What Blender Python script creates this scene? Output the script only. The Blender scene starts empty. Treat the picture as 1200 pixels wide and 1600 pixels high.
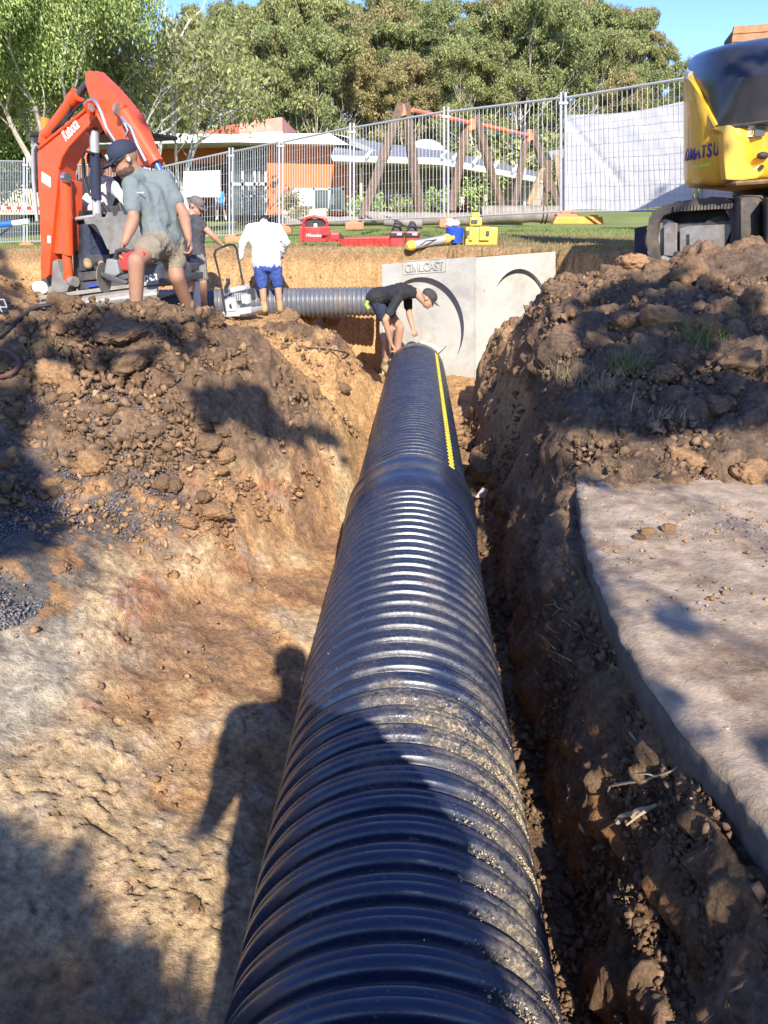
import bpy, bmesh, math, random
import numpy as np
from mathutils import Vector, Matrix, Quaternion
R = math.radians
scene = bpy.context.scene
random.seed(7); rng = np.random.default_rng(7)
COL = scene.collection

# ------------------------------------------------------------------ camera, sky, sun, exposure
CAMZ = 2.1; PITCH = 20.71; F = 1190.0
cam = bpy.data.cameras.new('camera'); camo = bpy.data.objects.new('camera', cam); COL.objects.link(camo)
camo.location = (0, 0, CAMZ); camo.rotation_euler = (R(90 - PITCH), 0, 0)
cam.sensor_fit = 'VERTICAL'; cam.sensor_height = 36; cam.lens = 36 * F / 1600
cam.clip_start = 0.02; cam.clip_end = 2000
scene.camera = camo
SUN_EL, SUN_AZ = 33.0, 172.4          # azimuth clockwise from +Y, toward the sun
SUNV = Vector((math.sin(R(SUN_AZ)) * math.cos(R(SUN_EL)), math.cos(R(SUN_AZ)) * math.cos(R(SUN_EL)), math.sin(R(SUN_EL))))
w = bpy.data.worlds.new('World'); scene.world = w; w.use_nodes = True
nt = w.node_tree; nt.nodes.clear()
sky = nt.nodes.new('ShaderNodeTexSky'); sky.sky_type = 'NISHITA'; sky.sun_disc = False
sky.sun_elevation = R(SUN_EL); sky.sun_rotation = R(SUN_AZ); sky.ozone_density = 5.5; sky.dust_density = 0.25; sky.air_density = 1.0; sky.altitude = 300
bg = nt.nodes.new('ShaderNodeBackground'); bg.inputs[1].default_value = 0.15
wo = nt.nodes.new('ShaderNodeOutputWorld')
hs = nt.nodes.new('ShaderNodeHueSaturation'); hs.inputs['Saturation'].default_value = 1.1; hs.inputs['Hue'].default_value = 0.516; nt.links.new(sky.outputs[0], hs.inputs['Color']); nt.links.new(hs.outputs[0], bg.inputs[0]); nt.links.new(bg.outputs[0], wo.inputs[0])
sl = bpy.data.lights.new('sun', 'SUN'); sl.energy = 4.4; sl.angle = R(0.53); sl.color = (1.0, 0.93, 0.83)
slo = bpy.data.objects.new('sun', sl); COL.objects.link(slo); slo.rotation_euler = (-SUNV).to_track_quat('-Z', 'Y').to_euler()
scene.view_settings.view_transform = 'Standard'; scene.view_settings.look = 'None'
scene.view_settings.exposure = 1.0; scene.view_settings.gamma = 1; scene.view_settings.use_curve_mapping = False
scene.render.engine = 'CYCLES'

# ------------------------------------------------------------------ projection helpers
SP, CP = math.sin(R(PITCH)), math.cos(R(PITCH))
def ray(px, py):
    a = (px - 600) / F; b = (800 - py) / F
    return Vector((a, CP + b * SP, -SP + b * CP))
def P(px, py, d):                       # point on vertical plane y = d
    r = ray(px, py); t = d / r.y
    return Vector((r.x * t, d, CAMZ + r.z * t))
def PZ(px, py, z):
    r = ray(px, py); t = (z - CAMZ) / r.z
    return Vector((r.x * t, r.y * t, z))
def proj(x, y, z):
    dz = z - CAMZ; dep = y * CP - dz * SP; up = y * SP + dz * CP
    return 600 + F * x / dep, 800 - F * up / dep
class Plane:                            # vertical plane turned by yaw; right side nearer when yaw > 0
    def __init__(s, px, d, yaw):
        s.o = P(px, 350, d); y = R(yaw); s.n = Vector((math.sin(y), math.cos(y), 0)); s.u = Vector((math.cos(y), -math.sin(y), 0))
    def at(s, px, py, off=0.0):
        r = ray(px, py); c = Vector((0, 0, CAMZ)); q = s.o + s.n * off
        t = (q - c).dot(s.n) / r.dot(s.n)
        return c + r * t

# ------------------------------------------------------------------ numpy noise
_p = rng.permutation(256).astype(np.int64); _p = np.concatenate([_p, _p, _p])
_g = rng.normal(size=(256, 3)); _g /= np.linalg.norm(_g, axis=1)[:, None]
def pnoise(x, y, z):
    xi = np.floor(x).astype(np.int64); yi = np.floor(y).astype(np.int64); zi = np.floor(z).astype(np.int64)
    fx, fy, fz = x - xi, y - yi, z - zi
    u, v, ww = [f * f * f * (f * (f * 6 - 15) + 10) for f in (fx, fy, fz)]
    out = 0
    for a in (0, 1):
        for b in (0, 1):
            for c in (0, 1):
                h = _p[_p[_p[(xi + a) & 255] + ((yi + b) & 255)] + ((zi + c) & 255)]
                g = _g[h]
                dd = g[..., 0] * (fx - a) + g[..., 1] * (fy - b) + g[..., 2] * (fz - c)
                out = out + dd * (u if a else 1 - u) * (v if b else 1 - v) * (ww if c else 1 - ww)
    return out * 1.5
def fbm(x, y, z, o=4, g=0.5):
    s = 0; a = 1
    for i in range(o):
        s = s + a * pnoise(x, y, z); x = x * 2.03 + 7.1; y = y * 2.03 + 3.7; z = z * 2.03 + 1.3; a *= g
    return s
_j = rng.random((256, 3))
def worley(x, y, seed=0):
    xi = np.floor(x).astype(np.int64); yi = np.floor(y).astype(np.int64)
    f1 = np.full(x.shape, 9.0); f2 = np.full(x.shape, 9.0); idv = np.zeros(x.shape)
    for a in (-1, 0, 1):
        for b in (-1, 0, 1):
            h = _p[_p[(xi + a + seed * 17) & 255] + ((yi + b) & 255)]
            d = (xi + a + _j[h, 0] - x) ** 2 + (yi + b + _j[h, 1] - y) ** 2
            c = d < f1
            f2 = np.where(c, f1, np.minimum(f2, d)); idv = np.where(c, _j[h, 2], idv); f1 = np.where(c, d, f1)
    return np.sqrt(f1), np.sqrt(f2), idv
def ss(a, b, x):
    t = np.clip((x - a) / (b - a), 0, 1); return t * t * (3 - 2 * t)
def smax(a, b, k=0.12):
    h = np.clip(0.5 + 0.5 * (a - b) / k, 0, 1); return b * (1 - h) + a * h + k * h * (1 - h)

# ------------------------------------------------------------------ terrain height (metres)
def pipe_x(y): return -0.028 + 0.045 * y - 0.014 * np.exp(-((y - 2.8) / 1.3) ** 2)
def pipe_z(y): return np.interp(y, [-3, 0.9, 2.5, 4.3, 10.0], [0.39, 0.40, 0.425, 0.405, 0.30])
def H(x, y):
    x = np.asarray(x, float); y = np.asarray(y, float)
    xc = pipe_x(y)
    fl = 0.02 - 0.01 * np.clip(y - 5, 0, 5)
    uL = np.clip(xc - 0.40 - x, 0, 9)
    left = fl + 0.36 * uL + 0.09 * uL ** 2 * np.clip(uL, 0, 1)
    left = 1.35 - smax(1.35 - left, 0 * x, 0.4)
    bench = fl + (0.92 - fl) * ss(0.30, 1.05, uL - 0.12 * np.clip(y - 7, 0, 3))
    left = left * (1 - ss(4.6, 6.2, y)) + bench * ss(4.6, 6.2, y)
    cr = np.interp(x, [-4.5, -3.3, -2.5, -2.0, -1.3, -0.95, -0.55, -0.1], [1.12, 1.36, 1.56, 1.62, 1.57, 1.36, 0.92, 0.3])
    yc = np.interp(x, [-4, -2.4, -1.0, -0.2], [4.9, 5.1, 5.5, 6.3])
    dy = y - yc
    md = cr - np.where(dy < 0, 0.66, 0.75) * (np.sqrt(dy * dy + 0.06) - 0.245)
    left = smax(left, md, 0.15)
    cr2 = np.interp(x, [-2.6, -1.6, -1.0, -0.5, -0.1], [0.6, 1.0, 1.09, 0.95, 0.4])
    left = smax(left, cr2 - 0.7 * (np.sqrt((y - 8.6) ** 2 + 0.05) - 0.22), 0.1)
    # right side
    top = 0.78 + 0.0 * x
    yb_ = y + 0.10 * np.sin(5.1 * x + 1.0) + 0.07 * np.sin(11.7 * x)
    top = top + (0.17 + 0.195 * (y - 3.6)) * ss(3.05, 3.95, yb_)
    top = np.minimum(top, 1.66)
    xe = np.interp(y, [0, 3.3, 3.7, 4.8, 6.2, 7.3, 8.2, 8.6], [0.76, 0.80, 0.98, 1.13, 1.38, 1.5, 1.25, 1.2])
    xt = np.interp(y, [0, 1.0, 3.0, 4.0, 6, 7.6, 8.3, 9], [0.60, 0.60, 0.64, 0.70, 0.80, 0.86, 0.86, 0.9])
    q = np.clip((x - xt) / (xe - xt), 0, 1)
    sh = np.interp(y, [3, 4, 6], [0.0, 0.5, 1.0])
    prof = (q ** 0.75) * (1 - sh) + (0.15 * q + 0.85 * q * q * (3 - 2 * q)) * sh
    right = fl + (top - fl) * prof
    ter = fl + 0.40 * ss(0.57, 0.63, x) + (top - fl - 0.40) * ss(0.715, 0.78, x); tw_ = ss(0.55, 0.8, y) * (1 - ss(1.45, 1.8, y)); right = right * (1 - tw_) + ter * tw_
    right = right + np.clip(x - xe, 0, 3) * 0.12 * ss(3.6, 5, y) + 0.20 * np.exp(-((x - 3.0) / 1.0) ** 2 - ((y - 6.4) / 0.8) ** 2) + 0.10 * np.exp(-((x - 2.1) / 0.4) ** 2 - ((y - 5.2) / 0.7) ** 2)
    edge = 8.35 + 0.42 * np.clip(x - 0.85, -1, 2.4)
    drop = ss(0, 0.35, y - edge) * (1 - ss(2.5, 3.2, x))
    ridge = np.interp(x, [0.7, 0.9, 1.3, 1.7, 2.4, 3.5], [0.86, 0.92, 1.05, 1.26, 1.56, 1.75])
    right = np.where(y > 7.0, right * (1 - ss(7.0, 7.9, y)) + (fl + (ridge - fl) * ss(0.0, 0.35, x - xt)) * ss(7.0, 7.9, y), right)
    right = right * (1 - drop) + (0.05 + 0.0 * x) * drop
    z = np.where(x < xc, left, right)
    # far rim of the excavation
    yr = np.interp(x, [-9, -4, 0.9, 2.2, 2.9, 4], [11.2, 11.9, 12.0, 11.7, 10.2, 9.9]) + 0.12 * pnoise(x * 1.3, x * 0 + 3.3, x * 0)
    lawn = lawn_z(x, y)
    k = ss(0, 0.42, y - yr)
    z = z * (1 - k) + lawn * k
    kl = ss(-4.6, -6.2, x); z = z * (1 - kl) + np.maximum(z, 1.7) * kl
    kr = ss(3.6, 5.5, x) * ss(4, 7, y); z = z * (1 - kr) + 1.9 * kr
    return z
def lawn_z(x, y):
    z = 1.76 + 0.05 * (y - 12) * ss(-6, 4, x) - 0.022 * (y - 12) * ss(0, -8, x)
    z = np.where(y > 20, z * 0 + 2.15 + (y - 20) * 0.012, z) if False else z
    z = 1.76 + np.interp(y, [12, 16, 20, 34, 60, 2000], [0, 0.22, 0.25, 0.35, 2.0, 2.0]) * ss(-6, 3, x) + np.interp(y, [12, 19, 34, 60, 2000], [0, -0.12, 0.25, 2.0, 2.0]) * (1 - ss(-6, 3, x))
    return z
def hz(x, y): return float(H(np.array([x]), np.array([y]))[0])
_hx = np.arange(-9, 8, .03); _hy = np.arange(-4, 15, .03); _HG = H(*np.meshgrid(_hx, _hy))
def Hf(x, y):
    a = np.clip((x + 9) / .03, 0, len(_hx) - 1.01); b = np.clip((y + 4) / .03, 0, len(_hy) - 1.01); i = a.astype(int); j = b.astype(int); a = a - i; b = b - j
    return (_HG[j, i] * (1 - a) + _HG[j, i + 1] * a) * (1 - b) + (_HG[j + 1, i] * (1 - a) + _HG[j + 1, i + 1] * a) * b
def hits(px, py):
    px = np.asarray(px, float); py = np.asarray(py, float)
    a = (px - 600) / F; b = (800 - py) / F
    rx, ry, rz = a, CP + b * SP, -SP + b * CP
    T = np.full(px.shape, 0.4); done = np.zeros(px.shape, bool); act = np.arange(px.size)
    while len(act):
        t = T[act]; dz = CAMZ + rz[act] * t - Hf(rx[act] * t, ry[act] * t); c = dz < 0; done[act[c]] = True
        act = act[~c]; T[act] += np.clip(dz[~c] * .35, .012, .3); act = act[T[act] < 14]
    return np.stack([rx * T, ry * T, CAMZ + rz * T], -1), done
def hit(px, py):
    p, d = hits(np.array([px]), np.array([py])); return Vector(p[0])

# ------------------------------------------------------------------ materials
MATS = {}
def mat(name, color, rough=0.7, metal=0.0, noise=0.0, nscale=8.0, bump=0.0, bscale=40.0, spec=0.5, attr=None, dirt=None, dirt_amt=0.0, dirt_scale=3.0, island=0.0, trans=0.0, coat=0.0, emission=None):
    if name in MATS: return MATS[name]
    m = bpy.data.materials.new(name); m.use_nodes = True; MATS[name] = m
    n = m.node_tree.nodes; l = m.node_tree.links; b = n['Principled BSDF']
    b.inputs['Roughness'].default_value = rough; b.inputs['Metallic'].default_value = metal
    b.inputs['Specular IOR Level'].default_value = spec; b.inputs['Coat Weight'].default_value = coat
    tc = n.new('ShaderNodeTexCoord')
    rgb = n.new('ShaderNodeRGB'); rgb.outputs[0].default_value = (*color, 1); cur = rgb.outputs[0]
    if attr:
        at = n.new('ShaderNodeAttribute'); at.attribute_name = attr; cur = at.outputs['Color']
    def mixc(kind, fac, c1, c2):
        mx = n.new('ShaderNodeMix'); mx.data_type = 'RGBA'; mx.blend_type = kind
        if hasattr(fac, 'default_value') or hasattr(fac, 'links'): l.new(fac, mx.inputs[0])
        else: mx.inputs[0].default_value = fac
        l.new(c1, mx.inputs[6])
        if isinstance(c2, tuple): mx.inputs[7].default_value = (*c2, 1)
        else: l.new(c2, mx.inputs[7])
        return mx.outputs[2]
    if noise > 0:
        nz = n.new('ShaderNodeTexNoise'); nz.inputs['Scale'].default_value = nscale; nz.inputs['Detail'].default_value = 8; nz.inputs['Roughness'].default_value = 0.65
        l.new(tc.outputs['Object'], nz.inputs['Vector'])
        mr = n.new('ShaderNodeMapRange'); mr.inputs[1].default_value = 0.28; mr.inputs[2].default_value = 0.72
        mr.inputs[3].default_value = 1 - noise; mr.inputs[4].default_value = 1 + noise; l.new(nz.outputs[0], mr.inputs[0])
        cur = mixc('MULTIPLY', 1.0, cur, mr.outputs[0])
    if island > 0:
        g = n.new('ShaderNodeNewGeometry'); mr = n.new('ShaderNodeMapRange'); mr.inputs[3].default_value = 1 - island; mr.inputs[4].default_value = 1 + island
        l.new(g.outputs['Random Per Island'], mr.inputs[0]); cur = mixc('MULTIPLY', 1.0, cur, mr.outputs[0])
    if dirt:
        nz = n.new('ShaderNodeTexNoise'); nz.inputs['Scale'].default_value = dirt_scale; nz.inputs['Detail'].default_value = 10; nz.inputs['Roughness'].default_value = 0.7
        l.new(tc.outputs['Object'], nz.inputs['Vector'])
        mr = n.new('ShaderNodeMapRange'); mr.inputs[1].default_value = 0.5 - 0.02; mr.inputs[2].default_value = 0.66; mr.inputs[4].default_value = dirt_amt
        l.new(nz.outputs[0], mr.inputs[0]); cur = mixc('MIX', mr.outputs[0], cur, dirt)
    l.new(cur, b.inputs['Base Color'])
    if bump > 0:
        nz = n.new('ShaderNodeTexNoise'); nz.inputs['Scale'].default_value = bscale; nz.inputs['Detail'].default_value = 9; nz.inputs['Roughness'].default_value = 0.7
        l.new(tc.outputs['Object'], nz.inputs['Vector'])
        bp = n.new('ShaderNodeBump'); bp.inputs['Strength'].default_value = 1; bp.inputs['Distance'].default_value = bump
        l.new(nz.outputs[0], bp.inputs['Height']); l.new(bp.outputs[0], b.inputs['Normal'])
    if trans > 0:
        tr = n.new('ShaderNodeBsdfTranslucent'); l.new(cur, tr.inputs[0]); mx = n.new('ShaderNodeMixShader'); mx.inputs[0].default_value = trans
        l.new(b.outputs[0], mx.inputs[1]); l.new(tr.outputs[0], mx.inputs[2]); l.new(mx.outputs[0], n['Material Output'].inputs[0])
    return m
M_SOIL = mat('soil', (0.2, 0.15, 0.1), 0.95, attr='tint', noise=0.55, nscale=34, bump=0.016, bscale=75, spec=0.15)
M_CLOD = mat('clod_soil', (0.20, 0.125, 0.072), 0.95, noise=0.5, nscale=9, bump=0.01, bscale=40, spec=0.12, island=0.3)
M_CLODC = mat('clod_clay', (0.33, 0.195, 0.10), 0.95, noise=0.45, nscale=9, bump=0.01, bscale=40, spec=0.12, island=0.3)
M_STONE = mat('grey_stone', (0.27, 0.26, 0.25), 0.85, noise=0.4, nscale=10, bump=0.004, bscale=60, spec=0.3, island=0.45)
M_SLAB = mat('worn_concrete_dust', (0.41, 0.31, 0.215), 0.92, noise=0.5, nscale=7, bump=0.008, bscale=60, spec=0.2, dirt=(0.20, 0.13, 0.08), dirt_amt=1.0, dirt_scale=3.4)
M_SLABE = mat('asphalt_edge', (0.14, 0.122, 0.105), 0.9, noise=0.3, nscale=30, bump=0.004, bscale=90, spec=0.2)
M_CONC = mat('precast_concrete', (0.45, 0.435, 0.39), 0.85, noise=0.13, nscale=2.2, bump=0.002, bscale=50, spec=0.2, dirt=(0.27, 0.25, 0.22), dirt_amt=0.6, dirt_scale=1.8)
M_GRASS = mat('lawn_grass', (0.12, 0.16, 0.035), 0.9, attr='tint', noise=0.35, nscale=14, bump=0.03, bscale=30, spec=0.15)
M_BLADE = mat('grass_blade', (0.13, 0.17, 0.045), 0.8, attr='tint', island=0.45, spec=0.15, trans=0.25)
M_STRAW = mat('dry_grass', (0.30, 0.24, 0.12), 0.9, island=0.4, spec=0.1)
M_ORANGE = mat('orange_machine_paint', (0.74, 0.085, 0.022), 0.38, noise=0.1, nscale=3, coat=0.2, dirt=(0.33, 0.12, 0.06), dirt_amt=0.45, dirt_scale=4)
M_YEL = mat('yellow_machine_paint', (0.72, 0.40, 0.022), 0.38, noise=0.10, nscale=3, coat=0.25, dirt=(0.34, 0.23, 0.09), dirt_amt=0.45, dirt_scale=2.5)
M_HOOD = mat('black_hood_paint', (0.02, 0.022, 0.028), 0.3, noise=0.15, nscale=4, coat=0.3, dirt=(0.12, 0.11, 0.1), dirt_amt=0.15)
M_DGREY = mat('dark_grey_paint', (0.055, 0.06, 0.07), 0.5, noise=0.2, nscale=6, dirt=(0.2, 0.15, 0.1), dirt_amt=0.5, dirt_scale=5)
M_BLK = mat('black_rubber', (0.018, 0.018, 0.02), 0.65, noise=0.25, nscale=10, dirt=(0.13, 0.1, 0.07), dirt_amt=0.35, dirt_scale=6)
M_TRK = mat('muddy_rubber_track', (0.07, 0.062, 0.055), 0.85, noise=0.35, nscale=5, bump=0.004, bscale=30, dirt=(0.2, 0.145, 0.09), dirt_amt=0.7, dirt_scale=4)
M_STL = mat('worn_steel', (0.30, 0.28, 0.25), 0.55, metal=0.35, noise=0.25, nscale=9, bump=0.002, bscale=30, dirt=(0.2, 0.14, 0.09), dirt_amt=0.7, dirt_scale=5)
M_GALV = mat('galvanised_tube', (0.52, 0.53, 0.54), 0.45, metal=0.45, noise=0.12, nscale=20)
M_CHR = mat('bright_steel', (0.7, 0.7, 0.7), 0.25, metal=0.9, noise=0.05)
M_WHT = mat('white_paint', (0.78, 0.78, 0.76), 0.55, noise=0.06, nscale=3)
M_SHIRTW = mat('white_cotton', (0.66, 0.64, 0.63), 0.9, noise=0.08, nscale=12, bump=0.003, bscale=25, dirt=(0.55, 0.5, 0.44), dirt_amt=0.3, dirt_scale=6)
M_SHIRTG = mat('grey_green_jersey', (0.155, 0.185, 0.185), 0.9, noise=0.1, nscale=12, bump=0.002, bscale=60)
M_SHIRTB = mat('black_jersey', (0.022, 0.022, 0.025), 0.85, noise=0.2, nscale=12, bump=0.003, bscale=25)
M_SHIRTD = mat('charcoal_jersey', (0.055, 0.055, 0.062), 0.9, noise=0.2, nscale=12)
M_SHORTK = mat('stone_shorts', (0.25, 0.205, 0.15), 0.92, noise=0.2, nscale=10, bump=0.003, bscale=30, dirt=(0.16, 0.12, 0.08), dirt_amt=0.6, dirt_scale=7)
M_SHORTG = mat('grey_shorts', (0.21, 0.19, 0.175), 0.92, noise=0.15, nscale=10, bump=0.003, bscale=30)
M_SHORTB = mat('blue_shorts', (0.045, 0.085, 0.31), 0.9, noise=0.15, nscale=10, bump=0.003, bscale=30)
M_NAVY = mat('navy_cloth', (0.022, 0.028, 0.055), 0.85, noise=0.15, nscale=10)
M_BLUEV = mat('blue_grey_vest', (0.16, 0.19, 0.30), 0.9, noise=0.15, nscale=10)
M_SKIN = mat('skin', (0.46, 0.255, 0.165), 0.55, noise=0.12, nscale=12, spec=0.35)
M_SKIN2 = mat('tanned_skin', (0.34, 0.18, 0.115), 0.55, noise=0.15, nscale=12, spec=0.35)
M_HAIR = mat('dark_hair', (0.02, 0.014, 0.01), 0.6, noise=0.3, nscale=60, bump=0.004, bscale=90)
M_BOOT = mat('tan_boot', (0.33, 0.24, 0.12), 0.85, noise=0.2, nscale=12)
M_PIPE2 = mat('grey_corrugated_plastic', (0.115, 0.125, 0.145), 0.42, noise=0.15, nscale=6, dirt=(0.3, 0.2, 0.11), dirt_amt=0.3, dirt_scale=3)
M_RED = mat('red_plastic', (0.55, 0.03, 0.03), 0.45, noise=0.12, nscale=8, dirt=(0.3, 0.12, 0.08), dirt_amt=0.4)
M_REDO = mat('orange_plastic', (0.78, 0.20, 0.09), 0.6, noise=0.15, nscale=8, dirt=(0.4, 0.25, 0.15), dirt_amt=0.5)
M_YPL = mat('yellow_plastic', (0.78, 0.50, 0.07), 0.5, noise=0.1, nscale=8, dirt=(0.45, 0.3, 0.1), dirt_amt=0.4)
M_BLUE = mat('blue_plastic', (0.02, 0.08, 0.55), 0.4, noise=0.08)
M_SWB = mat('blue_clamp', (0.03, 0.13, 0.6), 0.5)
M_WOOD = mat('weathered_timber', (0.16, 0.105, 0.072), 0.9, noise=0.4, nscale=9, bump=0.006, bscale=25)
M_WOODL = mat('pale_timber', (0.36, 0.25, 0.14), 0.85, noise=0.3, nscale=9, bump=0.004, bscale=25)
M_CEDAR = mat('cedar_board', (0.40, 0.20, 0.09), 0.75, noise=0.3, nscale=7)
M_BWALL = mat('orange_rendered_wall', (0.62, 0.165, 0.055), 0.85, noise=0.08, nscale=1)
M_CREAM = mat('cream_wall', (0.58, 0.51, 0.36), 0.85, noise=0.06, nscale=1)
M_BEIGE = mat('beige_soffit', (0.55, 0.48, 0.38), 0.85, noise=0.06, nscale=1)
M_GLASS = mat('window_glass', (0.05, 0.06, 0.07), 0.08, spec=0.8)
M_FRAME = mat('grey_window_frame', (0.45, 0.46, 0.46), 0.5)
M_ROOFR = mat('red_roof_sheet', (0.50, 0.10, 0.06), 0.7, noise=0.15, nscale=1)
M_ROOFG = mat('grey_roof_sheet', (0.22, 0.22, 0.22), 0.5, noise=0.1, nscale=1)
M_BARK = mat('pale_bark', (0.52, 0.46, 0.38), 0.9, noise=0.35, nscale=0.9, dirt=(0.16, 0.12, 0.09), dirt_amt=0.8, dirt_scale=0.5)
M_BARKW = mat('white_bark', (0.55, 0.52, 0.46), 0.9, noise=0.25, nscale=2)
def leafmat(n, c): return mat(n, c, 0.6, island=0.5, spec=0.3, trans=0.28, noise=0.3, nscale=0.35)
M_LEAF = [leafmat('gum_leaf_olive', (0.30, 0.31, 0.12)), leafmat('gum_leaf_brown', (0.35, 0.30, 0.13)), leafmat('gum_leaf_green', (0.26, 0.29, 0.11)), leafmat('willow_leaf', (0.36, 0.44, 0.15)), leafmat('bright_leaf', (0.15, 0.30, 0.055))]
M_ROOT = mat('pale_root', (0.42, 0.34, 0.22), 0.9, noise=0.2)
M_ROOTD = mat('dark_root', (0.12, 0.085, 0.055), 0.95)
M_CLOTH = mat('white_shade_cloth', (0.70, 0.70, 0.71), 0.8, noise=0.06, nscale=2, trans=0.25, dirt=(0.5, 0.46, 0.42), dirt_amt=0.35, dirt_scale=1.5)
M_WHITEC = mat('white_engine_casting', (0.60, 0.61, 0.60), 0.5, metal=0.2, noise=0.2, nscale=20)

# ------------------------------------------------------------------ object helpers
def tag(o, label=None, cat=None, group=None, kind=None):
    if label: o['label'] = label
    if cat: o['category'] = cat
    if group: o['group'] = group
    if kind: o['kind'] = kind
    return o
def empty(name, loc, label=None, cat=None, group=None, rz=0):
    o = bpy.data.objects.new(name, None); COL.objects.link(o); o.location = loc; o.rotation_euler = (0, 0, rz); o.empty_display_size = 0.1
    return tag(o, label, cat, group)
def link(name, me, m=None, parent=None, smooth=False):
    if m is not None and not me.materials: me.materials.append(m)
    o = bpy.data.objects.new(name, me); COL.objects.link(o)
    if parent is not None:
        o.parent = parent
        if parent.type == 'EMPTY' or parent.parent is None:
            o.matrix_parent_inverse = parent_world(parent).inverted()
        else: o.matrix_parent_inverse = parent_world(parent).inverted()
    if smooth: me.polygons.foreach_set('use_smooth', np.ones(len(me.polygons), bool))
    return o
def parent_world(o):
    m = Matrix.LocRotScale(o.location, o.rotation_euler, o.scale)
    if o.parent: return parent_world(o.parent) @ o.matrix_parent_inverse @ m
    return m
def np_mesh(name, V, Fq):
    V = np.asarray(V, np.float32); Fq = np.asarray(Fq, np.int32)
    me = bpy.data.meshes.new(name); k = Fq.shape[1]
    me.vertices.add(len(V)); me.vertices.foreach_set('co', V.ravel())
    me.loops.add(Fq.size); me.loops.foreach_set('vertex_index', Fq.ravel())
    me.polygons.add(len(Fq)); me.polygons.foreach_set('loop_start', np.arange(0, Fq.size, k, dtype=np.int32))
    me.polygons.foreach_set('loop_total', np.full(len(Fq), k, np.int32)); me.update(calc_edges=True)
    return me
class MB:                               # mesh builder in world space
    def __init__(s): s.v = []; s.f = []
    def add(s, vs, fs):
        b = len(s.v); s.v += [tuple(v) for v in vs]; s.f += [tuple(i + b for i in f) for f in fs]; return s
    def box(s, c, size, rot=None):
        c = Vector(c); hx, hy, hz_ = [q / 2 for q in size]; m = rot if rot is not None else Matrix.Identity(3)
        vs = [c + m @ Vector((a * hx, b * hy, d * hz_)) for a, b, d in ((-1,-1,-1),(1,-1,-1),(1,1,-1),(-1,1,-1),(-1,-1,1),(1,-1,1),(1,1,1),(-1,1,1))]
        return s.add(vs, [(3,2,1,0),(4,5,6,7),(0,1,5,4),(1,2,6,5),(2,3,7,6),(3,0,4,7)])
    def tube(s, pts, rad, n=8, cap=True):
        pts = [Vector(p) for p in pts]; rs = rad if isinstance(rad, (list, tuple)) else [rad] * len(pts); rings = []
        up = Vector((0, 0, 1)); t0 = (pts[1] - pts[0]).normalized()
        if abs(t0.dot(up)) > 0.9: up = Vector((1, 0, 0))
        a = t0.cross(up).normalized(); vs = []
        for i, p in enumerate(pts):
            t = (pts[min(i + 1, len(pts) - 1)] - pts[max(i - 1, 0)]).normalized()
            a = (a - t * a.dot(t)); a = a.normalized() if a.length > 1e-6 else t.orthogonal().normalized()
            b = t.cross(a)
            vs += [p + (a * math.cos(2 * math.pi * k / n) + b * math.sin(2 * math.pi * k / n)) * rs[i] for k in range(n)]
        fs = []
        for i in range(len(pts) - 1):
            for k in range(n):
                fs.append((i * n + k, i * n + (k + 1) % n, (i + 1) * n + (k + 1) % n, (i + 1) * n + k))
        if cap: fs.append(tuple(reversed(range(n)))); fs.append(tuple((len(pts) - 1) * n + k for k in range(n)))
        return s.add(vs, fs)
    def prism(s, poly, ext):            # polygon of world points extruded along ext
        poly = [Vector(p) for p in poly]; ext = Vector(ext); n = len(poly)
        nn = Vector((0, 0, 0))
        for i in range(n): nn += poly[i].cross(poly[(i + 1) % n])
        if nn.dot(ext) > 0: poly = poly[::-1]
        vs = poly + [p + ext for p in poly]
        fs = [tuple(range(n)), tuple(reversed(range(n, 2 * n)))] + [(i, n + i, n + (i + 1) % n, (i + 1) % n) for i in range(n)]
        return s.add(vs, fs)
    def ell(s, c, r, nu=12, nv=8, rot=None):
        c = Vector(c); m = rot if rot is not None else Matrix.Identity(3); vs = []; fs = []
        r = r if isinstance(r, (tuple, list)) else (r, r, r)
        for j in range(nv + 1):
            th = math.pi * j / nv
            for i in range(nu):
                ph = 2 * math.pi * i / nu
                vs.append(c + m @ Vector((r[0] * math.sin(th) * math.cos(ph), r[1] * math.sin(th) * math.sin(ph), r[2] * math.cos(th))))
        for j in range(nv):
            for i in range(nu): fs.append((j * nu + i, (j + 1) * nu + i, (j + 1) * nu + (i + 1) % nu, j * nu + (i + 1) % nu))
        return s.add(vs, fs)
    def mesh(s, name='m'):
        me = bpy.data.meshes.new(name); me.from_pydata(s.v, [], s.f); me.update(); return me
    def build(s, name, m, parent=None, bevel=0.0, smooth=False):
        me = s.mesh(name)
        bm = bmesh.new(); bm.from_mesh(me)
        if smooth or bevel: bmesh.ops.remove_doubles(bm, verts=bm.verts, dist=1e-5)
        bmesh.ops.recalc_face_normals(bm, faces=bm.faces)
        if bevel > 0:
            ed = [e for e in bm.edges if len(e.link_faces) == 2 and e.calc_face_angle(0) > 0.5]
            bmesh.ops.bevel(bm, geom=ed, offset=bevel, segments=2, affect='EDGES', profile=0.6, clamp_overlap=True)
        bm.to_mesh(me); bm.free()
        if smooth:
            me.polygons.foreach_set('use_smooth', np.ones(len(me.polygons), bool))
            try: me.set_sharp_from_angle(angle=R(40))
            except Exception: pass
        return link(name, me, m, parent)
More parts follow.
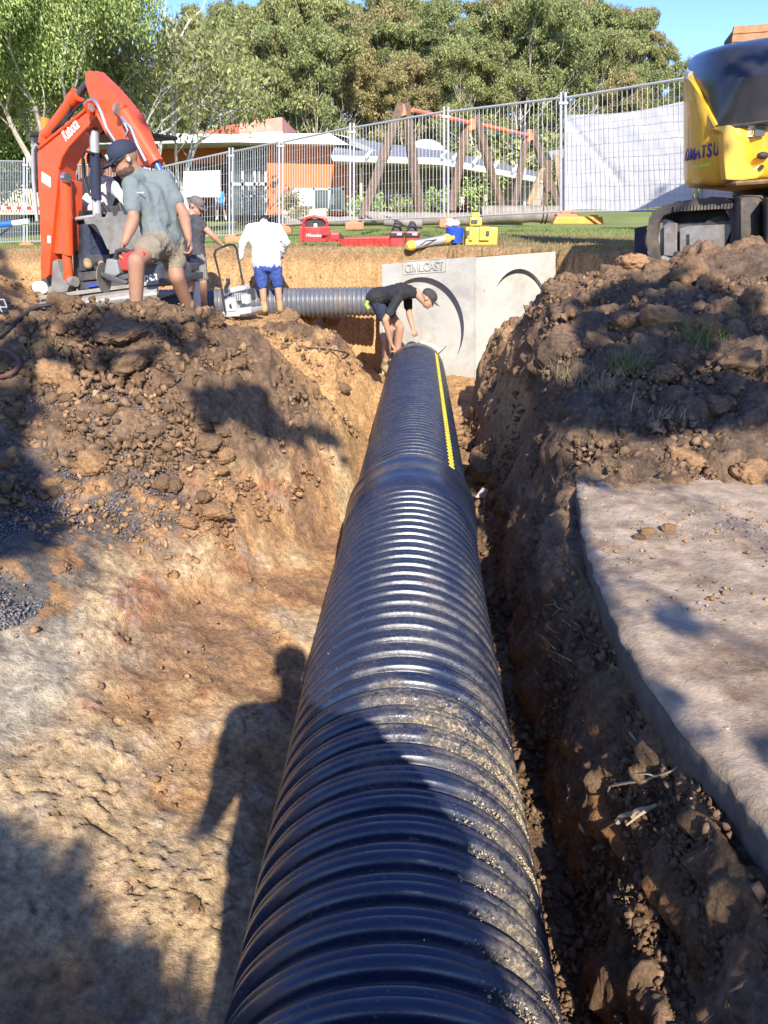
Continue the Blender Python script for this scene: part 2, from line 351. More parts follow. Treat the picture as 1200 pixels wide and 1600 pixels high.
def text(s, size, m, parent, origin, u, v, ext=0.002, name='lettering', bold=0.0, width=None, shear=0.0):
    cu = bpy.data.curves.new(name, 'FONT'); cu.body = s; cu.size = size; cu.extrude = ext; cu.offset = bold; cu.resolution_u = 3; cu.shear = shear
    to = bpy.data.objects.new(name, cu); COL.objects.link(to)
    dg = bpy.context.evaluated_depsgraph_get(); me = bpy.data.meshes.new_from_object(to.evaluated_get(dg))
    bpy.data.objects.remove(to); bpy.data.curves.remove(cu)
    u = Vector(u).normalized(); v = Vector(v); v = (v - u * v.dot(u)).normalized(); nrm = u.cross(v)
    co = np.zeros(len(me.vertices) * 3, np.float32); me.vertices.foreach_get('co', co); co = co.reshape(-1, 3)
    sx = 1.0
    if width: sx = width / max(1e-6, co[:, 0].max() - co[:, 0].min())
    Mx = np.array([list(u * sx), list(v), list(nrm)]); w_ = co @ Mx + np.array(list(origin))
    me.vertices.foreach_set('co', w_.astype(np.float32).ravel()); me.update(); me.materials.clear()
    return link(name, me, m, parent)

# ================================================================== GROUND
def soil_tint(X, Y, Z, n1, n2, n3):
    clay = np.array([0.47, 0.265, 0.12]); tan = np.array([0.60, 0.43, 0.24]); red = np.array([0.40, 0.15, 0.08]); sand = np.array([0.48, 0.40, 0.28])
    dark = np.array([0.155, 0.10, 0.064]); brown = np.array([0.235, 0.150, 0.088]); blk = np.array([0.085, 0.08, 0.082]); orange = np.array([0.46, 0.27, 0.12])
    px, py = proj(X, np.maximum(Y, 0.3), Z)
    c = np.empty(X.shape + (3,)); c[:] = clay
    def mix(c, col, m): m = np.clip(m, 0, 1)[..., None]; return c * (1 - m) + np.asarray(col) * m
    c = mix(c, tan, ss(-0.3, 0.35, n1) * .85); c = mix(c, red, ss(0.38, 0.7, n2 + .4 * n3) * 0.65); c = mix(c, (0.38, 0.33, 0.28), ss(0.3, 0.6, n3) * 0.35)
    c = mix(c, (0.26, 0.16, 0.10), ss(0.1, 0.5, -n1) * 0.55)
    xc = pipe_x(Y); u = xc - 0.4 - X
    # sandy grey strip on the left bank
    ms = ss(-0.12, 0.12, (u - (0.75 + 0.12 * (Y - 1.6) + 0.22 * n1)))* (1 - ss(3.0, 3.5, Y + 0.4 * n2))
    c = mix(c, sand, ms * (Z < 2))
    mg = ss(-0.12, 0.15, u - (1.0 + 0.28 * (3.4 - Y) + 0.25 * n2)) * ss(2.1, 2.6, Y) * (1 - ss(4.2, 4.5, Y + 0.2 * n1))
    c = mix(c, blk, mg * 0.85); c = mix(c, clay * 0.8, mg * ss(0.15, 0.4, n3))
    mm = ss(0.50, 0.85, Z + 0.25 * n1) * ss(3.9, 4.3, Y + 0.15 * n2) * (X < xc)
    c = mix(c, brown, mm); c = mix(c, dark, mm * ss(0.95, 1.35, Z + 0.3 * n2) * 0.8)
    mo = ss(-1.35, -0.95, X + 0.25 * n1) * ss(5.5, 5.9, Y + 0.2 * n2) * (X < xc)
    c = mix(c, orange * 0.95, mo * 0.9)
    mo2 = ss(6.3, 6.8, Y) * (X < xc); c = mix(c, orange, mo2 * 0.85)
    r2 = (X < xc) * ss(0.35, 0.15, np.abs(Y - 8.55)) * ss(-1.7, -1.4, X) * (1 - ss(-0.5, -0.3, X)); c = mix(c, dark, r2 * ss(-0.3, 0.2, n2 + 0.3))
    # right bank
    rt = (X > xc + 0.35)
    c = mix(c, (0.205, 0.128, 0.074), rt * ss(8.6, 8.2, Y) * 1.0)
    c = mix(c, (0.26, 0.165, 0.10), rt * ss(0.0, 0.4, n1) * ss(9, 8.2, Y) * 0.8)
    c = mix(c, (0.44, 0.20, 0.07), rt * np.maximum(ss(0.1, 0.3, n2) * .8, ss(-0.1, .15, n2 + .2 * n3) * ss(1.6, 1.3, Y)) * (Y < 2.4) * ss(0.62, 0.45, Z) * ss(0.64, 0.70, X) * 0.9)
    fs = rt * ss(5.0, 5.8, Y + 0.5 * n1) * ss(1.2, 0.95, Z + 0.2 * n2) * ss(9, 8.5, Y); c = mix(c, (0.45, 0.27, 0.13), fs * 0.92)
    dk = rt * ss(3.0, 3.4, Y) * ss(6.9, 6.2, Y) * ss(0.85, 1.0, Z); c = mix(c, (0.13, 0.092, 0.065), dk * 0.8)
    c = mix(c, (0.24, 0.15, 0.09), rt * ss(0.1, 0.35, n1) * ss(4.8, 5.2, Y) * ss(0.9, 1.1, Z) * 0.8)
    c = mix(c, orange * 0.95, ss(8.5, 8.9, Y) * (1 - r2) * ss(8.7, 9.3, Y))
    far = ss(9.6, 10.0, Y) * ss(1.5, 1.65, Z) * ss(11.2, 11.6, Y + 0.2 * n2); c = mix(c, (0.22, 0.14, 0.075), far * 0.8)
    return c
def sp_cumul(segs):
    out = [segs[0][0]]
    for a, b, s0, s1 in segs:
        x = a
        while x < b - 1e-6:
            f = (x - a) / (b - a); x = min(b, x + s0 + (s1 - s0) * f); out.append(x)
    return np.array(out)
xs = sp_cumul([(-8, -3.5, 0.09, 0.022), (-3.5, -1.2, 0.022, 0.0115), (-1.2, 0.45, 0.0115, 0.011), (0.45, 0.85, 0.0065, 0.0065), (0.85, 2.2, 0.008, 0.014), (2.2, 3.6, 0.014, 0.03), (3.6, 7, 0.04, 0.12)])
ys = [-3.5]
while ys[-1] < 13.0: ys.append(ys[-1] + (0.05 if ys[-1] < 0.3 else min(0.0072 * max(1.0, ys[-1] * 0.85), 0.034)))
ys = np.array(ys)
X, Y = np.meshgrid(xs, ys)
Z = H(X, Y)
gx = np.gradient(Z, axis=1) / np.gradient(X, axis=1); gy = np.gradient(Z, axis=0) / np.gradient(Y, axis=0)
nl = np.sqrt(1 + gx ** 2 + gy ** 2); N = np.stack([-gx / nl, -gy / nl, 1 / nl], -1)
n1 = fbm(X * 1.4, Y * 1.4, Z * 1.4, 3); n2 = fbm(X * 3 + 9, Y * 3, Z * 3, 3); n3 = fbm(X * 6 + 5, Y * 6 + 8, Z * 6, 2)
xc = pipe_x(Y)
floorL = np.clip((xc - 0.35 - X) / 0.3, 0, 1) * (1 - ss(3.7, 4.4, Y))
mound = ss(0.35, 0.8, Z) * ss(3.6, 4.3, Y) * (Y < 9.5) * (X < xc)
rightb = (X > xc + 0.4) * (Z > 0.04)
rtop = rightb * ss(3.4, 3.9, Y) * ss(0.75, 1.0, Z)
n4 = fbm(X * 11, Y * 11, Z * 11, 4, 0.55); 
n5 = np.abs(fbm(X * 30, Y * 30, Z * 30, 3, .6)); f1, f2, wi = worley(X * 5 + 0.25 * n4, Y * 5 + Z * 3); g1, g2, wj = worley(X * 13 + 0.3 * n4, Y * 13 + Z * 9, 3); k1, k2, wk = worley(X * 32, Y * 32 + Z * 24, 5)
lump = np.clip(1 - f1 * 1.35, 0, 1) ** 0.6 * (wi > 0.35) * wi; lump2 = np.clip(1 - g1 * 1.3, 0, 1) ** 0.6 * (0.3 + 0.7 * wj); lump3 = np.clip(1 - k1 * 1.25, 0, 1) ** 0.7 * (0.3 + wk * 0.7)
crack = np.exp(-((f2 - f1) / 0.035) ** 2) * ss(0.0, 0.35, n2); crack2 = np.exp(-((g2 - g1) / 0.06) ** 2) * ss(0.25, 0.5, n1 + 0.4 * n3)
amt = 0.012 + 0 * X
D = 0.045 * n1 + 0.022 * n2 + 0.010 * n3 + 0.009 * n4
rough = np.clip(mound + rtop * 1.0 + 0.45 * rightb, 0, 1)
D = D + rough * (-0.035 + 0.060 * lump + 0.036 * lump2 + 0.010 * lump3 + 0.02 * n4) * (0.55 + 0.45 * (n1 > -0.2))
D = D + floorL * (-0.016 * crack2 - 0.024 * crack + 0.007 * lump2 * ss(0.1, 0.5, n1) + 0.005 * lump3 * ss(-.2, .3, n3) + 0.005 * n5)
D = D + rtop * 0.05 * lump + rightb * (Y < 4) * ((0.032 + 0.022 * ss(2.4, 1.4, Y)) * fbm(X * 7, Y * 5, Z * 9, 5, .55) + 0.016 * lump2)
D = D * (0.25 + 0.75 * ss(0.30, 0.55, np.abs(X - xc)))
lawnm = ss(1.70, 1.75, Z) * ss(0.2, 0.5, Y - np.interp(X, [-9, -4, 0.9, 2.2, 2.9, 4], [11.2, 11.9, 12.0, 11.7, 10.2, 9.9]))
D = D * (1 - 0.85 * lawnm)
under = (X > 0.6) * (X < 6) * (Y < 3.2) * ss(0.70, 0.76, Z); D = np.where(under > 0.4, np.minimum(D, 0.004), D)
V = np.stack([X, Y, Z], -1) + N * D[..., None]
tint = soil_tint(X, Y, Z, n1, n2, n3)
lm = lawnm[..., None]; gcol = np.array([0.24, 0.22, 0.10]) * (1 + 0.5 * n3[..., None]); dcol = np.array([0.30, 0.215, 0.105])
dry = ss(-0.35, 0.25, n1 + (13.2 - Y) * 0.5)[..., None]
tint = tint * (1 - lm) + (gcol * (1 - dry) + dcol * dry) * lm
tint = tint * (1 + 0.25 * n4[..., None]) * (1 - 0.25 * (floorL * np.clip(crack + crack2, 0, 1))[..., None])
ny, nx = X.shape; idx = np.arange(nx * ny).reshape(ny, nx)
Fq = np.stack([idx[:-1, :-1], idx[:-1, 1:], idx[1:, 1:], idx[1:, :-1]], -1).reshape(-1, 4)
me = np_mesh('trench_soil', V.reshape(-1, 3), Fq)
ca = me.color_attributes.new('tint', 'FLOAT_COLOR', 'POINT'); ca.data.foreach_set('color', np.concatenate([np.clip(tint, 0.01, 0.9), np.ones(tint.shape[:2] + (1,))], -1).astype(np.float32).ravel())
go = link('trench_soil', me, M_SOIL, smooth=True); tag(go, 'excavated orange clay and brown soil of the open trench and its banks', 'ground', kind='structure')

# lawn sheet to the horizon, with the hill behind
def Hlawn(x, y):
    z = lawn_z(x, y) - 0.03
    hill = np.interp(y, [0, 52, 75, 110, 160, 400, 900], [0, 0, 3.5, 11, 17, 20, 8]) * np.interp(x, [-200, -60, 0, 60, 110, 200], [0.5, 0.8, 1, 0.85, 0.45, 0.3])
    return z + hill
lx = np.concatenate([-np.geomspace(900, 12, 24), np.linspace(-11.5, 11.5, 60), np.geomspace(12, 900, 24)]); ly = np.concatenate([[-900, -400, -150, -60, -25], np.linspace(-12, -3.4, 6), np.linspace(-3, 12, 20), np.linspace(12.5, 30, 60), np.geomspace(31, 900, 50)])
LX, LY = np.meshgrid(lx, ly); LZ = Hlawn(LX, LY)
inside = (LX > -7.7) & (LX < 6.7) & (LY < 12.4) & (LY > -3.3)
LZ = np.where(inside, -0.8, LZ); LZ = np.where(~inside & (LY < 12.6), np.minimum(LZ, H(np.clip(LX, -8, 7), np.clip(LY, -3.5, 13)) - 0.02), LZ)
a1 = fbm(LX * 0.5, LY * 0.5, LZ * 0, 3)
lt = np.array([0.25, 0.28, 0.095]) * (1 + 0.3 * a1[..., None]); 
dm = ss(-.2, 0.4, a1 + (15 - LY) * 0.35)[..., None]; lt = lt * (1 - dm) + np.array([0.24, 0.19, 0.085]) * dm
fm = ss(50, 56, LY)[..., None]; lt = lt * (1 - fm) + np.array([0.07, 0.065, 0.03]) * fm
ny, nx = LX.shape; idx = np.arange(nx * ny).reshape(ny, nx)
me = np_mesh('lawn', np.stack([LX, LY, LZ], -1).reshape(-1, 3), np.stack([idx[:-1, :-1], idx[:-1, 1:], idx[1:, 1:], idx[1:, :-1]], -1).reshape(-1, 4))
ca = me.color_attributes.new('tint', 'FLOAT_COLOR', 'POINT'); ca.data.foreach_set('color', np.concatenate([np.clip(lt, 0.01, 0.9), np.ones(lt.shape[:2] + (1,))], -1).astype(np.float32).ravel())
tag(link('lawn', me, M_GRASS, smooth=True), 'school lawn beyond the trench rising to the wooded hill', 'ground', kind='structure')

# grass blades on the trench rim and near lawn
def blades(name, pts, hgt, wid, m, tints=None, parent=None, lean=0.5, seg=1):
    n = len(pts); a = rng.random(n) * 6.283; h = hgt * (0.5 + rng.random(n)); le = lean * h * rng.random(n); b = rng.random(n) * 6.283
    dx, dy = np.cos(a) * wid / 2, np.sin(a) * wid / 2
    p = np.asarray(pts); q = p + np.stack([np.cos(b) * le, np.sin(b) * le, h], -1)
    V = np.stack([p + np.stack([dx, dy, 0 * dx], -1), p - np.stack([dx, dy, 0 * dx], -1), q], 1).reshape(-1, 3)
    me = np_mesh(name, V, np.arange(3 * n).reshape(n, 3))
    if tints is not None:
        ca = me.color_attributes.new('tint', 'FLOAT_COLOR', 'POINT'); t = np.repeat(tints, 3, 0); ca.data.foreach_set('color', np.concatenate([t, np.ones((len(t), 1))], -1).astype(np.float32).ravel())
    return link(name, me, m, parent)
n = 70000
gy_ = 10.2 + 13 * rng.random(n) ** 1.6; gx_ = (rng.random(n) - 0.5) * 1.15 * gy_ + 0.1
rim = np.interp(gx_, [-9, -4, 0.9, 2.2, 2.9, 4], [11.2, 11.9, 12.0, 11.7, 10.2, 9.9]) + 0.45
ok = gy_ > rim; gx_, gy_, rim = gx_[ok], gy_[ok], rim[ok]
gz_ = np.where(gy_ < 12.9, H(gx_, gy_), Hlawn(gx_, gy_)) - 0.005
nn = fbm(gx_ * 0.9, gy_ * 0.9, gx_ * 0, 3); dd = ss(-0.2, 0.4, nn + (14.6 - gy_) * 0.4)[:, None]
gt = np.array([0.21, 0.26, 0.08]) * (1 - dd) + np.array([0.31, 0.24, 0.11]) * dd
go = blades('lawn_grass', np.stack([gx_, gy_, gz_], -1), 0.045, 0.012, M_BLADE, gt); tag(go, 'short green and dry grass along the rim of the trench', 'grass', kind='stuff')

# ================================================================== MAIN PIPE
def pipe_mesh(name, ycuts_profile, nseg, rot=0.0, cx=pipe_x, cz=pipe_z):
    V = []; th = np.linspace(0, 2 * math.pi, nseg, endpoint=False)
    pr = np.array(ycuts_profile)        # (y, r)
    yy = pr[:, 0]; rr = pr[:, 1]
    Xx = cx(yy)[:, None] + rr[:, None] * np.cos(th)[None]; Zz = cz(yy)[:, None] + rr[:, None] * np.sin(th)[None]; Yy = np.repeat(yy[:, None], nseg, 1)
    V = np.stack([Xx, Yy, Zz], -1).reshape(-1, 3); m = len(yy); idx = np.arange(m * nseg).reshape(m, nseg); nxt = np.roll(idx, -1, 1)
    return np_mesh(name, V, np.stack([idx[:-1], nxt[:-1], nxt[1:], idx[1:]], -1).reshape(-1, 4))
def rib_profile(y0, y1, pitch, r, depth):
    pr = []; y = y0
    base = [(0.0, -1), (0.05, -1), (0.13, -0.93), (0.19, -0.55), (0.24, -0.17), (0.30, -0.04), (0.38, 0), (0.52, 0), (0.555, -0.075), (0.59, 0), (0.70, 0), (0.78, -0.04), (0.84, -0.17), (0.89, -0.55), (0.94, -0.93)]
    while y + pitch <= y1 + 1e-6:
        pr += [(y + f * pitch, r + depth * g) for f, g in base]; y += pitch
    pr.append((y, r - depth)); return pr
RP = 0.375; PITCHR = 0.0865; DEP = 0.033
m = bpy.data.materials.new('black_corrugated_plastic'); m.use_nodes = True
n_ = m.node_tree.nodes; l_ = m.node_tree.links; b_ = n_['Principled BSDF']
b_.inputs['Specular IOR Level'].default_value = 0.62
tc = n_.new('ShaderNodeTexCoord')
def nzz(scale, detail=8, rough=0.65, vec=None):
    q = n_.new('ShaderNodeTexNoise'); q.inputs['Scale'].default_value = scale; q.inputs['Detail'].default_value = detail; q.inputs['Roughness'].default_value = rough
    l_.new(vec or tc.outputs['Object'], q.inputs['Vector']); return q.outputs[0]
def mrr(src, a, b, c=0.0, d=1.0):
    q = n_.new('ShaderNodeMapRange'); q.inputs[1].default_value = a; q.inputs[2].default_value = b; q.inputs[3].default_value = c; q.inputs[4].default_value = d; l_.new(src, q.inputs[0]); return q.outputs[0]
def mth(op, a, b=None):
    q = n_.new('ShaderNodeMath'); q.operation = op
    for i, s in enumerate((a, b)):
        if s is None: continue
        if isinstance(s, (int, float)): q.inputs[i].default_value = s
        else: l_.new(s, q.inputs[i])
    return q.outputs[0]
at = n_.new('ShaderNodeAttribute'); at.attribute_name = 'dust'
dust = mth('MULTIPLY', at.outputs['Fac'], mrr(nzz(75, 10, 0.85), 0.46, 0.54))
dust2 = mth('MULTIPLY', at.outputs['Fac'], mrr(nzz(9, 6), 0.42, 0.62))
specks = mrr(nzz(110, 4, 0.6), 0.66, 0.72, 0, 0.6)
film = mrr(nzz(5, 6), 0.35, 0.75, 0.0, 0.02)
allm = mth('MINIMUM', mth('ADD', mth('ADD', mth('MULTIPLY', dust, 0.75), mth('MULTIPLY', dust2, 0.3)), mth('MAXIMUM', specks, film)), 1.0)
mx = n_.new('ShaderNodeMix'); mx.data_type = 'RGBA'; mx.inputs[6].default_value = (0.010, 0.018, 0.043, 1); mx.inputs[7].default_value = (0.42, 0.33, 0.20, 1)
l_.new(allm, mx.inputs[0]); l_.new(mx.outputs[2], b_.inputs['Base Color'])
l_.new(mth('ADD', mrr(nzz(14, 6), 0.3, 0.7, 0.20, 0.34), mth('MULTIPLY', allm, 0.5)), b_.inputs['Roughness'])
bp = n_.new('ShaderNodeBump'); bp.inputs['Distance'].default_value = 0.0025; bp.inputs['Strength'].default_value = 0.7
l_.new(mth('ADD', mth('MULTIPLY', nzz(25, 6), 0.5), mth('MULTIPLY', allm, 1.0)), bp.inputs['Height']); l_.new(bp.outputs[0], b_.inputs['Normal'])
M_PIPE = m
def add_dust(me):
    n = len(me.vertices); co = np.zeros(n * 3, np.float32); me.vertices.foreach_get('co', co); co = co.reshape(-1, 3).astype(float)
    x = co[:, 0] - pipe_x(co[:, 1]); z = co[:, 2] - pipe_z(co[:, 1]); y = co[:, 1]
    ang = np.degrees(np.arctan2(x, z))          # 0 top, + right
    nn = fbm(co[:, 0] * 6, y * 6, co[:, 2] * 6, 4)
    d = np.exp(-((y - 1.86) / 0.20) ** 2) * ss(-20, 25, ang + 30 * nn) * 0.75
    d += np.exp(-((ang - 52) / 17) ** 2) * ss(0.85, 1.1, y) * ss(2.1, 1.7, y) * 0.6
    d += np.exp(-((y - 2.5) / 0.5) ** 2) * 0.2 * ss(-30, 40, ang) + 0.02
    d += ss(80, 95, np.abs(ang)) * 0.5 + ss(2.6, 4, y) * 0.03
    d = np.clip(d * (0.75 + 1.1 * nn), 0, 1)
    ca = me.color_attributes.new('dust', 'FLOAT_COLOR', 'POINT'); ca.data.foreach_set('color', np.stack([d, d, d, np.ones(n)], -1).astype(np.float32).ravel())
YJ = 4.42
# near length with its bell socket, then the next length
root = empty('corrugated_pipe', (pipe_x(0.0), 0.0, 0.0), 'near length of black ribbed drainage pipe ending in a smooth flared socket', 'pipe')
pr = rib_profile(-2.6, 3.95, PITCHR, RP, DEP); ye = pr[-1][0]
me = pipe_mesh('barrel', pr, 144); add_dust(me); link('barrel', me, M_PIPE, root, smooth=True)
bell = [(ye - 0.002, RP - DEP), (ye + .01, RP - .01), (ye + .03, RP + .006), (4.05, .387), (4.12, .390), (4.14, .394), (4.20, .394), (4.22, .390), (YJ - 0.09, 0.392), (YJ - 0.06, 0.400), (YJ - 0.01, 0.400), (YJ, 0.396), (YJ + 0.004, 0.384), (YJ - 0.05, 0.375)]
me = pipe_mesh('bell_socket', bell, 128); add_dust(me); link('bell_socket', me, M_PIPE, root, smooth=True)
root2 = empty('corrugated_pipe', (pipe_x(7.0), 7.0, 0.0), 'far length of black ribbed pipe with a yellow stripe reaching the concrete pit', 'pipe')
pr = rib_profile(YJ - 0.03, 9.55, PITCHR, RP * 0.985, 0.030)
pr += [(9.56, RP * 0.985 - 0.01), (9.57, RP * 0.975), (9.95, RP * 0.975), (9.97, RP * 0.96), (9.97, RP * 0.92), (9.6, RP * 0.90)]
me = pipe_mesh('barrel', pr, 112); add_dust(me); link('barrel', me, M_PIPE, root2, smooth=True)
th0 = R(47)
V = []; pf = [(q[0], max(q[1], RP * .985 - .009)) for q in pr if q[0] > YJ and q[0] < 9.96 and q[1] > RP * 0.89]
M_STRIPE = mat('yellow_stripe', (0.62, 0.50, 0.05), 0.5, noise=0.15, nscale=20, dirt=(0.2, 0.15, 0.08), dirt_amt=0.4, dirt_scale=8)
for y, r in pf:
    wv = 0.5 * 0.046 / RP
    for a in (th0 + wv, th0, th0 - wv): V.append((pipe_x(y) + (r + 0.0025) * math.sin(math.pi / 2 - a) if False else pipe_x(y) + (r + 0.0025) * math.cos(a), y, float(pipe_z(y)) + (r + 0.0025) * math.sin(a)))
nr = len(pf); Fs = []
for i in range(nr - 1):
    for k in (0, 1): Fs.append((i * 3 + k, i * 3 + k + 1, (i + 1) * 3 + k + 1, (i + 1) * 3 + k))
link('stripe', np_mesh('stripe', V, Fs), M_STRIPE, root2)

# cross pipe behind the workers
crx = np.array([-5.0, -0.22]); r_ = 0.205
base = rib_profile(-3.3, -0.05, 0.066, r_, 0.018)
th = np.linspace(0, 2 * math.pi, 40, endpoint=False); pr = np.array(base)
Vx = np.repeat(pr[:, :1], 40, 1); yc0 = 11.35
Vy = yc0 + 0.0 * Vx + pr[:, 1:] * np.cos(th)[None]; Vz = 1.055 + 0.012 * (Vx + 0.2) + pr[:, 1:] * np.sin(th)[None]
V = np.stack([Vx, Vy, Vz], -1).reshape(-1, 3); mm_ = len(pr); idx = np.arange(mm_ * 40).reshape(mm_, 40); nxt = np.roll(idx, -1, 1)
me = np_mesh('corrugated_pipe', V, np.stack([idx[:-1], idx[1:], nxt[1:], nxt[:-1]], -1).reshape(-1, 4))
tag(link('corrugated_pipe', me, M_PIPE2, None, smooth=True), 'grey ribbed pipe lying across the back of the trench behind the workers', 'pipe')

# ================================================================== CONCRETE SLAB (right bank)
edge = [PZ(px, py, 0.90) for px, py in ((1290, 1440), (1200, 1290), (1130, 1203), (1060, 1128), (1000, 1040), (940, 920), (912, 830), (903, 770), (901, 735), (907, 715), (925, 704), (960, 700))]
ep = [(p.x, p.y) for p in edge]; ep = [(ep[0][0] + .1, -3.0)] + ep; eyy = np.array([q[1] for q in ep]); exx = np.array([q[0] for q in ep])
o_ = np.argsort(eyy); eyy, exx = eyy[o_], exx[o_]
sy_ = np.concatenate([np.linspace(-3, .8, 30), np.arange(.81, eyy[-1], .012)]); ex_ = np.interp(sy_, eyy, exx)
ker = np.exp(-np.linspace(-2, 2, 15) ** 2); ker /= ker.sum(); exs = np.convolve(np.pad(ex_, 7, 'edge'), ker, 'valid'); exs = np.where(sy_ < eyy[-1] - .12, exs, ex_)
exs = exs + .010 * fbm(sy_ * 6, sy_ * 0, sy_ * 0, 4)
tt_ = np.concatenate([[0], np.geomspace(.006, 1, 230)]); SX = exs[:, None] + tt_[None] * (5.3 - exs)[:, None]; SY = np.repeat(sy_[:, None], len(tt_), 1)
SZ = .905 + .012 * fbm(SX * 1.3, SY * 1.3, SX * 0, 3) + .006 * fbm(SX * 9, SY * 9, SX * 0, 4) - .012 * np.exp(-((SX - exs[:, None]) / .02) ** 2)
prof_ = [(-.004, .880), (-.006 , .85), (.004, .81), (.012, .76), (.03, .745)]
VX = np.concatenate([np.stack([exs + a + .006 * fbm(sy_ * 14, sy_ * 0 + z * 30, sy_ * 0, 3) for a, z in prof_[::-1]], 1), SX], 1); VZ = np.concatenate([np.repeat(np.array([[z for a, z in prof_[::-1]]]), len(sy_), 0), SZ], 1); VY = np.repeat(sy_[:, None], VX.shape[1], 1)
ny, nx = VX.shape; idx = np.arange(nx * ny).reshape(ny, nx)
me = np_mesh('concrete_slab', np.stack([VX, VY, VZ], -1).reshape(-1, 3), np.stack([idx[:-1, :-1], idx[:-1, 1:], idx[1:, 1:], idx[1:, :-1]], -1).reshape(-1, 4))
me.materials.append(M_SLAB); me.materials.append(M_SLABE); mi = np.zeros((ny - 1, nx - 1), np.int32); mi[:, :4] = 1; me.polygons.foreach_set('material_index', mi.ravel())
so = link('concrete_slab', me, None, None, smooth=True)
tag(so, 'old dusty concrete slab overhanging the right wall of the trench', 'slab')

# ================================================================== PRECAST PIT
root = empty('precast_concrete_pit', P(743, 590, 10.9), 'pale precast concrete drainage pit with two round knockouts', 'concrete pit')
LP = Plane(743, 10.8, 30)             # left face: its left end a bit nearer? turned slightly away
RPn = Plane(743, 10.8, -22)
def face_panel(pl, poly, circ, name):
    # panel with a recessed ellipse: outer polygon with hole bridged
    n = 48
    cpts = [pl.at(*c) for c in [(circ[0] + circ[2] * math.cos(t), circ[1] - circ[3] * math.sin(t)) for t in [2 * math.pi * i / n for i in range(n)]]]
    out = [pl.at(*p) for p in poly]
    bm = bmesh.new(); ov = [bm.verts.new(p) for p in out]; cv = [bm.verts.new(p) for p in cpts]
    dv = [bm.verts.new(p + pl.n * 0.15) for p in cpts]
    oe = [bm.edges.new((ov[i], ov[(i + 1) % len(ov)])) for i in range(len(ov))]; ce = [bm.edges.new((cv[i], cv[(i + 1) % n])) for i in range(n)]
    bmesh.ops.triangle_fill(bm, use_beauty=True, edges=oe + ce)
    for i in range(n): bm.faces.new((cv[i], cv[(i + 1) % n], dv[(i + 1) % n], dv[i]))
    bm.faces.new(dv)
    for f in bm.faces:
        f.normal_update()
    me = bpy.data.meshes.new(name); bm.to_mesh(me); bm.free()
    return link(name, me, M_CONC, root)
face_panel(LP, [(597, 413), (742.5, 401), (742.5, 612), (597, 612)], (659, 512, 66, 79), 'knockout_panel')
face_panel(RPn, [(743.5, 401), (868, 393), (868, 560), (743.5, 612)], (812, 486, 44, 66), 'knockout_panel')
c0 = LP.at(597, 413); c1 = LP.at(743, 401); c2 = RPn.at(868, 393)
rimd = Vector((0, 0, -0.0))
back = c0 + (c2 - c1)
top = [c0, c1, c2, back]
MB().prism([p + Vector((0, 0, -0.003)) for p in top], Vector((0, 0, -0.10))).build('lid', M_CONC, root) if False else None
mb = MB(); wth = 0.12                    # rim of the open top and the two far walls
cen = (c0 + c1 + c2 + back) / 4
inn = [p + (cen - p).normalized() * wth * 1.4 for p in top]
for i in range(4):
    j = (i + 1) % 4; mb.add([top[i], top[j], inn[j], inn[i]], [(0, 1, 2, 3)]); mb.add([inn[i], inn[j], inn[j] - Vector((0, 0, 1.6)), inn[i] - Vector((0, 0, 1.6))], [(0, 1, 2, 3)])
for i, j in ((2, 3), (3, 0)): mb.add([top[i], top[j], top[j] - Vector((0, 0, 1.9)), top[i] - Vector((0, 0, 1.9))], [(0, 1, 2, 3)])
mb.build('wall', M_CONC, root)
# narrow arris strip between the two faces
MB().tube([LP.at(743, 401.5), LP.at(743, 612)], 0.008, 8).build('corner_arris', M_CONC, root)
# name plate
pl = [(630, 408.8), (697, 403.6), (697, 424), (630, 429)]
q = [LP.at(*p) for p in pl]
mb = MB()
for a, b in ((0, 1), (1, 2), (2, 3), (3, 0)): mb.tube([q[a] - LP.n * 0.004, q[b] - LP.n * 0.004], 0.007, 4)
mb.build('name_frame', M_CONC, root)
o0 = LP.at(633.5, 425.5, -0.002); u_ = LP.at(695, 420.8) - LP.at(633.5, 425.5)
text('CIVILCAST', 0.165, M_CONC, root, o0 - LP.n * 0.006, u_, LP.at(633.5, 400) - LP.at(633.5, 425.5), ext=0.009, width=u_.length * 0.97, bold=0.002)
mb = MB()
for px, py in ((757, 452),): mb.ell(RPn.at(px, py), (0.015, 0.015, 0.03), 8, 6)
mb.build('lifting_cast', M_CONC, root)

# ================================================================== FENCES
posts = [(-75, 248, 388, 21.5), (40, 250, 383, 19.5), (237, 262, 378, 18.6), (361, 235, 373, 17.6), (439, 220, 357, 16.6), (550, 197, 351, 15.2), (697, 172, 347, 13.9), (880, 150, 339, 12.6), (1092, 116, 338, 11.3), (1330, 80, 335, 10.2)]
GF = 'temporary mesh fence panels round the trench'
flab = ['mesh fence panel at the far left before the cream house', 'mesh fence panel partly hidden behind the orange excavator boom', 'mesh fence panel behind the man in the white pullover carrying a white board', 'short mesh fence panel in front of the tall glazed school entrance', 'mesh fence panel in front of the low school windows', 'mesh fence panel standing before the first swing A frame', 'mesh fence panel between the swing set posts and the white cloth panel', 'mesh fence panel carrying the sagging white shade cloth', 'mesh fence panel behind the yellow excavator']
blab = ['orange plastic block under the fence at the far left', 'orange plastic block under the fence beside the excavator boom', 'orange block under the fence post behind the orange excavator', 'orange block at the fence post behind the capped worker', 'orange block at the fence post left of the red charger box', 'orange block at the fence post right of the red charger box', 'orange block at the fence post behind the yellow laser level', 'orange block at the fence post left of the white cloth', 'orange block behind the yellow excavator', 'orange block at the fence end behind the yellow excavator']
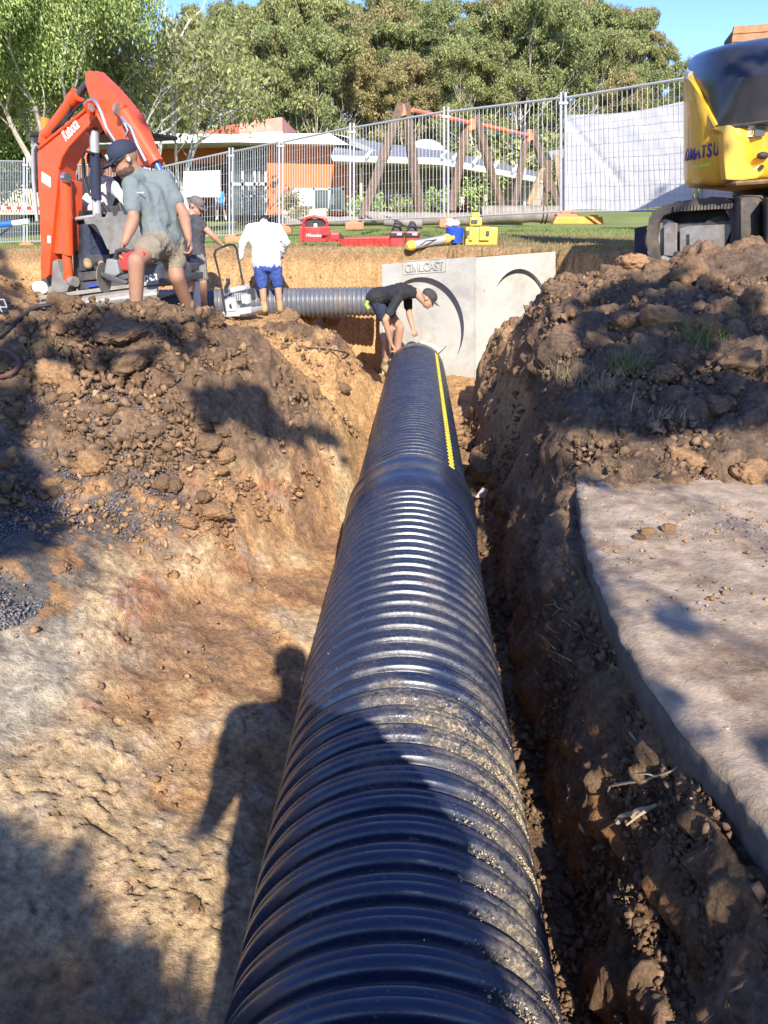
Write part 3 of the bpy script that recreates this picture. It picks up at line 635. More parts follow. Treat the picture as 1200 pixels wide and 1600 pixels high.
for i in range(len(posts) - 1):
    (xa, ta, ba, da), (xb, tb, bb, db) = posts[i], posts[i + 1]
    A0 = P(xa + 3.5 * (13 / da), ba, da); B0 = P(xb - 3.5 * (13 / db), bb, db); A1 = P(xa + 3.5 * (13 / da), ta, da); B1 = P(xb - 3.5 * (13 / db), tb, db)
    if i in (0,): pass
    f = empty('mesh_fence_panel', (A0 + B0) / 2, flab[i], 'fence panel', GF)
    ex = lambda a, b, t: a + (b - a) * t
    MB().tube([A0 - (A1 - A0) * 0.02, A1 + (A1 - A0) * 0.03], 0.021, 8).build('post', M_GALV, f); MB().tube([B0 - (B1 - B0) * 0.02, B1 + (B1 - B0) * 0.03], 0.021, 8).build('post', M_GALV, f)
    r0 = (ex(A0, A1, 0.985), ex(B0, B1, 0.985)); r1 = (ex(A0, A1, 0.045), ex(B0, B1, 0.045))
    MB().tube(r0, 0.019, 6).build('top_rail', M_GALV, f); MB().tube(r1, 0.016, 6).build('bottom_rail', M_GALV, f)
    mb = MB(); L = (B0 - A0).length; nn = max(3, int(L / 0.075)); wr = 0.0027 * (da / 13)
    for k in range(1, nn):
        t = k / nn; mb.tube([ex(r1[0], r1[1], t), ex(r0[0], r0[1], t)], wr, 3, cap=False)
    for k in range(1, 8): mb.tube([ex(r1[0], r0[0], k / 8), ex(r1[1], r0[1], k / 8)], wr, 3, cap=False)
    tag(mb.build('wire_mesh', M_GALV, f), kind='stuff')
for i, (px, t, b, d) in enumerate(posts):
    g = P(px, b, d); bl = empty('fence_block', g, blab[i], 'fence foot', 'orange plastic fence feet')
    mb = MB().box(g + Vector((0.05, 0, -0.02)), (0.34, 0.22, 0.13)); mb.build('base', M_REDO, bl, bevel=0.02)
    MB().box(g + Vector((0.05, 0, 0.065)), (0.20, 0.12, 0.05)).build('socket', M_REDO, bl, bevel=0.01)
    cl = MB().box(P(px, t + (b - t) * 0.06, d), (0.13, 0.06, 0.03)); c = cl.build('fence_clamp', M_GALV, bl) if i < 8 else None
g = P(905, 344, 12.55); bl = empty('plastic_barrier', g, 'long yellow orange plastic barrier base on the grass below the white cloth', 'barrier foot')
MB().prism([g + Vector((-.42, -.1, -.06)), g + Vector((.36, -.1, -.06)), g + Vector((.33, -.1, .05)), g + Vector((-.38, -.1, .05))], (0, .22, 0)).build('block', mat('amber_plastic', (0.75, 0.36, 0.05), 0.6, noise=0.2, dirt=(0.4, 0.2, 0.1), dirt_amt=0.5), bl, bevel=0.015)
MB().box(g + Vector((.22, 0, .06)), (.1, .12, .03)).build('handle', M_REDO, bl)
# white shade cloth hung on the panel
def cloth(name, c00, c10, c11, c01, label, sag=0.0, n=60, m=40, off=Vector((0, -0.05, 0)), seed=0):
    V = []; Fs = []
    for j in range(m + 1):
        for i in range(n + 1):
            u = i / n; v = j / m
            p = (c00 * (1 - u) + c10 * u) * (1 - v) + (c01 * (1 - u) + c11 * u) * v
            V.append((p.x, p.y, p.z, u, v))
    V = np.array(V); u, v = V[:, 3], V[:, 4]
    d = 0.018 * fbm(u * 6 + v * 2 + seed, v * 3, u * 0, 4) + 0.012 * np.sin(u * 38 + 6 * v) * (0.4 + 0.6 * v) * pnoise(u * 5, v * 2, u * 0 + seed)
    fold = np.abs((1 - v) - (0.02 + 1.45 * u)) ; d -= 0.035 * np.exp(-(fold / 0.045) ** 2) * (u < 0.5) * (seed == 0)
    P3 = V[:, :3] + np.outer(d, [0.15, -1, 0]) + np.array(off); P3[:, 2] -= sag * np.sin(math.pi * u) * (v ** 3)
    P3[:, 2] += 0.02 * np.sin(u * 9) * (1 - v) ** 3
    idx = np.arange(len(V)).reshape(m + 1, n + 1)
    Fs = np.stack([idx[:-1, :-1], idx[:-1, 1:], idx[1:, 1:], idx[1:, :-1]], -1).reshape(-1, 4)
    o = link(name, np_mesh(name, P3, Fs), M_CLOTH, None, smooth=True); return tag(o, label, 'shade cloth')
da, db = 12.6, 11.3
cloth('shade_cloth', P(877, 330, da), P(1086, 322, db), P(1092, 152, db), P(886, 178, da), 'sagging white cloth tied to the fence left of the yellow excavator', sag=0.06, off=Vector((0.0, 0.09, 0)))
cloth('shade_cloth', P(1096, 322, db), P(1320, 320, 10.2), P(1325, 100, 10.2), P(1096, 140, db), 'white cloth on the fence behind the yellow excavator', seed=3, off=Vector((0.0, 0.09, 0)))
# white board on the fence
q0 = P(287, 308, 18.1); q1 = P(344, 308, 17.75); q2 = P(344, 266, 17.75); q3 = P(287, 268, 18.1)
tag(MB().prism([q0, q1, q2, q3], (0, 0.02, 0)).build('white_board', M_WHT), 'blank white board fixed to the fence behind the capped worker', 'sign board')
mb = MB(); mb.tube([P(237, 262, 18.2) , P(237, 330, 18.2)], 0.02, 6)

# ================================================================== TREES
def limb(mb, p, d, L, r, depth, tips, rs, spread, droop=0.0, nseg=4, minr=0.02, kids=(2, 3)):
    pts = [p]; rr = [r]; q = Vector(p); dd = Vector(d).normalized()
    for i in range(nseg):
        dd = (dd + Vector((rs.gauss(0, .13), rs.gauss(0, .13), rs.gauss(0, .08) + 0.05 - droop * 0.1))).normalized()
        q = q + dd * (L / nseg); pts.append(q.copy()); rr.append(r * (1 - 0.42 * (i + 1) / nseg))
    mb.tube(pts, rr, 6 if r > 0.08 else 4, cap=False)
    if depth == 0: tips.append((q.copy(), L)); tips.append((pts[-2].copy(), L * 0.8)); return
    k = rs.choice(kids)
    for j in range(k):
        a = rs.uniform(0, 6.283); s = spread * rs.uniform(0.6, 1.3)
        nd = (dd + Vector((math.cos(a) * s, math.sin(a) * s, rs.uniform(-0.15, 0.35) - droop))).normalized()
        limb(mb, q, nd, L * rs.uniform(0.62, 0.85), rr[-1] * rs.uniform(0.6, 0.8), depth - 1, tips, rs, spread, droop, nseg, minr, kids)
    if depth >= 2:
        a = rs.uniform(0, 6.283); limb(mb, pts[nseg // 2 + 1], (dd + Vector((math.cos(a), math.sin(a), .1)) * 1.0).normalized(), L * .55, rr[-1] * .5, depth - 2, tips, rs, spread, droop, nseg, minr, kids)
def leaf_mesh(name, cen, rad, per, size, droop=0.5, seed=0, flat=0.55, aspect=0.38):
    g = np.random.default_rng(seed); cen = np.asarray(cen); n = len(cen) * per
    d = g.normal(size=(n, 3)); d /= np.linalg.norm(d, axis=1)[:, None]; rr = g.random(n)[:, None] ** 0.4
    c = np.repeat(cen, per, 0) + d * rr * np.repeat(rad, per)[:, None] * np.array([1, 1, flat])
    ax = g.normal(size=(n, 3)); ax[:, 2] -= droop * 1.6; ax /= np.linalg.norm(ax, axis=1)[:, None]
    sd = np.cross(ax, g.normal(size=(n, 3))); sd /= np.linalg.norm(sd, axis=1)[:, None]
    s = size * (0.6 + 0.8 * g.random(n))[:, None]
    V = np.stack([c - ax * s, c + sd * s * aspect, c + ax * s, c - sd * s * aspect], 1).reshape(-1, 3)
    return np_mesh(name, V, np.arange(4 * n).reshape(n, 4))
def gum_variant(seed, h):
    rs = random.Random(seed); mb = MB(); tips = []
    q = Vector((0, 0, -1.5)); d = Vector((rs.uniform(-.1, .1), rs.uniform(-.1, .1), 1)).normalized(); hh = h * rs.uniform(.12, .22); r = h * 0.016
    mb.tube([q, q + d * 1.5, q + d * (hh + 1.5)], [r * 1.5, r * 1.2, r], 7, cap=False); top = q + d * (hh + 1.5)
    for j in range(rs.choice((3, 4))):
        a = j * 6.283 / 3.5 + rs.uniform(-.5, .5); limb(mb, top, Vector((math.cos(a) * .55, math.sin(a) * .55, 1)), h * .225, r * .62, 4, tips, rs, .62)
    for j in range(5):
        a = rs.uniform(0, 6.283); limb(mb, Vector((0, 0, h * rs.uniform(.10, .3))), Vector((math.cos(a) * 1.1, math.sin(a) * 1.1, .55)), h * .17, r * .35, 2, tips, rs, .8)
    c = np.array([tuple(t[0]) for t in tips]); rad = np.array([h * .050 * rs.uniform(.6, 1.3) for t in tips])
    return mb.mesh('trunk'), (c, rad)
VAR = []
for s in range(6):
    h = 20; tm, (c, rad) = gum_variant(20 + s, h)
    VAR.append((tm, leaf_mesh('crown', c, rad, max(12, int(42000 / len(c))), 0.17, 0.4, s, 0.6)))
def place_tree(v, x, y, z, sc, rz, lm, name='gum_tree', label=None, group=None, squash=1.0, bark=None):
    tm, cm = VAR[v]; r = empty(name, (x, y, z), label, 'tree', group, rz); r.scale = (sc * .8, sc * .8, sc * squash)
    for nm, me_, mt in (('trunk', tm, bark or M_BARK), ('crown', cm, lm)):
        if not me_.materials: me_.materials.append(mt)
        o = bpy.data.objects.new(nm, me_); COL.objects.link(o); o.parent = r
        o.material_slots[0].link = 'OBJECT'; o.material_slots[0].material = mt
    return r
# skyline in the photograph: (px, py of tree tops)
skx = [-200, 228, 235, 330, 345, 420, 560, 640, 700, 735, 760, 850, 905, 950, 985, 1010, 1040, 1075, 1110, 1300]
sky_ = [60, 70, 100, 90, 30, -10, -15, 10, 14, 20, -20, -20, 5, 35, 75, 95, 80, 80, 100, 150]
rt = random.Random(11); nt_ = 0
rows = [(54, 15, 0.62, 13), (64, 11, 0.78, 15), (78, 10, 0.95, 17), (94, 9, 1.1, 19), (112, 8, 1.15, 21)]
for ri, (yy, hgt, sc0, cnt) in enumerate(rows):
    for k in range(cnt):
        px = -60 + (1340 / cnt) * (k + .5 + rt.uniform(-.35, .35)); d = yy + rt.uniform(-4, 4)
        x = (px - 600) / F * d * 1.02; zb = float(Hlawn(np.array([x]), np.array([d]))[0]) - 0.3
        top = np.interp(px, skx, sky_); zt = P(px, top, d).z
        hmax = zt - zb; h = min(hmax * rt.uniform(.92, 1.12 if ri > 2 else 1.0), 27 if ri > 1 else 17)
        if h < 4: continue
        sc = h / 17.8
        if ri == 0: h = min(h, rt.uniform(7, 13)); sc = h / 17.8
        li = rt.choice([0, 0, 1, 2]); lm = M_LEAF[li]; nt_ += 1; lb = '%s gum tree in the %s of the wood, %s' % (('olive', 'brownish', 'green')[li], ('front row', 'second row', 'middle', 'back row', 'skyline')[ri], 'far left behind the excavator' if px < 150 else 'behind the bare trees' if px < 350 else 'behind the roof parapet' if px < 480 else 'over the orange school wall' if px < 590 else 'above the first swing frame' if px < 690 else 'above the swing beam' if px < 820 else 'above the last swing frame' if px < 890 else 'above the white shade cloth' if px < 1070 else 'behind the yellow excavator')
        place_tree(rt.randrange(6), x, d, zb, sc, rt.uniform(0, 6.28), lm, label=lb, group='gum trees on the wooded hill')
# larger individual gums behind the school roof
for px, top, base, d, v, lm, lab in ((470, -25, 210, 52, 0, 0, 'big gum tree with a grey forked trunk behind the red school roof'), (520, 20, 200, 56, 2, 1, 'brownish gum tree right of the red school roof'), (590, 10, 210, 60, 3, 1, 'brown tinged gum tree above the left swing frame'), (820, -20, 200, 62, 4, 2, 'tall many limbed gum tree above the swing beam'), (640, 15, 210, 58, 5, 2, 'green gum tree with leaning pale limbs behind the A frame'), (400, 40, 210, 50, 1, 0, 'gum tree behind the bare branched tree and red roof')):
    x = (px - 600) / F * d; zb = float(Hlawn(np.array([x]), np.array([d]))[0]) - .3; h = P(px, top, d).z - zb
    place_tree(v, x, d, zb, h / 17.8, rt.uniform(0, 6.28), M_LEAF[lm], label=lab)
# near left trees
def leafy_tree(label, px, base, d, h, seed, lm, n_l, leaf, droop, rootz, name='leafy_tree', clump=.5, bark=M_BARK, spread=.7, lower=.2, per=60, bend=0.0, depth=4):
    rs = random.Random(seed); mb = MB(); tips = []; x = (px - 600) / F * d; o = Vector((x, d, rootz)); r = h * .018
    q = o - Vector((0, 0, .4)); top = q + Vector((rs.uniform(-.05, .05) + bend, 0, 1)) * (h * lower)
    mb.tube([q, (q + top) / 2 + Vector((.05, 0, 0)), top], [r * 1.5, r * 1.1, r], 8, cap=False)
    for j in range(n_l):
        a = j * 6.283 / n_l + rs.uniform(-.4, .4); limb(mb, top, Vector((math.cos(a) * .6, math.sin(a) * .6, 1)), h * .25, r * .6, depth - 1, tips, rs, spread, droop * .15)
    rt_ = empty(name, o, label, 'tree'); mb.build('trunk', bark, rt_)
    if per:
        c = np.array([tuple(t[0]) for t in tips]); c = c[c[:, 2] > rootz + 1.0]
        me_ = leaf_mesh('crown', c, np.full(len(c), clump) * (0.7 + 0.6 * np.random.default_rng(seed).random(len(c))), per, leaf, droop, seed, .9 + droop)
        link('crown', me_, lm, rt_)
    return rt_, tips
leafy_tree('large pale green weeping tree behind the orange excavator', 10, 330, 24, 9.4, 3, M_LEAF[3], 5, .048, 1.0, 2.0, clump=.7, per=620, lower=.12, spread=.5)
leafy_tree('pale green weeping tree between the excavator boom and the bare branches', 118, 330, 23, 8.8, 5, M_LEAF[3], 5, .048, 1.0, 2.0, clump=.62, per=600, lower=.15, spread=.42)
leafy_tree('green weeping tree at the left edge of the view', -60, 330, 22, 8.5, 8, M_LEAF[3], 5, .048, .9, 1.9, clump=.8, per=450, lower=.12)
leafy_tree('dark bright green bush tree low at the left edge behind the fence', -5, 330, 26, 4.5, 9, M_LEAF[4], 5, .08, .2, 1.9, clump=.6, per=150, lower=.08)
leafy_tree('sparse tree with white bare twigs right of the excavator boom', 262, 330, 25, 6.6, 12, M_LEAF[0], 4, .09, .6, 2.0, name='bare_branched_tree', clump=.45, bark=M_BARKW, per=10, lower=.22, spread=.8, depth=5)
leafy_tree('sparse white branched tree over the white school roof', 312, 330, 27, 6.2, 14, M_LEAF[0], 4, .09, .6, 2.0, name='bare_branched_tree', clump=.4, bark=M_BARKW, per=7, lower=.25, spread=.85, depth=5)
def dead(label, pts):
    o = P(*pts[0][0][:2], 26); rt_ = empty('dead_tree', o, label, 'tree'); mb = MB()
    for br in pts:
        w3 = [P(a, b, 26) + Vector((0, random.uniform(-.2, .2), 0)) for a, b in br[:-1]]; r0 = br[-1]; mb.tube(w3, [r0 * (1 - .75 * i / (len(w3) - 1)) for i in range(len(w3))], 5)
    mb.build('trunk', M_BARKW, rt_)
dead('tall dead white branches standing up into the sky gap', [[(272, 215), (270, 160), (266, 100), (265, 60), (258, 20), (262, -10), .07], [(265, 60), (250, 15), (246, -5), .035], [(266, 100), (284, 60), (298, 35), (316, 15), (322, -8), .045], [(298, 35), (290, 20), .02], [(310, 22), (316, 30), .015], [(272, 215), (276, 175), (300, 160), (330, 175), .05], [(270, 160), (285, 135), (310, 120), .03], [(284, 60), (300, 68), (315, 60), .02]])

# undergrowth between the trunks on the hill
g_ = np.random.default_rng(5); n_u = 900
uy = 47 + 60 * g_.random(n_u); ux = (g_.random(n_u) - .5) * 1.25 * uy; uz = Hlawn(ux, uy) + 0.2
cc_ = []; rr_ = []
for k in range(n_u):
    hh_ = g_.uniform(1.0, 4.0)
    for q in range(3): cc_.append((ux[k] + g_.normal() * 1.0, uy[k] + g_.normal() * .8, uz[k] + hh_ * g_.random())); rr_.append(g_.uniform(.9, 1.7))
uo = link('forest_undergrowth', leaf_mesh('forest_undergrowth', np.array(cc_), np.array(rr_), 34, 0.20, 0.1, 3, .9), M_LEAF[0]); tag(uo, 'dense green undergrowth filling the space between the gum trunks on the hill', 'undergrowth', kind='stuff')

# ================================================================== SCHOOL AND BACKGROUND
def quad(mb, pts, ext): return mb.prism(pts, ext)
bd = empty('school_building', P(480, 335, 34), 'orange rendered school building with a white roof and tall grey windows', 'building')
D1 = 34
def pan(name, m, pts, d=D1, depth=0.2, parent=bd, bevel=0.0, dx=0.0):
    return MB().prism([P(a, b, d) for a, b in pts], Vector((dx, depth, 0))).build(name, m, parent, bevel)
pan('wall', M_BWALL, [(417, 222), (549, 222), (549, 336), (417, 336)], depth=9, dx=1.0)
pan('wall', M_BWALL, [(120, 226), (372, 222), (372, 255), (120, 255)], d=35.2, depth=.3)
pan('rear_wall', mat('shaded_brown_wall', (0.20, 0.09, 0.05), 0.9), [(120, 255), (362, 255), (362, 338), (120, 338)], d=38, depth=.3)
pan('roof', M_WHT, [(118, 213), (236, 208), (372, 210), (515, 208), (545, 214), (545, 226), (372, 222), (120, 226)], d=33, depth=11)
pan('roof_sheet', M_ROOFR, [(298, 211), (356, 196), (376, 193), (376, 209), (340, 212)], d=35.5, depth=4)
pan('parapet', mat('faded_red_parapet', (0.60, 0.25, 0.18), 0.85, noise=0.2, nscale=1, dirt=(0.62, 0.5, 0.42), dirt_amt=0.8, dirt_scale=0.6), [(374, 191), (441, 183), (441, 211), (374, 209)], d=34.5, depth=5)
pan('parapet_coping', M_WHT, [(374, 209.5), (441, 205), (441, 215), (374, 215)], d=34.2, depth=.2)
# tall glazed bay
gl = pan('entrance_window', M_GLASS, [(361, 233), (417, 231), (417, 336), (361, 336)], d=34.6, depth=.05)
for a, b, c, d_ in ((361, 232, 365, 336), (377, 232, 381, 336), (396, 231, 400, 336), (413, 230, 418, 336), (361, 285, 418, 290), (378, 305, 413, 308), (361, 232, 418, 235), (387, 290, 389.5, 336), (404, 232, 406, 286)):
    pan('mullion', M_FRAME, [(a, b), (c, b), (c, d_), (a, d_)], d=34.45, depth=.12, parent=gl)
wl = pan('low_window', M_GLASS, [(457, 296), (536, 291), (536, 328), (457, 330)], d=33.92, depth=.05)
for a, b, c, d_ in ((456, 294, 459, 331), (534, 290, 538, 329), (456, 294, 538, 297), (456, 327, 538, 330), (489, 294, 492, 330), (513, 293, 516, 330)):
    pan('window_frame', M_WHT, [(a, b), (c, b), (c, d_), (a, d_)], d=33.85, depth=.1, parent=wl)
pan('blind', M_WHT, [(460, 298), (488, 297), (488, 322), (460, 323)], d=33.88, depth=.02); pan('poster', M_WHT, [(516, 303), (523, 303), (523, 320), (516, 320)], d=33.87, depth=.02)
pan('wall_lamp', M_BLK, [(424, 283), (430, 283), (430, 288), (424, 288)], d=33.8, depth=.1)
pan('retaining_wall', M_CREAM, [(440, 330), (510, 325), (510, 342), (440, 345)], d=31, depth=.5)
for px in (250, 300, 335): pan('mullion', M_FRAME, [(px, 255), (px + 4, 255), (px + 4, 338), (px, 338)], d=37.6, depth=.15)
# lower wing with veranda
wg = empty('school_wing', P(690, 330, 34), 'long low school wing with grey sheet roof, white gutter and shaded veranda', 'building')
pw = lambda *a, **k: pan(*a, parent=wg, **k)
pw('fascia', M_WHT, [(517, 243), (690, 247), (850, 279), (850, 286), (690, 257), (520, 251)], d=30, depth=.35)
MB().add([P(517, 243, 30.1), P(690, 247, 30.1), P(850, 279, 30.1), P(838, 268, 38), P(700, 236, 38), P(600, 224, 38), P(530, 212, 38)], [(0, 1, 5, 6), (1, 2, 3, 4), (1, 4, 5)]).build('roof', M_ROOFG, wg)
MB().prism([P(520, 252, 30.3), P(690, 258, 30.3), P(850, 287, 30.3), P(840, 287, 36), P(690, 262, 36), P(530, 258, 36)], (0, 0, .06)).build('soffit', M_BEIGE, wg)
pw('wall', mat('buff_wall', (0.33, 0.27, 0.20), 0.9), [(550, 252), (700, 258), (700, 335), (550, 335)], d=36, depth=.3)
pw('wall', mat('brick_red_wall', (0.22, 0.07, 0.045), 0.9, noise=0.15), [(700, 262), (765, 272), (765, 335), (700, 335)], d=36.2, depth=.3)
pw('wall', mat('buff_wall', (0.33, 0.27, 0.20), 0.9), [(765, 272), (850, 286), (850, 330), (765, 330)], d=36.3, depth=.3)
for x0, x1 in ((582, 600), (603, 622), (632, 662), (664, 690)):
    g = pw('window', M_GLASS, [(x0, 298), (x1, 298), (x1, 326), (x0, 326)], d=35.9, depth=.05)
    pan('window_frame', M_FRAME, [(x0 - 1, 296), (x1 + 1, 296), (x1 + 1, 298.5), (x0 - 1, 298.5)], d=35.85, depth=.1, parent=g)
for px in (562, 650, 708, 757, 818): pw('column', M_BEIGE, [(px, 262), (px + 4, 262), (px + 4, 336), (px, 336)], d=31, depth=.15)
for px in (570, 600, 688, 706, 738, 770, 800): pw('roof_bracket', M_WHT, [(px, 243 + max(0, px - 690) * .2), (px + 9, 234 + max(0, px - 690) * .2), (px + 11, 236 + max(0, px - 690) * .2), (px + 3, 248 + max(0, px - 690) * .2)], d=29.8, depth=.1)
dm = MB().ell(P(665, 240, 40), (0.95, 0.95, 0.62), 14, 8).build('roof_dome', M_WHT, wg, smooth=True)
MB().prism([P(515, 208, 33), P(540, 214, 33), P(600, 240, 33), P(590, 243, 33), P(545, 226, 33)], (0, 5, 0)).build('roof_edge', M_ROOFG, wg)
# cream house at the left
ch = empty('cream_house', P(20, 330, 36), 'cream house with a white eave seen at the left edge behind the fence', 'house')
pc = lambda *a, **k: pan(*a, parent=ch, **k)
pc('wall', M_CREAM, [(-160, 260), (72, 262), (72, 335), (-160, 335)], d=36, depth=6)
pc('roof', M_WHT, [(-170, 246), (62, 256), (80, 262), (80, 266), (-170, 258)], d=35, depth=7)
g = pc('window', M_GLASS, [(4, 266), (48, 268), (48, 290), (4, 290)], d=35.95, depth=.04)
for a, b, c, d_ in ((3, 265, 6, 291), (46, 265, 49, 291), (28, 265, 30, 291), (3, 288, 49, 291)): pan('window_frame', M_WHT, [(a, b), (c, b), (c, d_), (a, d_)], d=35.85, depth=.08, parent=g)
pf_ = empty('picket_fence', P(10, 328, 28), 'black steel picket fence in front of the cream house', 'fence')
for k in range(46):
    x = -120 + k * 4.2; MB().box(P(x, 309, 28), (.02, .02, .95)).build('picket', M_BLK, pf_)
MB().tube([P(-125, 292, 28), P(72, 292, 28)], .02, 4).build('rail', M_BLK, pf_); MB().tube([P(-125, 325, 28), P(72, 325, 28)], .02, 4).build('rail', M_BLK, pf_)
# second white/grey building sliver behind excavator legs
# swing set
sw = empty('swing_set', P(720, 335, 22), 'big timber A frame swing set with an orange beam and blue clamps', 'swing set')
def post(a, b, d, r=.105, m=M_WOOD, par=sw, name='post', d2=None): return MB().tube([P(*a, d), P(*b, d2 or d)], [r, r * 1.1], 7).build(name, m, par)
post((627, 162), (566, 342), 19.5, .115, d2=19.0); post((633, 162), (657, 340), 19.5, .12, d2=20.2)
post((729, 195), (705, 330), 22.0, .115, d2=21.6); post((742, 182), (783, 325), 22.0, .12, d2=22.6)
post((822, 218), (803, 324), 24.5, .11, d2=24.2); post((830, 204), (873, 326), 24.5, .12, d2=25)
post((849, 262), (826, 320), 24.0, .09, M_WOODL); post((842, 238), (856, 300), 24, .08, M_WOOD)
MB().tube([P(644, 172, 19.5), P(736, 192, 22.0)], .05, 8).build('beam', M_REDO, sw); MB().tube([P(738, 192, 22.0), P(828, 212, 24.5)], .05, 8).build('beam', M_REDO, sw)
for a, d in (((630, 172), 19.4), ((738, 194), 21.9), ((828, 211), 24.4)):
    MB().prism([P(a[0] - 11, a[1] + 13, d), P(a[0] - 3, a[1] - 9, d), P(a[0] + 3, a[1] - 9, d), P(a[0] + 5, a[1] + 7, d)], (0, .12, 0)).build('bracket', M_REDO, sw)
for px in (666, 718, 757, 775, 802, 818):
    t = (px - 644) / (828 - 644); d = 19.5 + 5 * t; py = 172 + 40 * t
    c = MB(); c.tube([P(px, py - 4, d - .07), P(px, py + 5, d - .07)], .035, 6); c.tube([P(px - 3, py, d - .08), P(px + 3, py, d - .08)], .03, 6); c.build('clamp', M_SWB, sw)
cf = empty('climbing_frame', P(875, 320, 26), 'timber and grey metal climbing frame right of the swing set', 'play equipment')
MB().prism([P(856, 236, 26), P(884, 232, 26), P(884, 246, 26), P(862, 250, 26)], (0, .8, 0)).build('panel', M_ROOFG, cf); post((868, 240), (880, 320), 26, .09, M_WOODL, cf); post((858, 250), (850, 320), 26, .08, M_WOOD, cf)
# logs edging the playground
lg = 'logs edging the playground'
for i, (a, b, d, r, lb) in enumerate((((570, 340), (752, 343), 17.2, .13, 'weathered log lying behind the red tool bags'), ((752, 336), (878, 334), 16.6, .17, 'thick grey log with black straps left of the white cloth'), ((440, 347), (560, 345), 18.5, .10, 'low timber log edging behind the red charger box'), ((600, 346), (660, 349), 16.8, .10, 'short log piece lying under the first swing frame'))):
    o = empty('log', (P(*a, d) + P(*b, d)) / 2, lb, 'log', lg); n_p = 8
    pts_ = [P(*a, d) + (P(*b, d) - P(*a, d)) * k / n_p + Vector((0, random.uniform(-.01, .01), random.uniform(-.012, .012))) for k in range(n_p + 1)]
    MB().tube(pts_, [r * random.uniform(.94, 1.05) for _ in pts_], 12).build('trunk', mat('grey_log', (0.26, 0.22, 0.18), 0.95, noise=0.35, nscale=5, bump=0.008, bscale=12), o, smooth=True)
    if i == 1:
        for px in (846, 852): MB().tube([P(px, 335, d), P(px + 1.3, 335, d)], r * 1.08, 12).build('strap', M_BLK, o)
# shrubs near the buildings
def shrub(px, py, d, w_, h_, lm, label, seed):
    o = P(px, py, d); r = empty('garden_shrub', o, label, 'shrub', 'garden shrubs in front of the school')
    g = np.random.default_rng(seed); c = np.stack([o.x + (g.random(14) - .5) * w_, o.y + (g.random(14) - .5) * w_, o.z + g.random(14) * h_], -1)
    link('foliage', leaf_mesh('foliage', c, np.full(14, .25 * w_), 60, .06, -.2, seed, .9), lm, r)
    mb = MB()
    for k in range(5): mb.tube([o - Vector((0, 0, .1)), Vector(c[k])], [.02, .008], 4)
    mb.build('stems', M_ROOTD, r)
shrub(745, 332, 25, 1.5, .9, M_LEAF[3], 'flowering green shrub behind the second swing frame', 1); shrub(578, 338, 24, 1.1, .5, M_LEAF[3], 'low green shrub beside the first swing post', 2)
shrub(462, 345, 22, .8, .7, M_LEAF[1], 'thin reddish shrub behind the red charger box', 3); shrub(690, 330, 26, .9, .6, M_LEAF[3], 'round green shrub under the veranda gutter', 4)
shrub(640, 335, 25, .9, .5, M_LEAF[0], 'green shrub between the first swing posts', 5)
# timber clad tower whose top shows over the black hood
tw = empty('timber_clad_tower', P(1230, 60, 16), 'brown timber board cladding rising behind the black excavator hood', 'structure')
for k in range(26):
    z0 = k * .13; a = P(1147, 41, 16) - Vector((0, 0, z0)); b = a + Vector((2.6, -.9, 0))
    MB().prism([a, b, b - Vector((0, 0, .118)), a - Vector((0, 0, .118))], (0.02, .1, 0)).build('board', M_CEDAR, tw)
a = P(1149, 42, 16.12)
MB().prism([a, a + Vector((2.55, -.9, 0)), a + Vector((2.55, -.9, -4.6)), a + Vector((0, 0, -4.6))], (0.3, 1.2, 0)).build('frame', M_WOOD, tw)

# ================================================================== TOOLS ON THE LAWN
def T(px, py, d): return P(px, py, d)
def bx(name, m, par, px, py, d, size, bev=.01, rz=0, dz=0):
    return MB().box(P(px, py, d) + Vector((0, 0, dz)), size, Matrix.Rotation(rz, 3, 'Z')).build(name, m, par, bev)
ct = empty('charger_box', T(492, 377, 12.9), 'red and black jobsite charger box with a red carry handle', 'charger')
bx('lower_body', M_RED, ct, 491, 366, 12.9, (.44, .26, .22)); bx('upper_body', M_BLK, ct, 492, 350, 12.92, (.38, .24, .16))
for px in (474, 511): MB().tube([T(px, 376, 12.75), T(px, 346, 12.75)], .022, 6).build('guard_post', M_RED, ct)
MB().tube([T(474, 347, 12.78), T(479, 341, 12.78), T(492, 338, 12.78), T(505, 341, 12.78), T(511, 347, 12.78)], .022, 8).build('handle', M_RED, ct, smooth=True)
bx('battery', M_RED, ct, 509, 361, 12.75, (.12, .1, .13)); bx('charge_light', M_WHT, ct, 493, 352, 12.79, (.05, .02, .05), .003)
text('Milwaukee', .07, M_WHT, ct, T(478, 370, 12.765) + Vector((0, 0, 0)), (1, 0, 0), (0, 0.05, 1), width=.24, shear=.3)
kt = empty('cordless_saw', T(525, 377, 12.8), 'small red and black cordless tool lying beside the charger box', 'power tool')
bx('body', M_RED, kt, 523, 370, 12.8, (.16, .14, .13), .03); MB().tube([T(530, 366, 12.8), T(538, 377, 12.75)], .03, 8).build('handle', M_BLK, kt)
tr = empty('red_tray', T(570, 385, 12.7), 'long shallow red plastic tray on the rim of the trench', 'tray')
a0 = T(532, 386, 12.55); b0 = T(612, 386, 12.55)
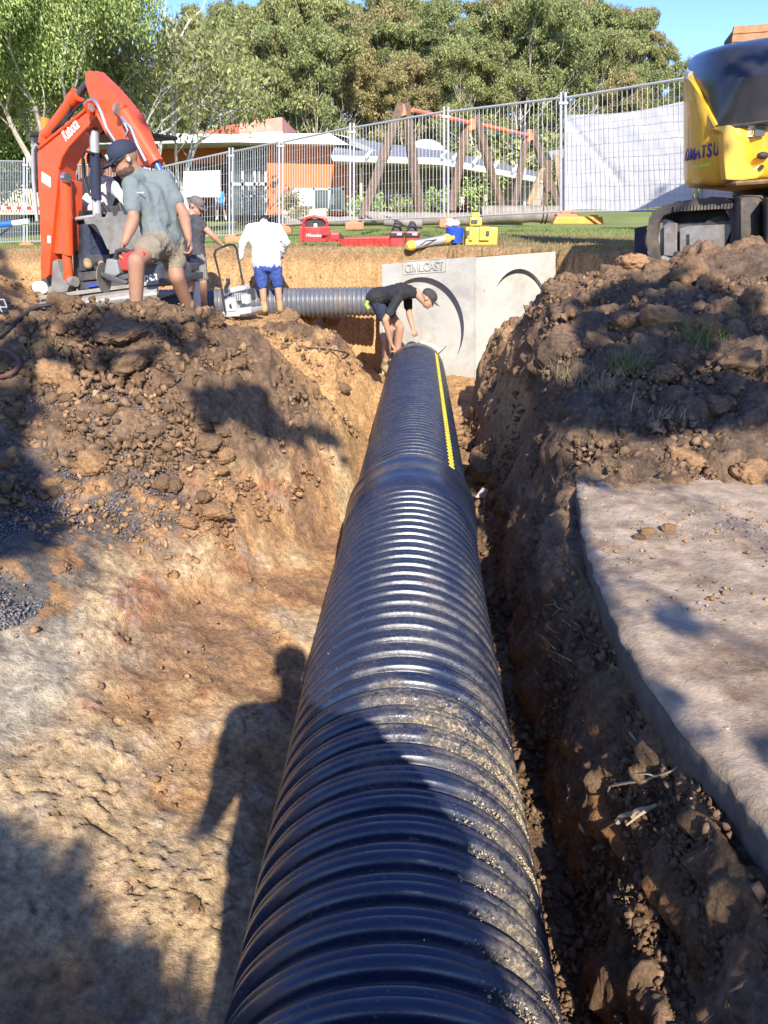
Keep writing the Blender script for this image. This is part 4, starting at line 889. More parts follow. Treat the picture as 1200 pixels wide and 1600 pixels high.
MB().add([a0 + Vector((.06, 0, 0)), b0 + Vector((-.05, 0, 0)), b0 + Vector((0, -.03, .13)), a0 + Vector((-.06, -.03, .12)), a0 + Vector((.04, .35, 0)), b0 + Vector((-.05, .35, 0)), b0 + Vector((0, .4, .15)), a0 + Vector((-.06, .4, .14)), a0 + Vector((.1, .03, .03)), b0 + Vector((-.09, .03, .03)), b0 + Vector((-.04, .0, .125)), a0 + Vector((-.0, .0, .115)), a0 + Vector((.1, .32, .03)), b0 + Vector((-.09, .32, .03)), b0 + Vector((-.04, .37, .14)), a0 + Vector((-.0, .37, .13))],
  [(0, 1, 2, 3), (5, 4, 7, 6), (1, 5, 6, 2), (4, 0, 3, 7), (9, 8, 11, 10), (12, 13, 14, 15), (13, 9, 10, 14), (8, 12, 15, 11), (8, 9, 13, 12), (2, 6, 14, 10), (3, 2, 10, 11), (6, 7, 15, 14), (7, 3, 11, 15)]).build('tub', M_RED, tr)
for k in range(9): MB().box(a0 + (b0 - a0) * ((k + 1) / 10) + Vector((0, -.02, .065)), (.012, .012, .11)).build('rib', M_RED, tr)
for i, (px, lb) in enumerate(((620, 'red tool bag with black pockets, left of the pair'), (644, 'red tool bag with black pockets, right of the pair'))):
    g = empty('tool_bag', T(px, 384, 12.6), lb, 'tool bag', 'red tool bags on the trench rim')
    bx('bag_body', M_RED, g, px, 374, 12.6, (.22, .24, .24), .03); bx('pocket', M_BLK, g, px, 367, 12.58, (.225, .25, .06), .01)
    MB().prism([T(px - 10, 364, 12.55), T(px + 10, 364, 12.55), T(px + 4, 346, 12.6), T(px - 3, 345, 12.6)], (0, .1, 0)).build('flap', M_BLK, g, .01)
    MB().tube([T(px - 8, 362, 12.5), T(px - 3, 349, 12.5), T(px + 5, 350, 12.5), T(px + 8, 362, 12.5)], .012, 6).build('strap', M_BLK, g); bx('badge', M_WHT, g, px + 4, 366, 12.45, (.07, .02, .03), .003)
lz = empty('pipe_laser', T(670, 382, 12.4), 'grey cylindrical pipe laser with yellow end caps lying on the grass', 'laser level')
A, B = T(646, 383, 12.25), T(694, 374, 12.5)
MB().tube([A, B], .062, 16).build('barrel', M_GALV, lz, smooth=True)
for p, q, m_ in ((A, -1, M_YPL), (B, 1, M_YPL)):
    dd = (B - A).normalized() * q; MB().tube([p, p + dd * .07, p + dd * .12], [.075, .075, .045], 12).build('end_cap', m_, lz)
MB().tube([A + Vector((.1, -.09, 0)), A + Vector((.18, -.1, .06)), B + Vector((-.1, -.09, .0))], .008, 6).build('carry_cord', M_BLK, lz)
MB().tube([B + Vector((.05, 0, 0)), B + Vector((.16, .0, .03))], .03, 6).build('leg', M_YPL, lz)
bk = empty('blue_bucket', T(710, 380, 12.7), 'small blue bucket with a white bag of rags on top', 'bucket')
c = T(710, 379, 12.7); MB().tube([c, c + Vector((0, 0, .22))], [.12, .145], 16).build('pail', M_BLUE, bk)
mb = MB(); 
for k in range(7): mb.ell(c + Vector((random.uniform(-.11, .09), random.uniform(-.06, .06), .26 + random.uniform(-.02, .06))), (random.uniform(.05, .09), .07, random.uniform(.03, .05)), 8, 6)
PLASTIC_BAG = mb
yc = empty('laser_case', T(750, 384, 12.7), 'yellow plastic laser case with grey latches on the trench rim', 'case')
bx('case_body', M_YPL, yc, 751, 369, 12.7, (.50, .26, .27), .03); bx('lid_rib', M_YPL, yc, 757, 365, 12.55, (.16, .06, .2), .015); bx('lid_rib', M_YPL, yc, 736, 365, 12.55, (.06, .05, .2), .015)
for px in (730, 762): bx('latch', M_DGREY, yc, px, 364, 12.5, (.05, .03, .07), .008)
bx('tape', M_ROOTD, yc, 778, 379, 12.6, (.1, .04, .02), .005)
ll = empty('rotating_laser', T(743, 354, 12.7), 'small yellow rotating laser level standing on the yellow case', 'laser level')
bx('base', M_YPL, ll, 743, 346, 12.7, (.19, .15, .12), .02); bx('housing', M_YPL, ll, 743, 337, 12.7, (.12, .1, .09), .015); bx('display', M_DGREY, ll, 741, 346, 12.61, (.1, .02, .05), .004); MB().tube([T(743, 333, 12.7), T(743, 330, 12.7)], .035, 10).build('rotor', M_BLK, ll)
def remesh(mb, voxel, smooth=3, noise=0.0, nfreq=18, seed=0, axis=None):
    me = mb.mesh('tmp'); o = bpy.data.objects.new('tmp', me); COL.objects.link(o)
    md = o.modifiers.new('r', 'REMESH'); md.mode = 'VOXEL'; md.voxel_size = voxel
    if smooth: s = o.modifiers.new('s', 'SMOOTH'); s.factor = .5; s.iterations = smooth
    dg = bpy.context.evaluated_depsgraph_get(); m2 = bpy.data.meshes.new_from_object(o.evaluated_get(dg))
    bpy.data.objects.remove(o); bpy.data.meshes.remove(me)
    n = len(m2.vertices)
    if noise and n:
        co = np.zeros(n * 3, np.float32); m2.vertices.foreach_get('co', co); co = co.reshape(-1, 3); no = np.zeros(n * 3, np.float32); m2.vertices.foreach_get('normal', no); no = no.reshape(-1, 3)
        c = co.astype(float) * nfreq + seed; w1 = fbm(c[:, 0], c[:, 1], c[:, 2] * .6, 3)
        w2 = np.exp(-(np.abs(fbm(c[:, 0] * .7 + 4, c[:, 1] * .7, c[:, 2] * .7, 2)) / .09) ** 2)
        co += no * (noise * (w1 + .9 * w2 - .4))[:, None]; m2.vertices.foreach_set('co', co.ravel())
    m2.polygons.foreach_set('use_smooth', np.ones(len(m2.polygons), bool)); m2.update(); return m2
link('rag_bag', remesh(PLASTIC_BAG, .012, 2, .008), M_WHT, bk)

# ================================================================== ORANGE EXCAVATOR
K = Plane(60, 8.0, 28)
kb = empty('mini_excavator', Vector((-2.9, 8.3, hz(-2.9, 8.3))), 'orange mini excavator with folded boom, canopy and operator, standing behind the left mound', 'excavator')
def kp(name, m, poly, off=0.0, th=0.2, bevel=.006, par=kb, pl=K): return MB().prism([pl.at(a, b, off) for a, b in poly], pl.n * th).build(name, m, par, bevel)
def kt_(name, m, pts, r, off=0.0, n=10, par=kb, pl=K): return MB().tube([pl.at(a, b, off) for a, b in pts], r, n).build(name, m, par, smooth=True)
boom = kp('boom', M_ORANGE, [(58, 240), (62, 229), (96, 201), (130, 175), (139, 165), (147, 163), (153, 169), (153, 178), (146, 186), (137, 198), (118, 219), (104, 238), (94, 256), (90, 285), (84, 345), (79, 398), (76, 430), (70, 436), (66, 428), (64, 392), (60, 300)], 0, .20)
for pts_ in ([(61, 231), (131, 174), (140, 165)],): kt_('edge_flange', M_ORANGE, pts_, .016, -.005, par=boom)
kt_('edge_flange', M_ORANGE, [(92, 262), (97, 245), (108, 228), (137, 197)], .012, -.005, par=boom)
kp('decal', M_WHT, [(65, 268), (79, 277), (79, 293), (65, 284)], -.003, .004, 0, par=boom); kp('decal', M_WHT, [(74, 368), (79, 369), (79, 380), (74, 379)], -.003, .004, 0, par=boom)
o0 = K.at(103, 222, -.006); u_ = K.at(124, 199, -.006) - o0
text('Kubota', .155, M_WHT, boom, o0, u_, Vector((0, 0, 1)), ext=.002, width=u_.length, bold=.0008)
kp('boom_foot', M_ORANGE, [(84, 283), (100, 280), (112, 284), (112, 392), (100, 397), (84, 396)], .04, .13)
kt_('boom_cylinder', M_ORANGE, [(103, 275), (105, 330), (107, 398)], .052, -.02); kt_('boom_cylinder', M_ORANGE, [(104.5, 398), (108, 437)], .045, -.02)
kt_('cylinder_cap', M_CHR, [(100, 277), (106, 277)], .045, -.06); kt_('pin', M_STL, [(111, 440), (118, 440)], .05, -.1)
kt_('pin', M_ORANGE, [(142, 168), (142.5, 168)], .07, -.03); kt_('pin', M_STL, [(142, 168), (143, 168)], .035, -.06)
arm = kp('dipper_arm', M_ORANGE, [(132.5, 112), (141, 110), (165, 133), (186, 158), (203, 176), (214, 200), (225, 228), (237, 256), (228, 262), (200, 250), (184, 228), (168, 205), (152, 181), (146, 172), (140, 152), (133, 130)], .02, .16)
kp('arm_flange', M_ORANGE, [(148, 111), (156, 112), (183, 138), (207, 166), (204, 174), (188, 158), (165, 132), (148, 118)], .20, .05, par=arm)
kt_('arm_ridge', M_ORANGE, [(152, 178), (166, 206), (181, 226)], .014, 0, par=arm)
kt_('pivot_boss', M_STL, [(183, 172), (187, 172)], .055, -.04); kt_('pivot_boss', M_ORANGE, [(181, 166), (196, 170)], .035, -.0)
kt_('bucket_cylinder', M_ORANGE, [(195, 176), (218, 212), (243, 252)], .062, -.03); kt_('cylinder_cap', M_ORANGE, [(240, 247), (245, 256)], .068, -.03)
kt_('bucket_rod', mat('blue_shaded_rod', (0.10, 0.22, 0.6), .3, metal=.5), [(243, 253), (255, 276)], .03, -.03)
kt_('hydraulic_pipe', M_CHR, [(190, 183), (205, 200), (214, 225), (228, 252)], .014, -.1); kt_('hydraulic_pipe', M_CHR, [(192, 186), (200, 204), (196, 215)], .010, -.1)
kt_('hydraulic_hose', M_CHR, [(132, 164), (138, 157), (145, 155), (151, 160), (158, 176), (167, 201), (181, 222)], .016, -.05)
kt_('arm_cylinder', M_ORANGE, [(75, 209), (97, 180), (117, 152)], .055, .06); kt_('cylinder_cap', M_ORANGE, [(112, 158), (121, 148)], .065, .06); kt_('arm_rod', M_DGREY, [(118, 152), (136, 130)], .03, .08)
kt_('cylinder_bracket', M_ORANGE, [(68, 224), (70, 210), (78, 207)], .05, .06)
kt_('hydraulic_hose', M_BLK, [(82, 207), (97, 190), (107, 178), (112, 165)], .014, .02); kt_('hydraulic_hose', M_BLK, [(96, 196), (110, 180), (124, 165), (133, 160)], .012, -.02)
kt_('hydraulic_pipe', M_GALV, [(56, 226), (52, 234), (52, 280), (58, 345)], .018, .02)
# linkage and bracket at the boom base
kp('swing_bracket', M_STL, [(82, 408), (89, 405), (93, 425), (97, 436), (108, 446), (104, 456), (68, 461), (66, 452), (80, 447)], .0, .12); kp('swing_bracket', M_DGREY, [(64, 436), (82, 432), (92, 452), (70, 458)], .1, .15)
kp('side_guard', M_ORANGE, [(63, 398), (70, 396), (72, 434), (64, 436)], .18, .05); kt_('white_cap', M_WHT, [(58, 449), (67, 449)], .06, -.05)
# canopy, posts, seat
c0 = K.at(45, 211, .35)
cn = MB(); cv = []
for a, b, o in ((44, 208, .15), (150, 200, .0), (222, 204, .0), (222, 206, 1.3), (60, 202, 1.5)): cv.append(K.at(a, b, o))
kp('canopy_roof', M_BLK, [(43, 214), (47, 208), (68, 203), (170, 198), (190, 201), (190, 208), (160, 210), (70, 213)], .25, .75, .015)
kt_('canopy_post', M_GALV, [(147, 203), (148, 240), (150, 300), (152, 338)], .042, .1); kt_('canopy_post', M_NAVY, [(148, 238), (150, 300), (151, 312)], .046, .1)
kt_('canopy_post', M_BLK, [(57, 214), (57, 300)], .03, 1.3); kt_('grab_rail', M_BLK, [(146, 240), (133, 236), (129, 246), (130, 275), (137, 300), (149, 312)], .012, .05)
kt_('crossbar', M_GALV, [(113, 343), (152, 337)], .018, .08); kt_('hydraulic_hose', M_BLK, [(131, 248), (134, 280), (141, 306)], .01, .08)
bc = kt_('beacon', mat('amber_beacon', (0.8, 0.25, 0.03), .3), [(71, 203), (71, 184)], .045, .5)
kp('seat_back', M_BLK, [(172, 276), (190, 272), (196, 300), (194, 335), (172, 335)], .75, .1, .03)
kp('control_box', M_BLK, [(112, 330), (128, 328), (130, 450), (114, 452)], .12, .2, .02); kp('control_box', M_DGREY, [(163, 323), (205, 318), (208, 345), (168, 350)], .3, .3, .02)
for a, b in (((160, 318), (172, 334)), ((186, 318), (192, 334))): kt_('joystick', M_BLK, [a, b], .022, .15)
# floor plate, side skirts and tracks
kp('floor_plate', M_DGREY, [(124, 404), (130, 398), (172, 398), (172, 420), (122, 424)], .06, 1.0, .01); kp('floor_step', M_DGREY, [(121, 426), (190, 418), (190, 432), (121, 440)], .0, 1.1, .01); kp('floor_step', M_DGREY, [(121, 442), (196, 434), (196, 446), (121, 454)], -.03, 1.1, .01)
kp('access_cover', M_BLK, [(148, 409), (152, 409), (152, 414), (148, 414)], .05, .02, 0)
kp('engine_cover', M_DGREY, [(195, 418), (246, 412), (250, 436), (248, 448), (196, 452)], -.02, .45, .03)
o0 = K.at(221, 444, -.03); u_ = K.at(246, 440, -.03) - o0
text('U25-3', .10, M_WHT, kb, o0, u_, (0, 0, 1), width=u_.length, bold=.002, shear=.25)
kp('label_strip', mat('blue_label', (.05, .08, .4), .5), [(138, 444), (160, 441), (160, 446), (138, 449)], -.05, .01, 0); kp('label_strip', M_WHT, [(160, 450), (188, 446), (188, 450), (160, 453)], -.05, .01, 0)
# tracks under the machine: built as belts along the machine's own axis
tk = Vector((math.sin(R(12)), -math.cos(R(12)), 0))      # undercarriage points toward the camera
sd_ = Vector((math.cos(R(12)), math.sin(R(12)), 0)); cc = Vector((-2.75, 8.35, hz(-2.9, 8.3)))
def belt(par, c, ax, side, L, Hh, Wd, m=M_TRK, lugs=30):
    pts = []; r = Hh / 2
    for i in range(13): a = -math.pi / 2 + math.pi * i / 12; pts.append((L / 2 - r + r * math.cos(a), r + r * math.sin(a)))
    for i in range(13): a = math.pi / 2 + math.pi * i / 12; pts.append((-L / 2 + r + r * math.cos(a), r + r * math.sin(a)))
    up = Vector((0, 0, 1)); out = [c + ax * x + up * z - side * Wd / 2 for x, z in pts]; cz_ = r
    inn = [c + ax * x * .93 + up * (cz_ + (z - cz_) * .80) - side * Wd / 2 for x, z in pts]; n = len(pts)
    mb = MB(); vs = out + inn + [p + side * Wd for p in out] + [p + side * Wd for p in inn]; fs = []
    for i in range(n):
        j = (i + 1) % n; fs += [(i, j, n + j, n + i), (2 * n + j, 2 * n + i, 3 * n + i, 3 * n + j), (j, i, 2 * n + i, 2 * n + j), (n + i, n + j, 3 * n + j, 3 * n + i)]
    mb.add(vs, fs); mb.build('track_belt', m, par)
    per = [Vector((p[0], 0, p[1])) for p in pts] + [Vector((pts[0][0], 0, pts[0][1]))]
    S = [0]
    for a, b in zip(per, per[1:]): S.append(S[-1] + (b - a).length)
    mb = MB()
    for k in range(lugs):
        s = S[-1] * k / lugs; i = max(j for j in range(len(S) - 1) if S[j] <= s); t = (s - S[i]) / max(1e-6, S[i + 1] - S[i]); p = per[i].lerp(per[i + 1], t); dv = (per[i + 1] - per[i])
        if dv.length < 1e-6: continue
        dv.normalize(); nv = Vector((dv.z, 0, -dv.x)); w3 = lambda q: c + ax * q.x + up * q.z
        a, b = p - dv * .018, p + dv * .018; q = [w3(a), w3(b), w3(b + nv * .022), w3(a + nv * .022)]
        mb.prism([v - side * Wd / 2 for v in q], side * Wd)
    tag(mb.build('track_lugs', m, par), kind='stuff')
    for k in range(4): x = (k - 1.5) * L * .22; MB().tube([c + ax * x + up * Hh * .27 - side * Wd * .3, c + ax * x + up * Hh * .27 + side * Wd * .3], Hh * .2, 14).build('roller', M_STL, par)
    for x in (-1, 1): MB().tube([c + ax * x * (L / 2 - r) + up * r - side * Wd * .25, c + ax * x * (L / 2 - r) + up * r + side * Wd * .25], r * .72, 18).build('sprocket', M_STL, par)
for s in (-.55, .55): belt(kb, cc + sd_ * s, tk, sd_, 1.9, .42, .28)
MB().box(cc + Vector((0, 0, .36)), (.75, 1.3, .2)).build('undercarriage', M_DGREY, kb, .02)
# blade
B = Plane(62, 7.0, -3)
mb = MB(); n = 8; V = []
for i in range(n + 1):
    t = i / n; off = .10 * (2 * t - 1) ** 2
    for px_, y0, y1 in ((62, 468, 497), (245, 441, 480)): V.append(B.at(px_, y0 + (y1 - y0) * t, off - .05))
mb.add(V, [(2 * i, 2 * i + 1, 2 * i + 3, 2 * i + 2) for i in range(n)]); V2 = [v + B.n * .05 for v in V]; mb.add(V2, [(2 * i + 1, 2 * i, 2 * i + 2, 2 * i + 3) for i in range(n)])
mb.add([V[0], V[1], V2[1], V2[0]], [(0, 1, 2, 3)]); mb.build('dozer_blade', M_STL, kb)
kp('blade_top_edge', M_STL, [(61, 463), (246, 438), (246, 444), (61, 469)], -.02, .07, .004, pl=B)
for px in (100, 200): MB().tube([B.at(px, 478, .0), cc + sd_ * (.3 if px > 150 else -.3) + Vector((0, 0, .3)) + tk * .6], .05, 6).build('blade_arm', M_DGREY, kb)
# bucket resting behind the kneeling man's hand
bu = empty('digger_bucket', K.at(170, 395, -.25), 'muddy brown digging bucket hanging in front of the operator', 'bucket') if False else kb
Q = lambda a, b, o: K.at(a, b, o)
f0 = [Q(131, 347, -.15), Q(206, 337, -.35), Q(226, 346, -.4), Q(232, 378, -.35), Q(172, 396, -.2), Q(152, 380, -.15)]
mb = MB()
prof = [(134, 345), (150, 352), (160, 372), (167, 388), (175, 396), (196, 398), (214, 386), (224, 366), (228, 346)]
fl_ = [Q(a, b, -.38) for a, b in prof]; bk_ = [Q(a, b, .12) for a, b in prof]; n = len(prof)
mb.add(fl_ + bk_, [(i, i + 1, n + i + 1, n + i) for i in range(n - 1)]); mb.add([v + (Vector(Q(190, 360, -.1)) - v) * .04 for v in fl_ + bk_], [(i + 1, i, n + i, n + i + 1) for i in range(n - 1)])
bo = mb.build('bucket', M_STL, kb)
MB().prism([Q(134, 345, -.4), Q(150, 352, -.4), Q(160, 372, -.4), Q(167, 388, -.4), Q(175, 396, -.4), Q(196, 398, -.4), Q(214, 386, -.4), Q(224, 366, -.4), Q(228, 346, -.4), Q(205, 342, -.4)], K.n * .025).build('side_plate', M_STL, bo, .004)
MB().prism([Q(134, 345, .12), Q(160, 372, .12), Q(175, 396, .12), Q(196, 398, .12), Q(224, 366, .12), Q(228, 346, .12)], K.n * .025).build('side_plate', M_STL, bo, .004)
kp('cutting_edge', M_STL, [(131, 342), (206, 335), (226, 343), (226, 350), (206, 345), (133, 351)], -.40, .04, .004, par=bo)
for k in range(4): kp('tooth', M_STL, [(146 + 18 * k, 341 - 1.6 * k), (154 + 18 * k, 340 - 1.6 * k), (152 + 18 * k, 333 - 1.6 * k), (149 + 18 * k, 333 - 1.6 * k)], -.40, .04, .003, par=bo)

# ================================================================== YELLOW EXCAVATOR
ky = empty('yellow_excavator', Vector((3.9, 8.2, hz(3.9, 8.2))), 'yellow excavator seen from behind with a black hood and rubber tracks, right edge', 'excavator')
cols = [(1071, 9.4, 118, 290), (1068, 8.9, 113, 291), (1068, 8.4, 112, 292), (1070, 8.05, 114, 293), (1078, 7.8, 121, 292.5), (1090, 7.62, 140, 291.5), (1104, 7.5, 166, 290.5), (1119, 7.42, 196, 289), (1135, 7.36, 201, 287.5), (1136, 7.30, 199, 285.5), (1150, 7.27, 198, 284.5), (1168, 7.3, 196, 284), (1172, 7.34, 195.5, 283), (1200, 7.28, 192, 281), (1260, 7.22, 188, 277), (1330, 7.25, 185, 276), (1400, 7.35, 184, 276), (1440, 7.6, 184, 277), (1450, 8.4, 184, 278)]
V = []; fr = [0, .03, .08, .3, .6, .9, .96, 1.0]; inset = [.05, .012, 0, 0, 0, 0, .02, .07]
for px, d, t, b in cols:
    for f, s in zip(fr, inset): p = P(px, t + (b - t) * f, d); c = Vector((4.2, 9.2, p.z)); V.append(p + (c - p).normalized() * s)
nc = len(cols); nf = len(fr); Fs = [(i * nf + k, i * nf + k + 1, (i + 1) * nf + k + 1, (i + 1) * nf + k) for i in range(nc - 1) for k in range(nf - 1)]
mb = MB(); mb.add(V, Fs); bot = [V[i * nf + nf - 1] for i in range(nc)]; mb.add(bot + [Vector((4.2, 9.4, bot[5].z))], [(i + 1, i, nc) for i in range(nc - 1)])
tp = [V[i * nf] for i in range(nc)]; mb.add(tp + [Vector((4.2, 9.4, 3.2))], [(i, i + 1, nc) for i in range(nc - 1)])
mb.build('counterweight', M_YEL, ky, smooth=True)
mb = MB(); mb.tube([P(1135, 287, 7.30), P(1150, 286.5, 7.2), P(1200, 283, 7.15), P(1280, 279, 7.1)], .02, 6)
for k in range(15): mb.ell(P(1088 + k * 12 + random.uniform(-3, 3), 291 - k * .8, 7.6 - k * .02), (.03, .03, .012), 6, 4)
tag(mb.build('mud_crust', M_CLOD, ky), kind='stuff')
# raised corner casting and tie down lug
ccp = [(1114, 201), (1122, 197), (1141, 195), (1150, 200), (1156, 216), (1162, 236), (1168, 254), (1177, 263), (1190, 257), (1195, 264), (1192, 273), (1182, 279), (1158, 282), (1134, 281), (1131, 250), (1129, 208)]
MB().prism([P(a, b, 7.19) for a, b in ccp], (0.02, .16, 0)).build('corner_casting', M_YEL, ky, .012)
MB().tube([P(1190, 261, 7.16), P(1190, 261, 7.2)], .02, 10).build('tie_hole', M_BLK, ky)
q = [(1200, 236, 7.24)]; MB().ell(P(1192, 243, 7.26), (.055, .03, .03), 12, 8).build('tow_opening', M_BLK, ky, smooth=True)
# letters following the curved side
c2 = [(1070, 8.05), (1078, 7.8), (1090, 7.62), (1104, 7.5), (1119, 7.42), (1135, 7.36)]
def side_pt(px, py, o=.012):
    d = float(np.interp(px, [a for a, b in c2], [b for a, b in c2])); d2 = float(np.interp(px + 2, [a for a, b in c2], [b for a, b in c2])); p = P(px, py, d); q_ = P(px + 2, py, d2); u = (q_ - p).normalized(); nrm = Vector((u.y, -u.x, 0)).normalized(); return p + nrm * o, u
M_PUR = mat('purple_lettering', (0.045, 0.02, 0.22), .5)
for chn, px, py, wd in (('K', 1067.8, 252, 2.6), ('O', 1071.5, 251.5, 5.6), ('M', 1078.5, 250.5, 7.4), ('A', 1087.5, 248.5, 7.4), ('T', 1096.3, 247, 6.8), ('S', 1105.0, 245.5, 7), ('U', 1114.5, 243.5, 7.4)):
    p, u = side_pt(px + .1, py); q_, _ = side_pt(px + wd, py - wd * .13); text(chn, .155, M_PUR, ky, p, q_ - p, (0, 0, 1), ext=.003, width=(q_ - p).length, bold=.0025)
rf = MB(); V = []
for k in range(9): px = 1082 + k * 3.7; a, _ = side_pt(px, 263.5 - k * .55, .004); V += [a, a + Vector((0, 0, .055))]
rf.add(V, [(2 * i, 2 * i + 2, 2 * i + 3, 2 * i + 1) for i in range(8)]); rf.build('reflector', mat('lime_reflector', (.5, .62, .03), .4), ky)
dcl = MB().box(P(1175, 204, 7.30), (.075, .004, .095)).build('warning_decal', M_WHT, ky); MB().box(P(1188, 203, 7.27), (.085, .004, .095)).build('warning_decal', M_DGREY, ky)
p = P(1175, 206, 7.29); MB().prism([p + Vector((-.028, 0, -.02)), p + Vector((.028, 0, -.02)), p + Vector((0, 0, .035))], (0, -.003, 0)).build('warning_triangle', M_YPL, dcl); MB().prism([p + Vector((-.008, -.004, -.012)), p + Vector((.008, -.004, -.012)), p + Vector((0, -.004, .02))], (0, -.002, 0)).build('warning_mark', M_BLK, dcl)
# black hood
low = [(1074, 101, 8.35), (1080, 118, 8.0), (1090, 140, 7.75), (1104, 168, 7.56), (1119, 196, 7.40), (1126, 199, 7.34), (1160, 195, 7.27), (1200, 190, 7.20), (1260, 186, 7.15), (1330, 183, 7.2), (1400, 182, 7.3), (1440, 182, 7.6)]
midl = [(1074.5, 98, 8.4), (1083, 107, 8.05), (1097, 112, 7.75), (1114, 118, 7.5), (1132, 122, 7.33), (1140, 122, 7.27), (1172, 120, 7.2), (1206, 118, 7.14), (1262, 116, 7.1), (1330, 114, 7.15), (1400, 113, 7.25), (1440, 114, 7.6)]
upl = [(1075.5, 96, 8.45), (1085, 90, 8.15), (1098, 86, 7.9), (1112, 82, 7.7), (1128, 79, 7.55), (1140, 77, 7.5), (1168, 75, 7.42), (1204, 76, 7.36), (1262, 74, 7.3), (1330, 72, 7.3), (1400, 72, 7.4), (1440, 74, 7.7)]
bev = [(1076, 95, 8.6), (1086, 86, 8.4), (1099, 80, 8.2), (1113, 75.5, 8.1), (1129, 71, 8.0), (1142, 68, 7.95), (1170, 63, 7.9), (1206, 57.5, 7.85), (1262, 53, 7.8), (1330, 50, 7.8), (1400, 50, 7.9), (1440, 52, 8.1)]
bkl = [(1076, 96, 9.4), (1087, 86.5, 9.4), (1100, 81, 9.4), (1114, 77, 9.4), (1130, 72, 9.4), (1143, 69, 9.4), (1171, 64.5, 9.4), (1207, 59, 9.4), (1262, 54, 9.4), (1330, 51, 9.4), (1400, 51, 9.4), (1440, 53, 9.4)]
rows_ = [low, midl, upl, bev, bkl]; V = [P(*q) for r in rows_ for q in r]; n = len(low)
hd = MB(); hd.add(V, [(r * n + i, r * n + i + 1, (r + 1) * n + i + 1, (r + 1) * n + i) for r in range(4) for i in range(n - 1)])
ho = hd.build('hood', M_HOOD, ky); 
ho.data.polygons.foreach_set('use_smooth', np.ones(len(ho.data.polygons), bool)); ho.data.update()
try: ho.data.set_sharp_from_angle(angle=R(50))
except Exception: pass
MB().tube([P(*q) for q in low[4:]], .012, 6).build('hood_seal', M_BLK, ky); MB().tube([P(1073, 114, 8.2), P(1080, 117, 8.0)], .03, 8).build('hinge', M_GALV, ky)
MB().tube([P(*(q[0], q[1] + 1, q[2] - .015)) for q in low[1:5]], .02, 6).build('trim_strip', M_YEL, ky)
kyc = MB().box((5.9, 9.9, 3.4), (1.0, 1.3, 1.9)).build('cab', M_DGREY, ky, .05); MB().box((5.15, 9.7, 2.85), (2.2, 1.9, .6)).build('deck', M_YEL, ky, .05)
MB().tube([(4.3, 8.9, hz(4, 8.5) + .55), (4.3, 8.9, 2.5)], .5, 24).build('slew_ring', M_BLK, ky)
MB().box((4.3, 8.9, 2.2), (1.1, 1.4, .3)).build('undercarriage', M_DGREY, ky, .02)
# near track, traced loop with real width
TPl = Plane(1150, 7.35, 38)
outer = [(1150, 412), (1154, 365), (1151, 330), (1143, 315), (1125, 308), (1096, 310), (1072, 313), (1045, 319), (1026, 326), (1014, 341), (1010, 372), (1014, 402), (1026, 420), (1060, 428), (1110, 428), (1140, 422)]
cx_, cy_ = 1088, 368
inner = [(cx_ + (a - cx_) * .82, cy_ + (b - cy_) * .80 + 2) for a, b in outer]
wv = TPl.n * .36; n = len(outer)
o1 = [TPl.at(*p) for p in outer]; i1 = [TPl.at(*p) for p in inner]; vs = o1 + i1 + [p + wv for p in o1] + [p + wv for p in i1]; fs = []
for i in range(n):
    j = (i + 1) % n; fs += [(i, j, n + j, n + i), (2 * n + j, 2 * n + i, 3 * n + i, 3 * n + j), (j, i, 2 * n + i, 2 * n + j), (n + i, n + j, 3 * n + j, 3 * n + i)]
trk = MB().add(vs, fs).build('track_belt', M_TRK, ky, smooth=True)
V = []
for px_, d_ in ((1148, 7.38), (1151, 7.28), (1158, 7.22), (1170, 7.2), (1182, 7.22), (1190, 7.3), (1193, 7.42)): V += [P(px_, 306 - (px_ > 1155), d_ + .22), P(px_, 309, d_ + .05), P(px_, 318, d_), P(px_, 360, d_ - .02), P(px_, 400, d_ + .03), P(px_, 420, d_ + .15)]
tb = MB(); tb.add(V, [(i * 6 + k, i * 6 + k + 1, (i + 1) * 6 + k + 1, (i + 1) * 6 + k) for i in range(6) for k in range(5)]); tb.build('track_belt', M_TRK, ky, smooth=True)
mb = MB()
for k in range(19): p = TPl.at(1052 + k * 5.2, 327 - k * .35 + (k > 14) * 1, .01); mb.box(p, (.022, .10, .045))
tag(mb.build('track_teeth', M_TRK, ky), kind='stuff')
mb = MB()
for i in range(n):
    a, b = o1[i], o1[(i + 1) % n]; L = (b - a).length; kk = max(1, int(L / .09))
    for k in range(kk):
        p = a.lerp(b, (k + .5) / kk); dv = (b - a).normalized(); nv = Vector((0, 0, 1)).cross(TPl.n); nrm = dv.cross(TPl.n).normalized(); cen_ = TPl.at(cx_, cy_)
        if nrm.dot(p - cen_) < 0: nrm = -nrm
        mb.prism([p - dv * .02, p + dv * .02, p + dv * .014 + nrm * .009, p - dv * .014 + nrm * .009], wv)
tag(mb.build('track_lugs', M_TRK, ky), kind='stuff')
def tp_(name, m, poly, off, th, bev=.006): return MB().prism([TPl.at(a, b, off) for a, b in poly], TPl.n * th).build(name, m, ky, bev)
tp_('frame_plate', M_STL, [(1037, 352), (1044, 346), (1057, 349), (1057, 401), (1037, 399)], .04, .04); tp_('frame_plate', M_STL, [(1062, 357), (1075, 353), (1147, 350), (1140, 366), (1130, 388), (1112, 403), (1062, 401)], .03, .04)
MB().prism([p + TPl.n * .30 for p in i1], TPl.n * .02).build('dark_backing', M_BLK, ky)  # added black sheet, stands in for the shade inside the track loop
tp_('slot', M_BLK, [(1073, 366), (1077, 366), (1077, 382), (1073, 382)], .022, .02, 0)
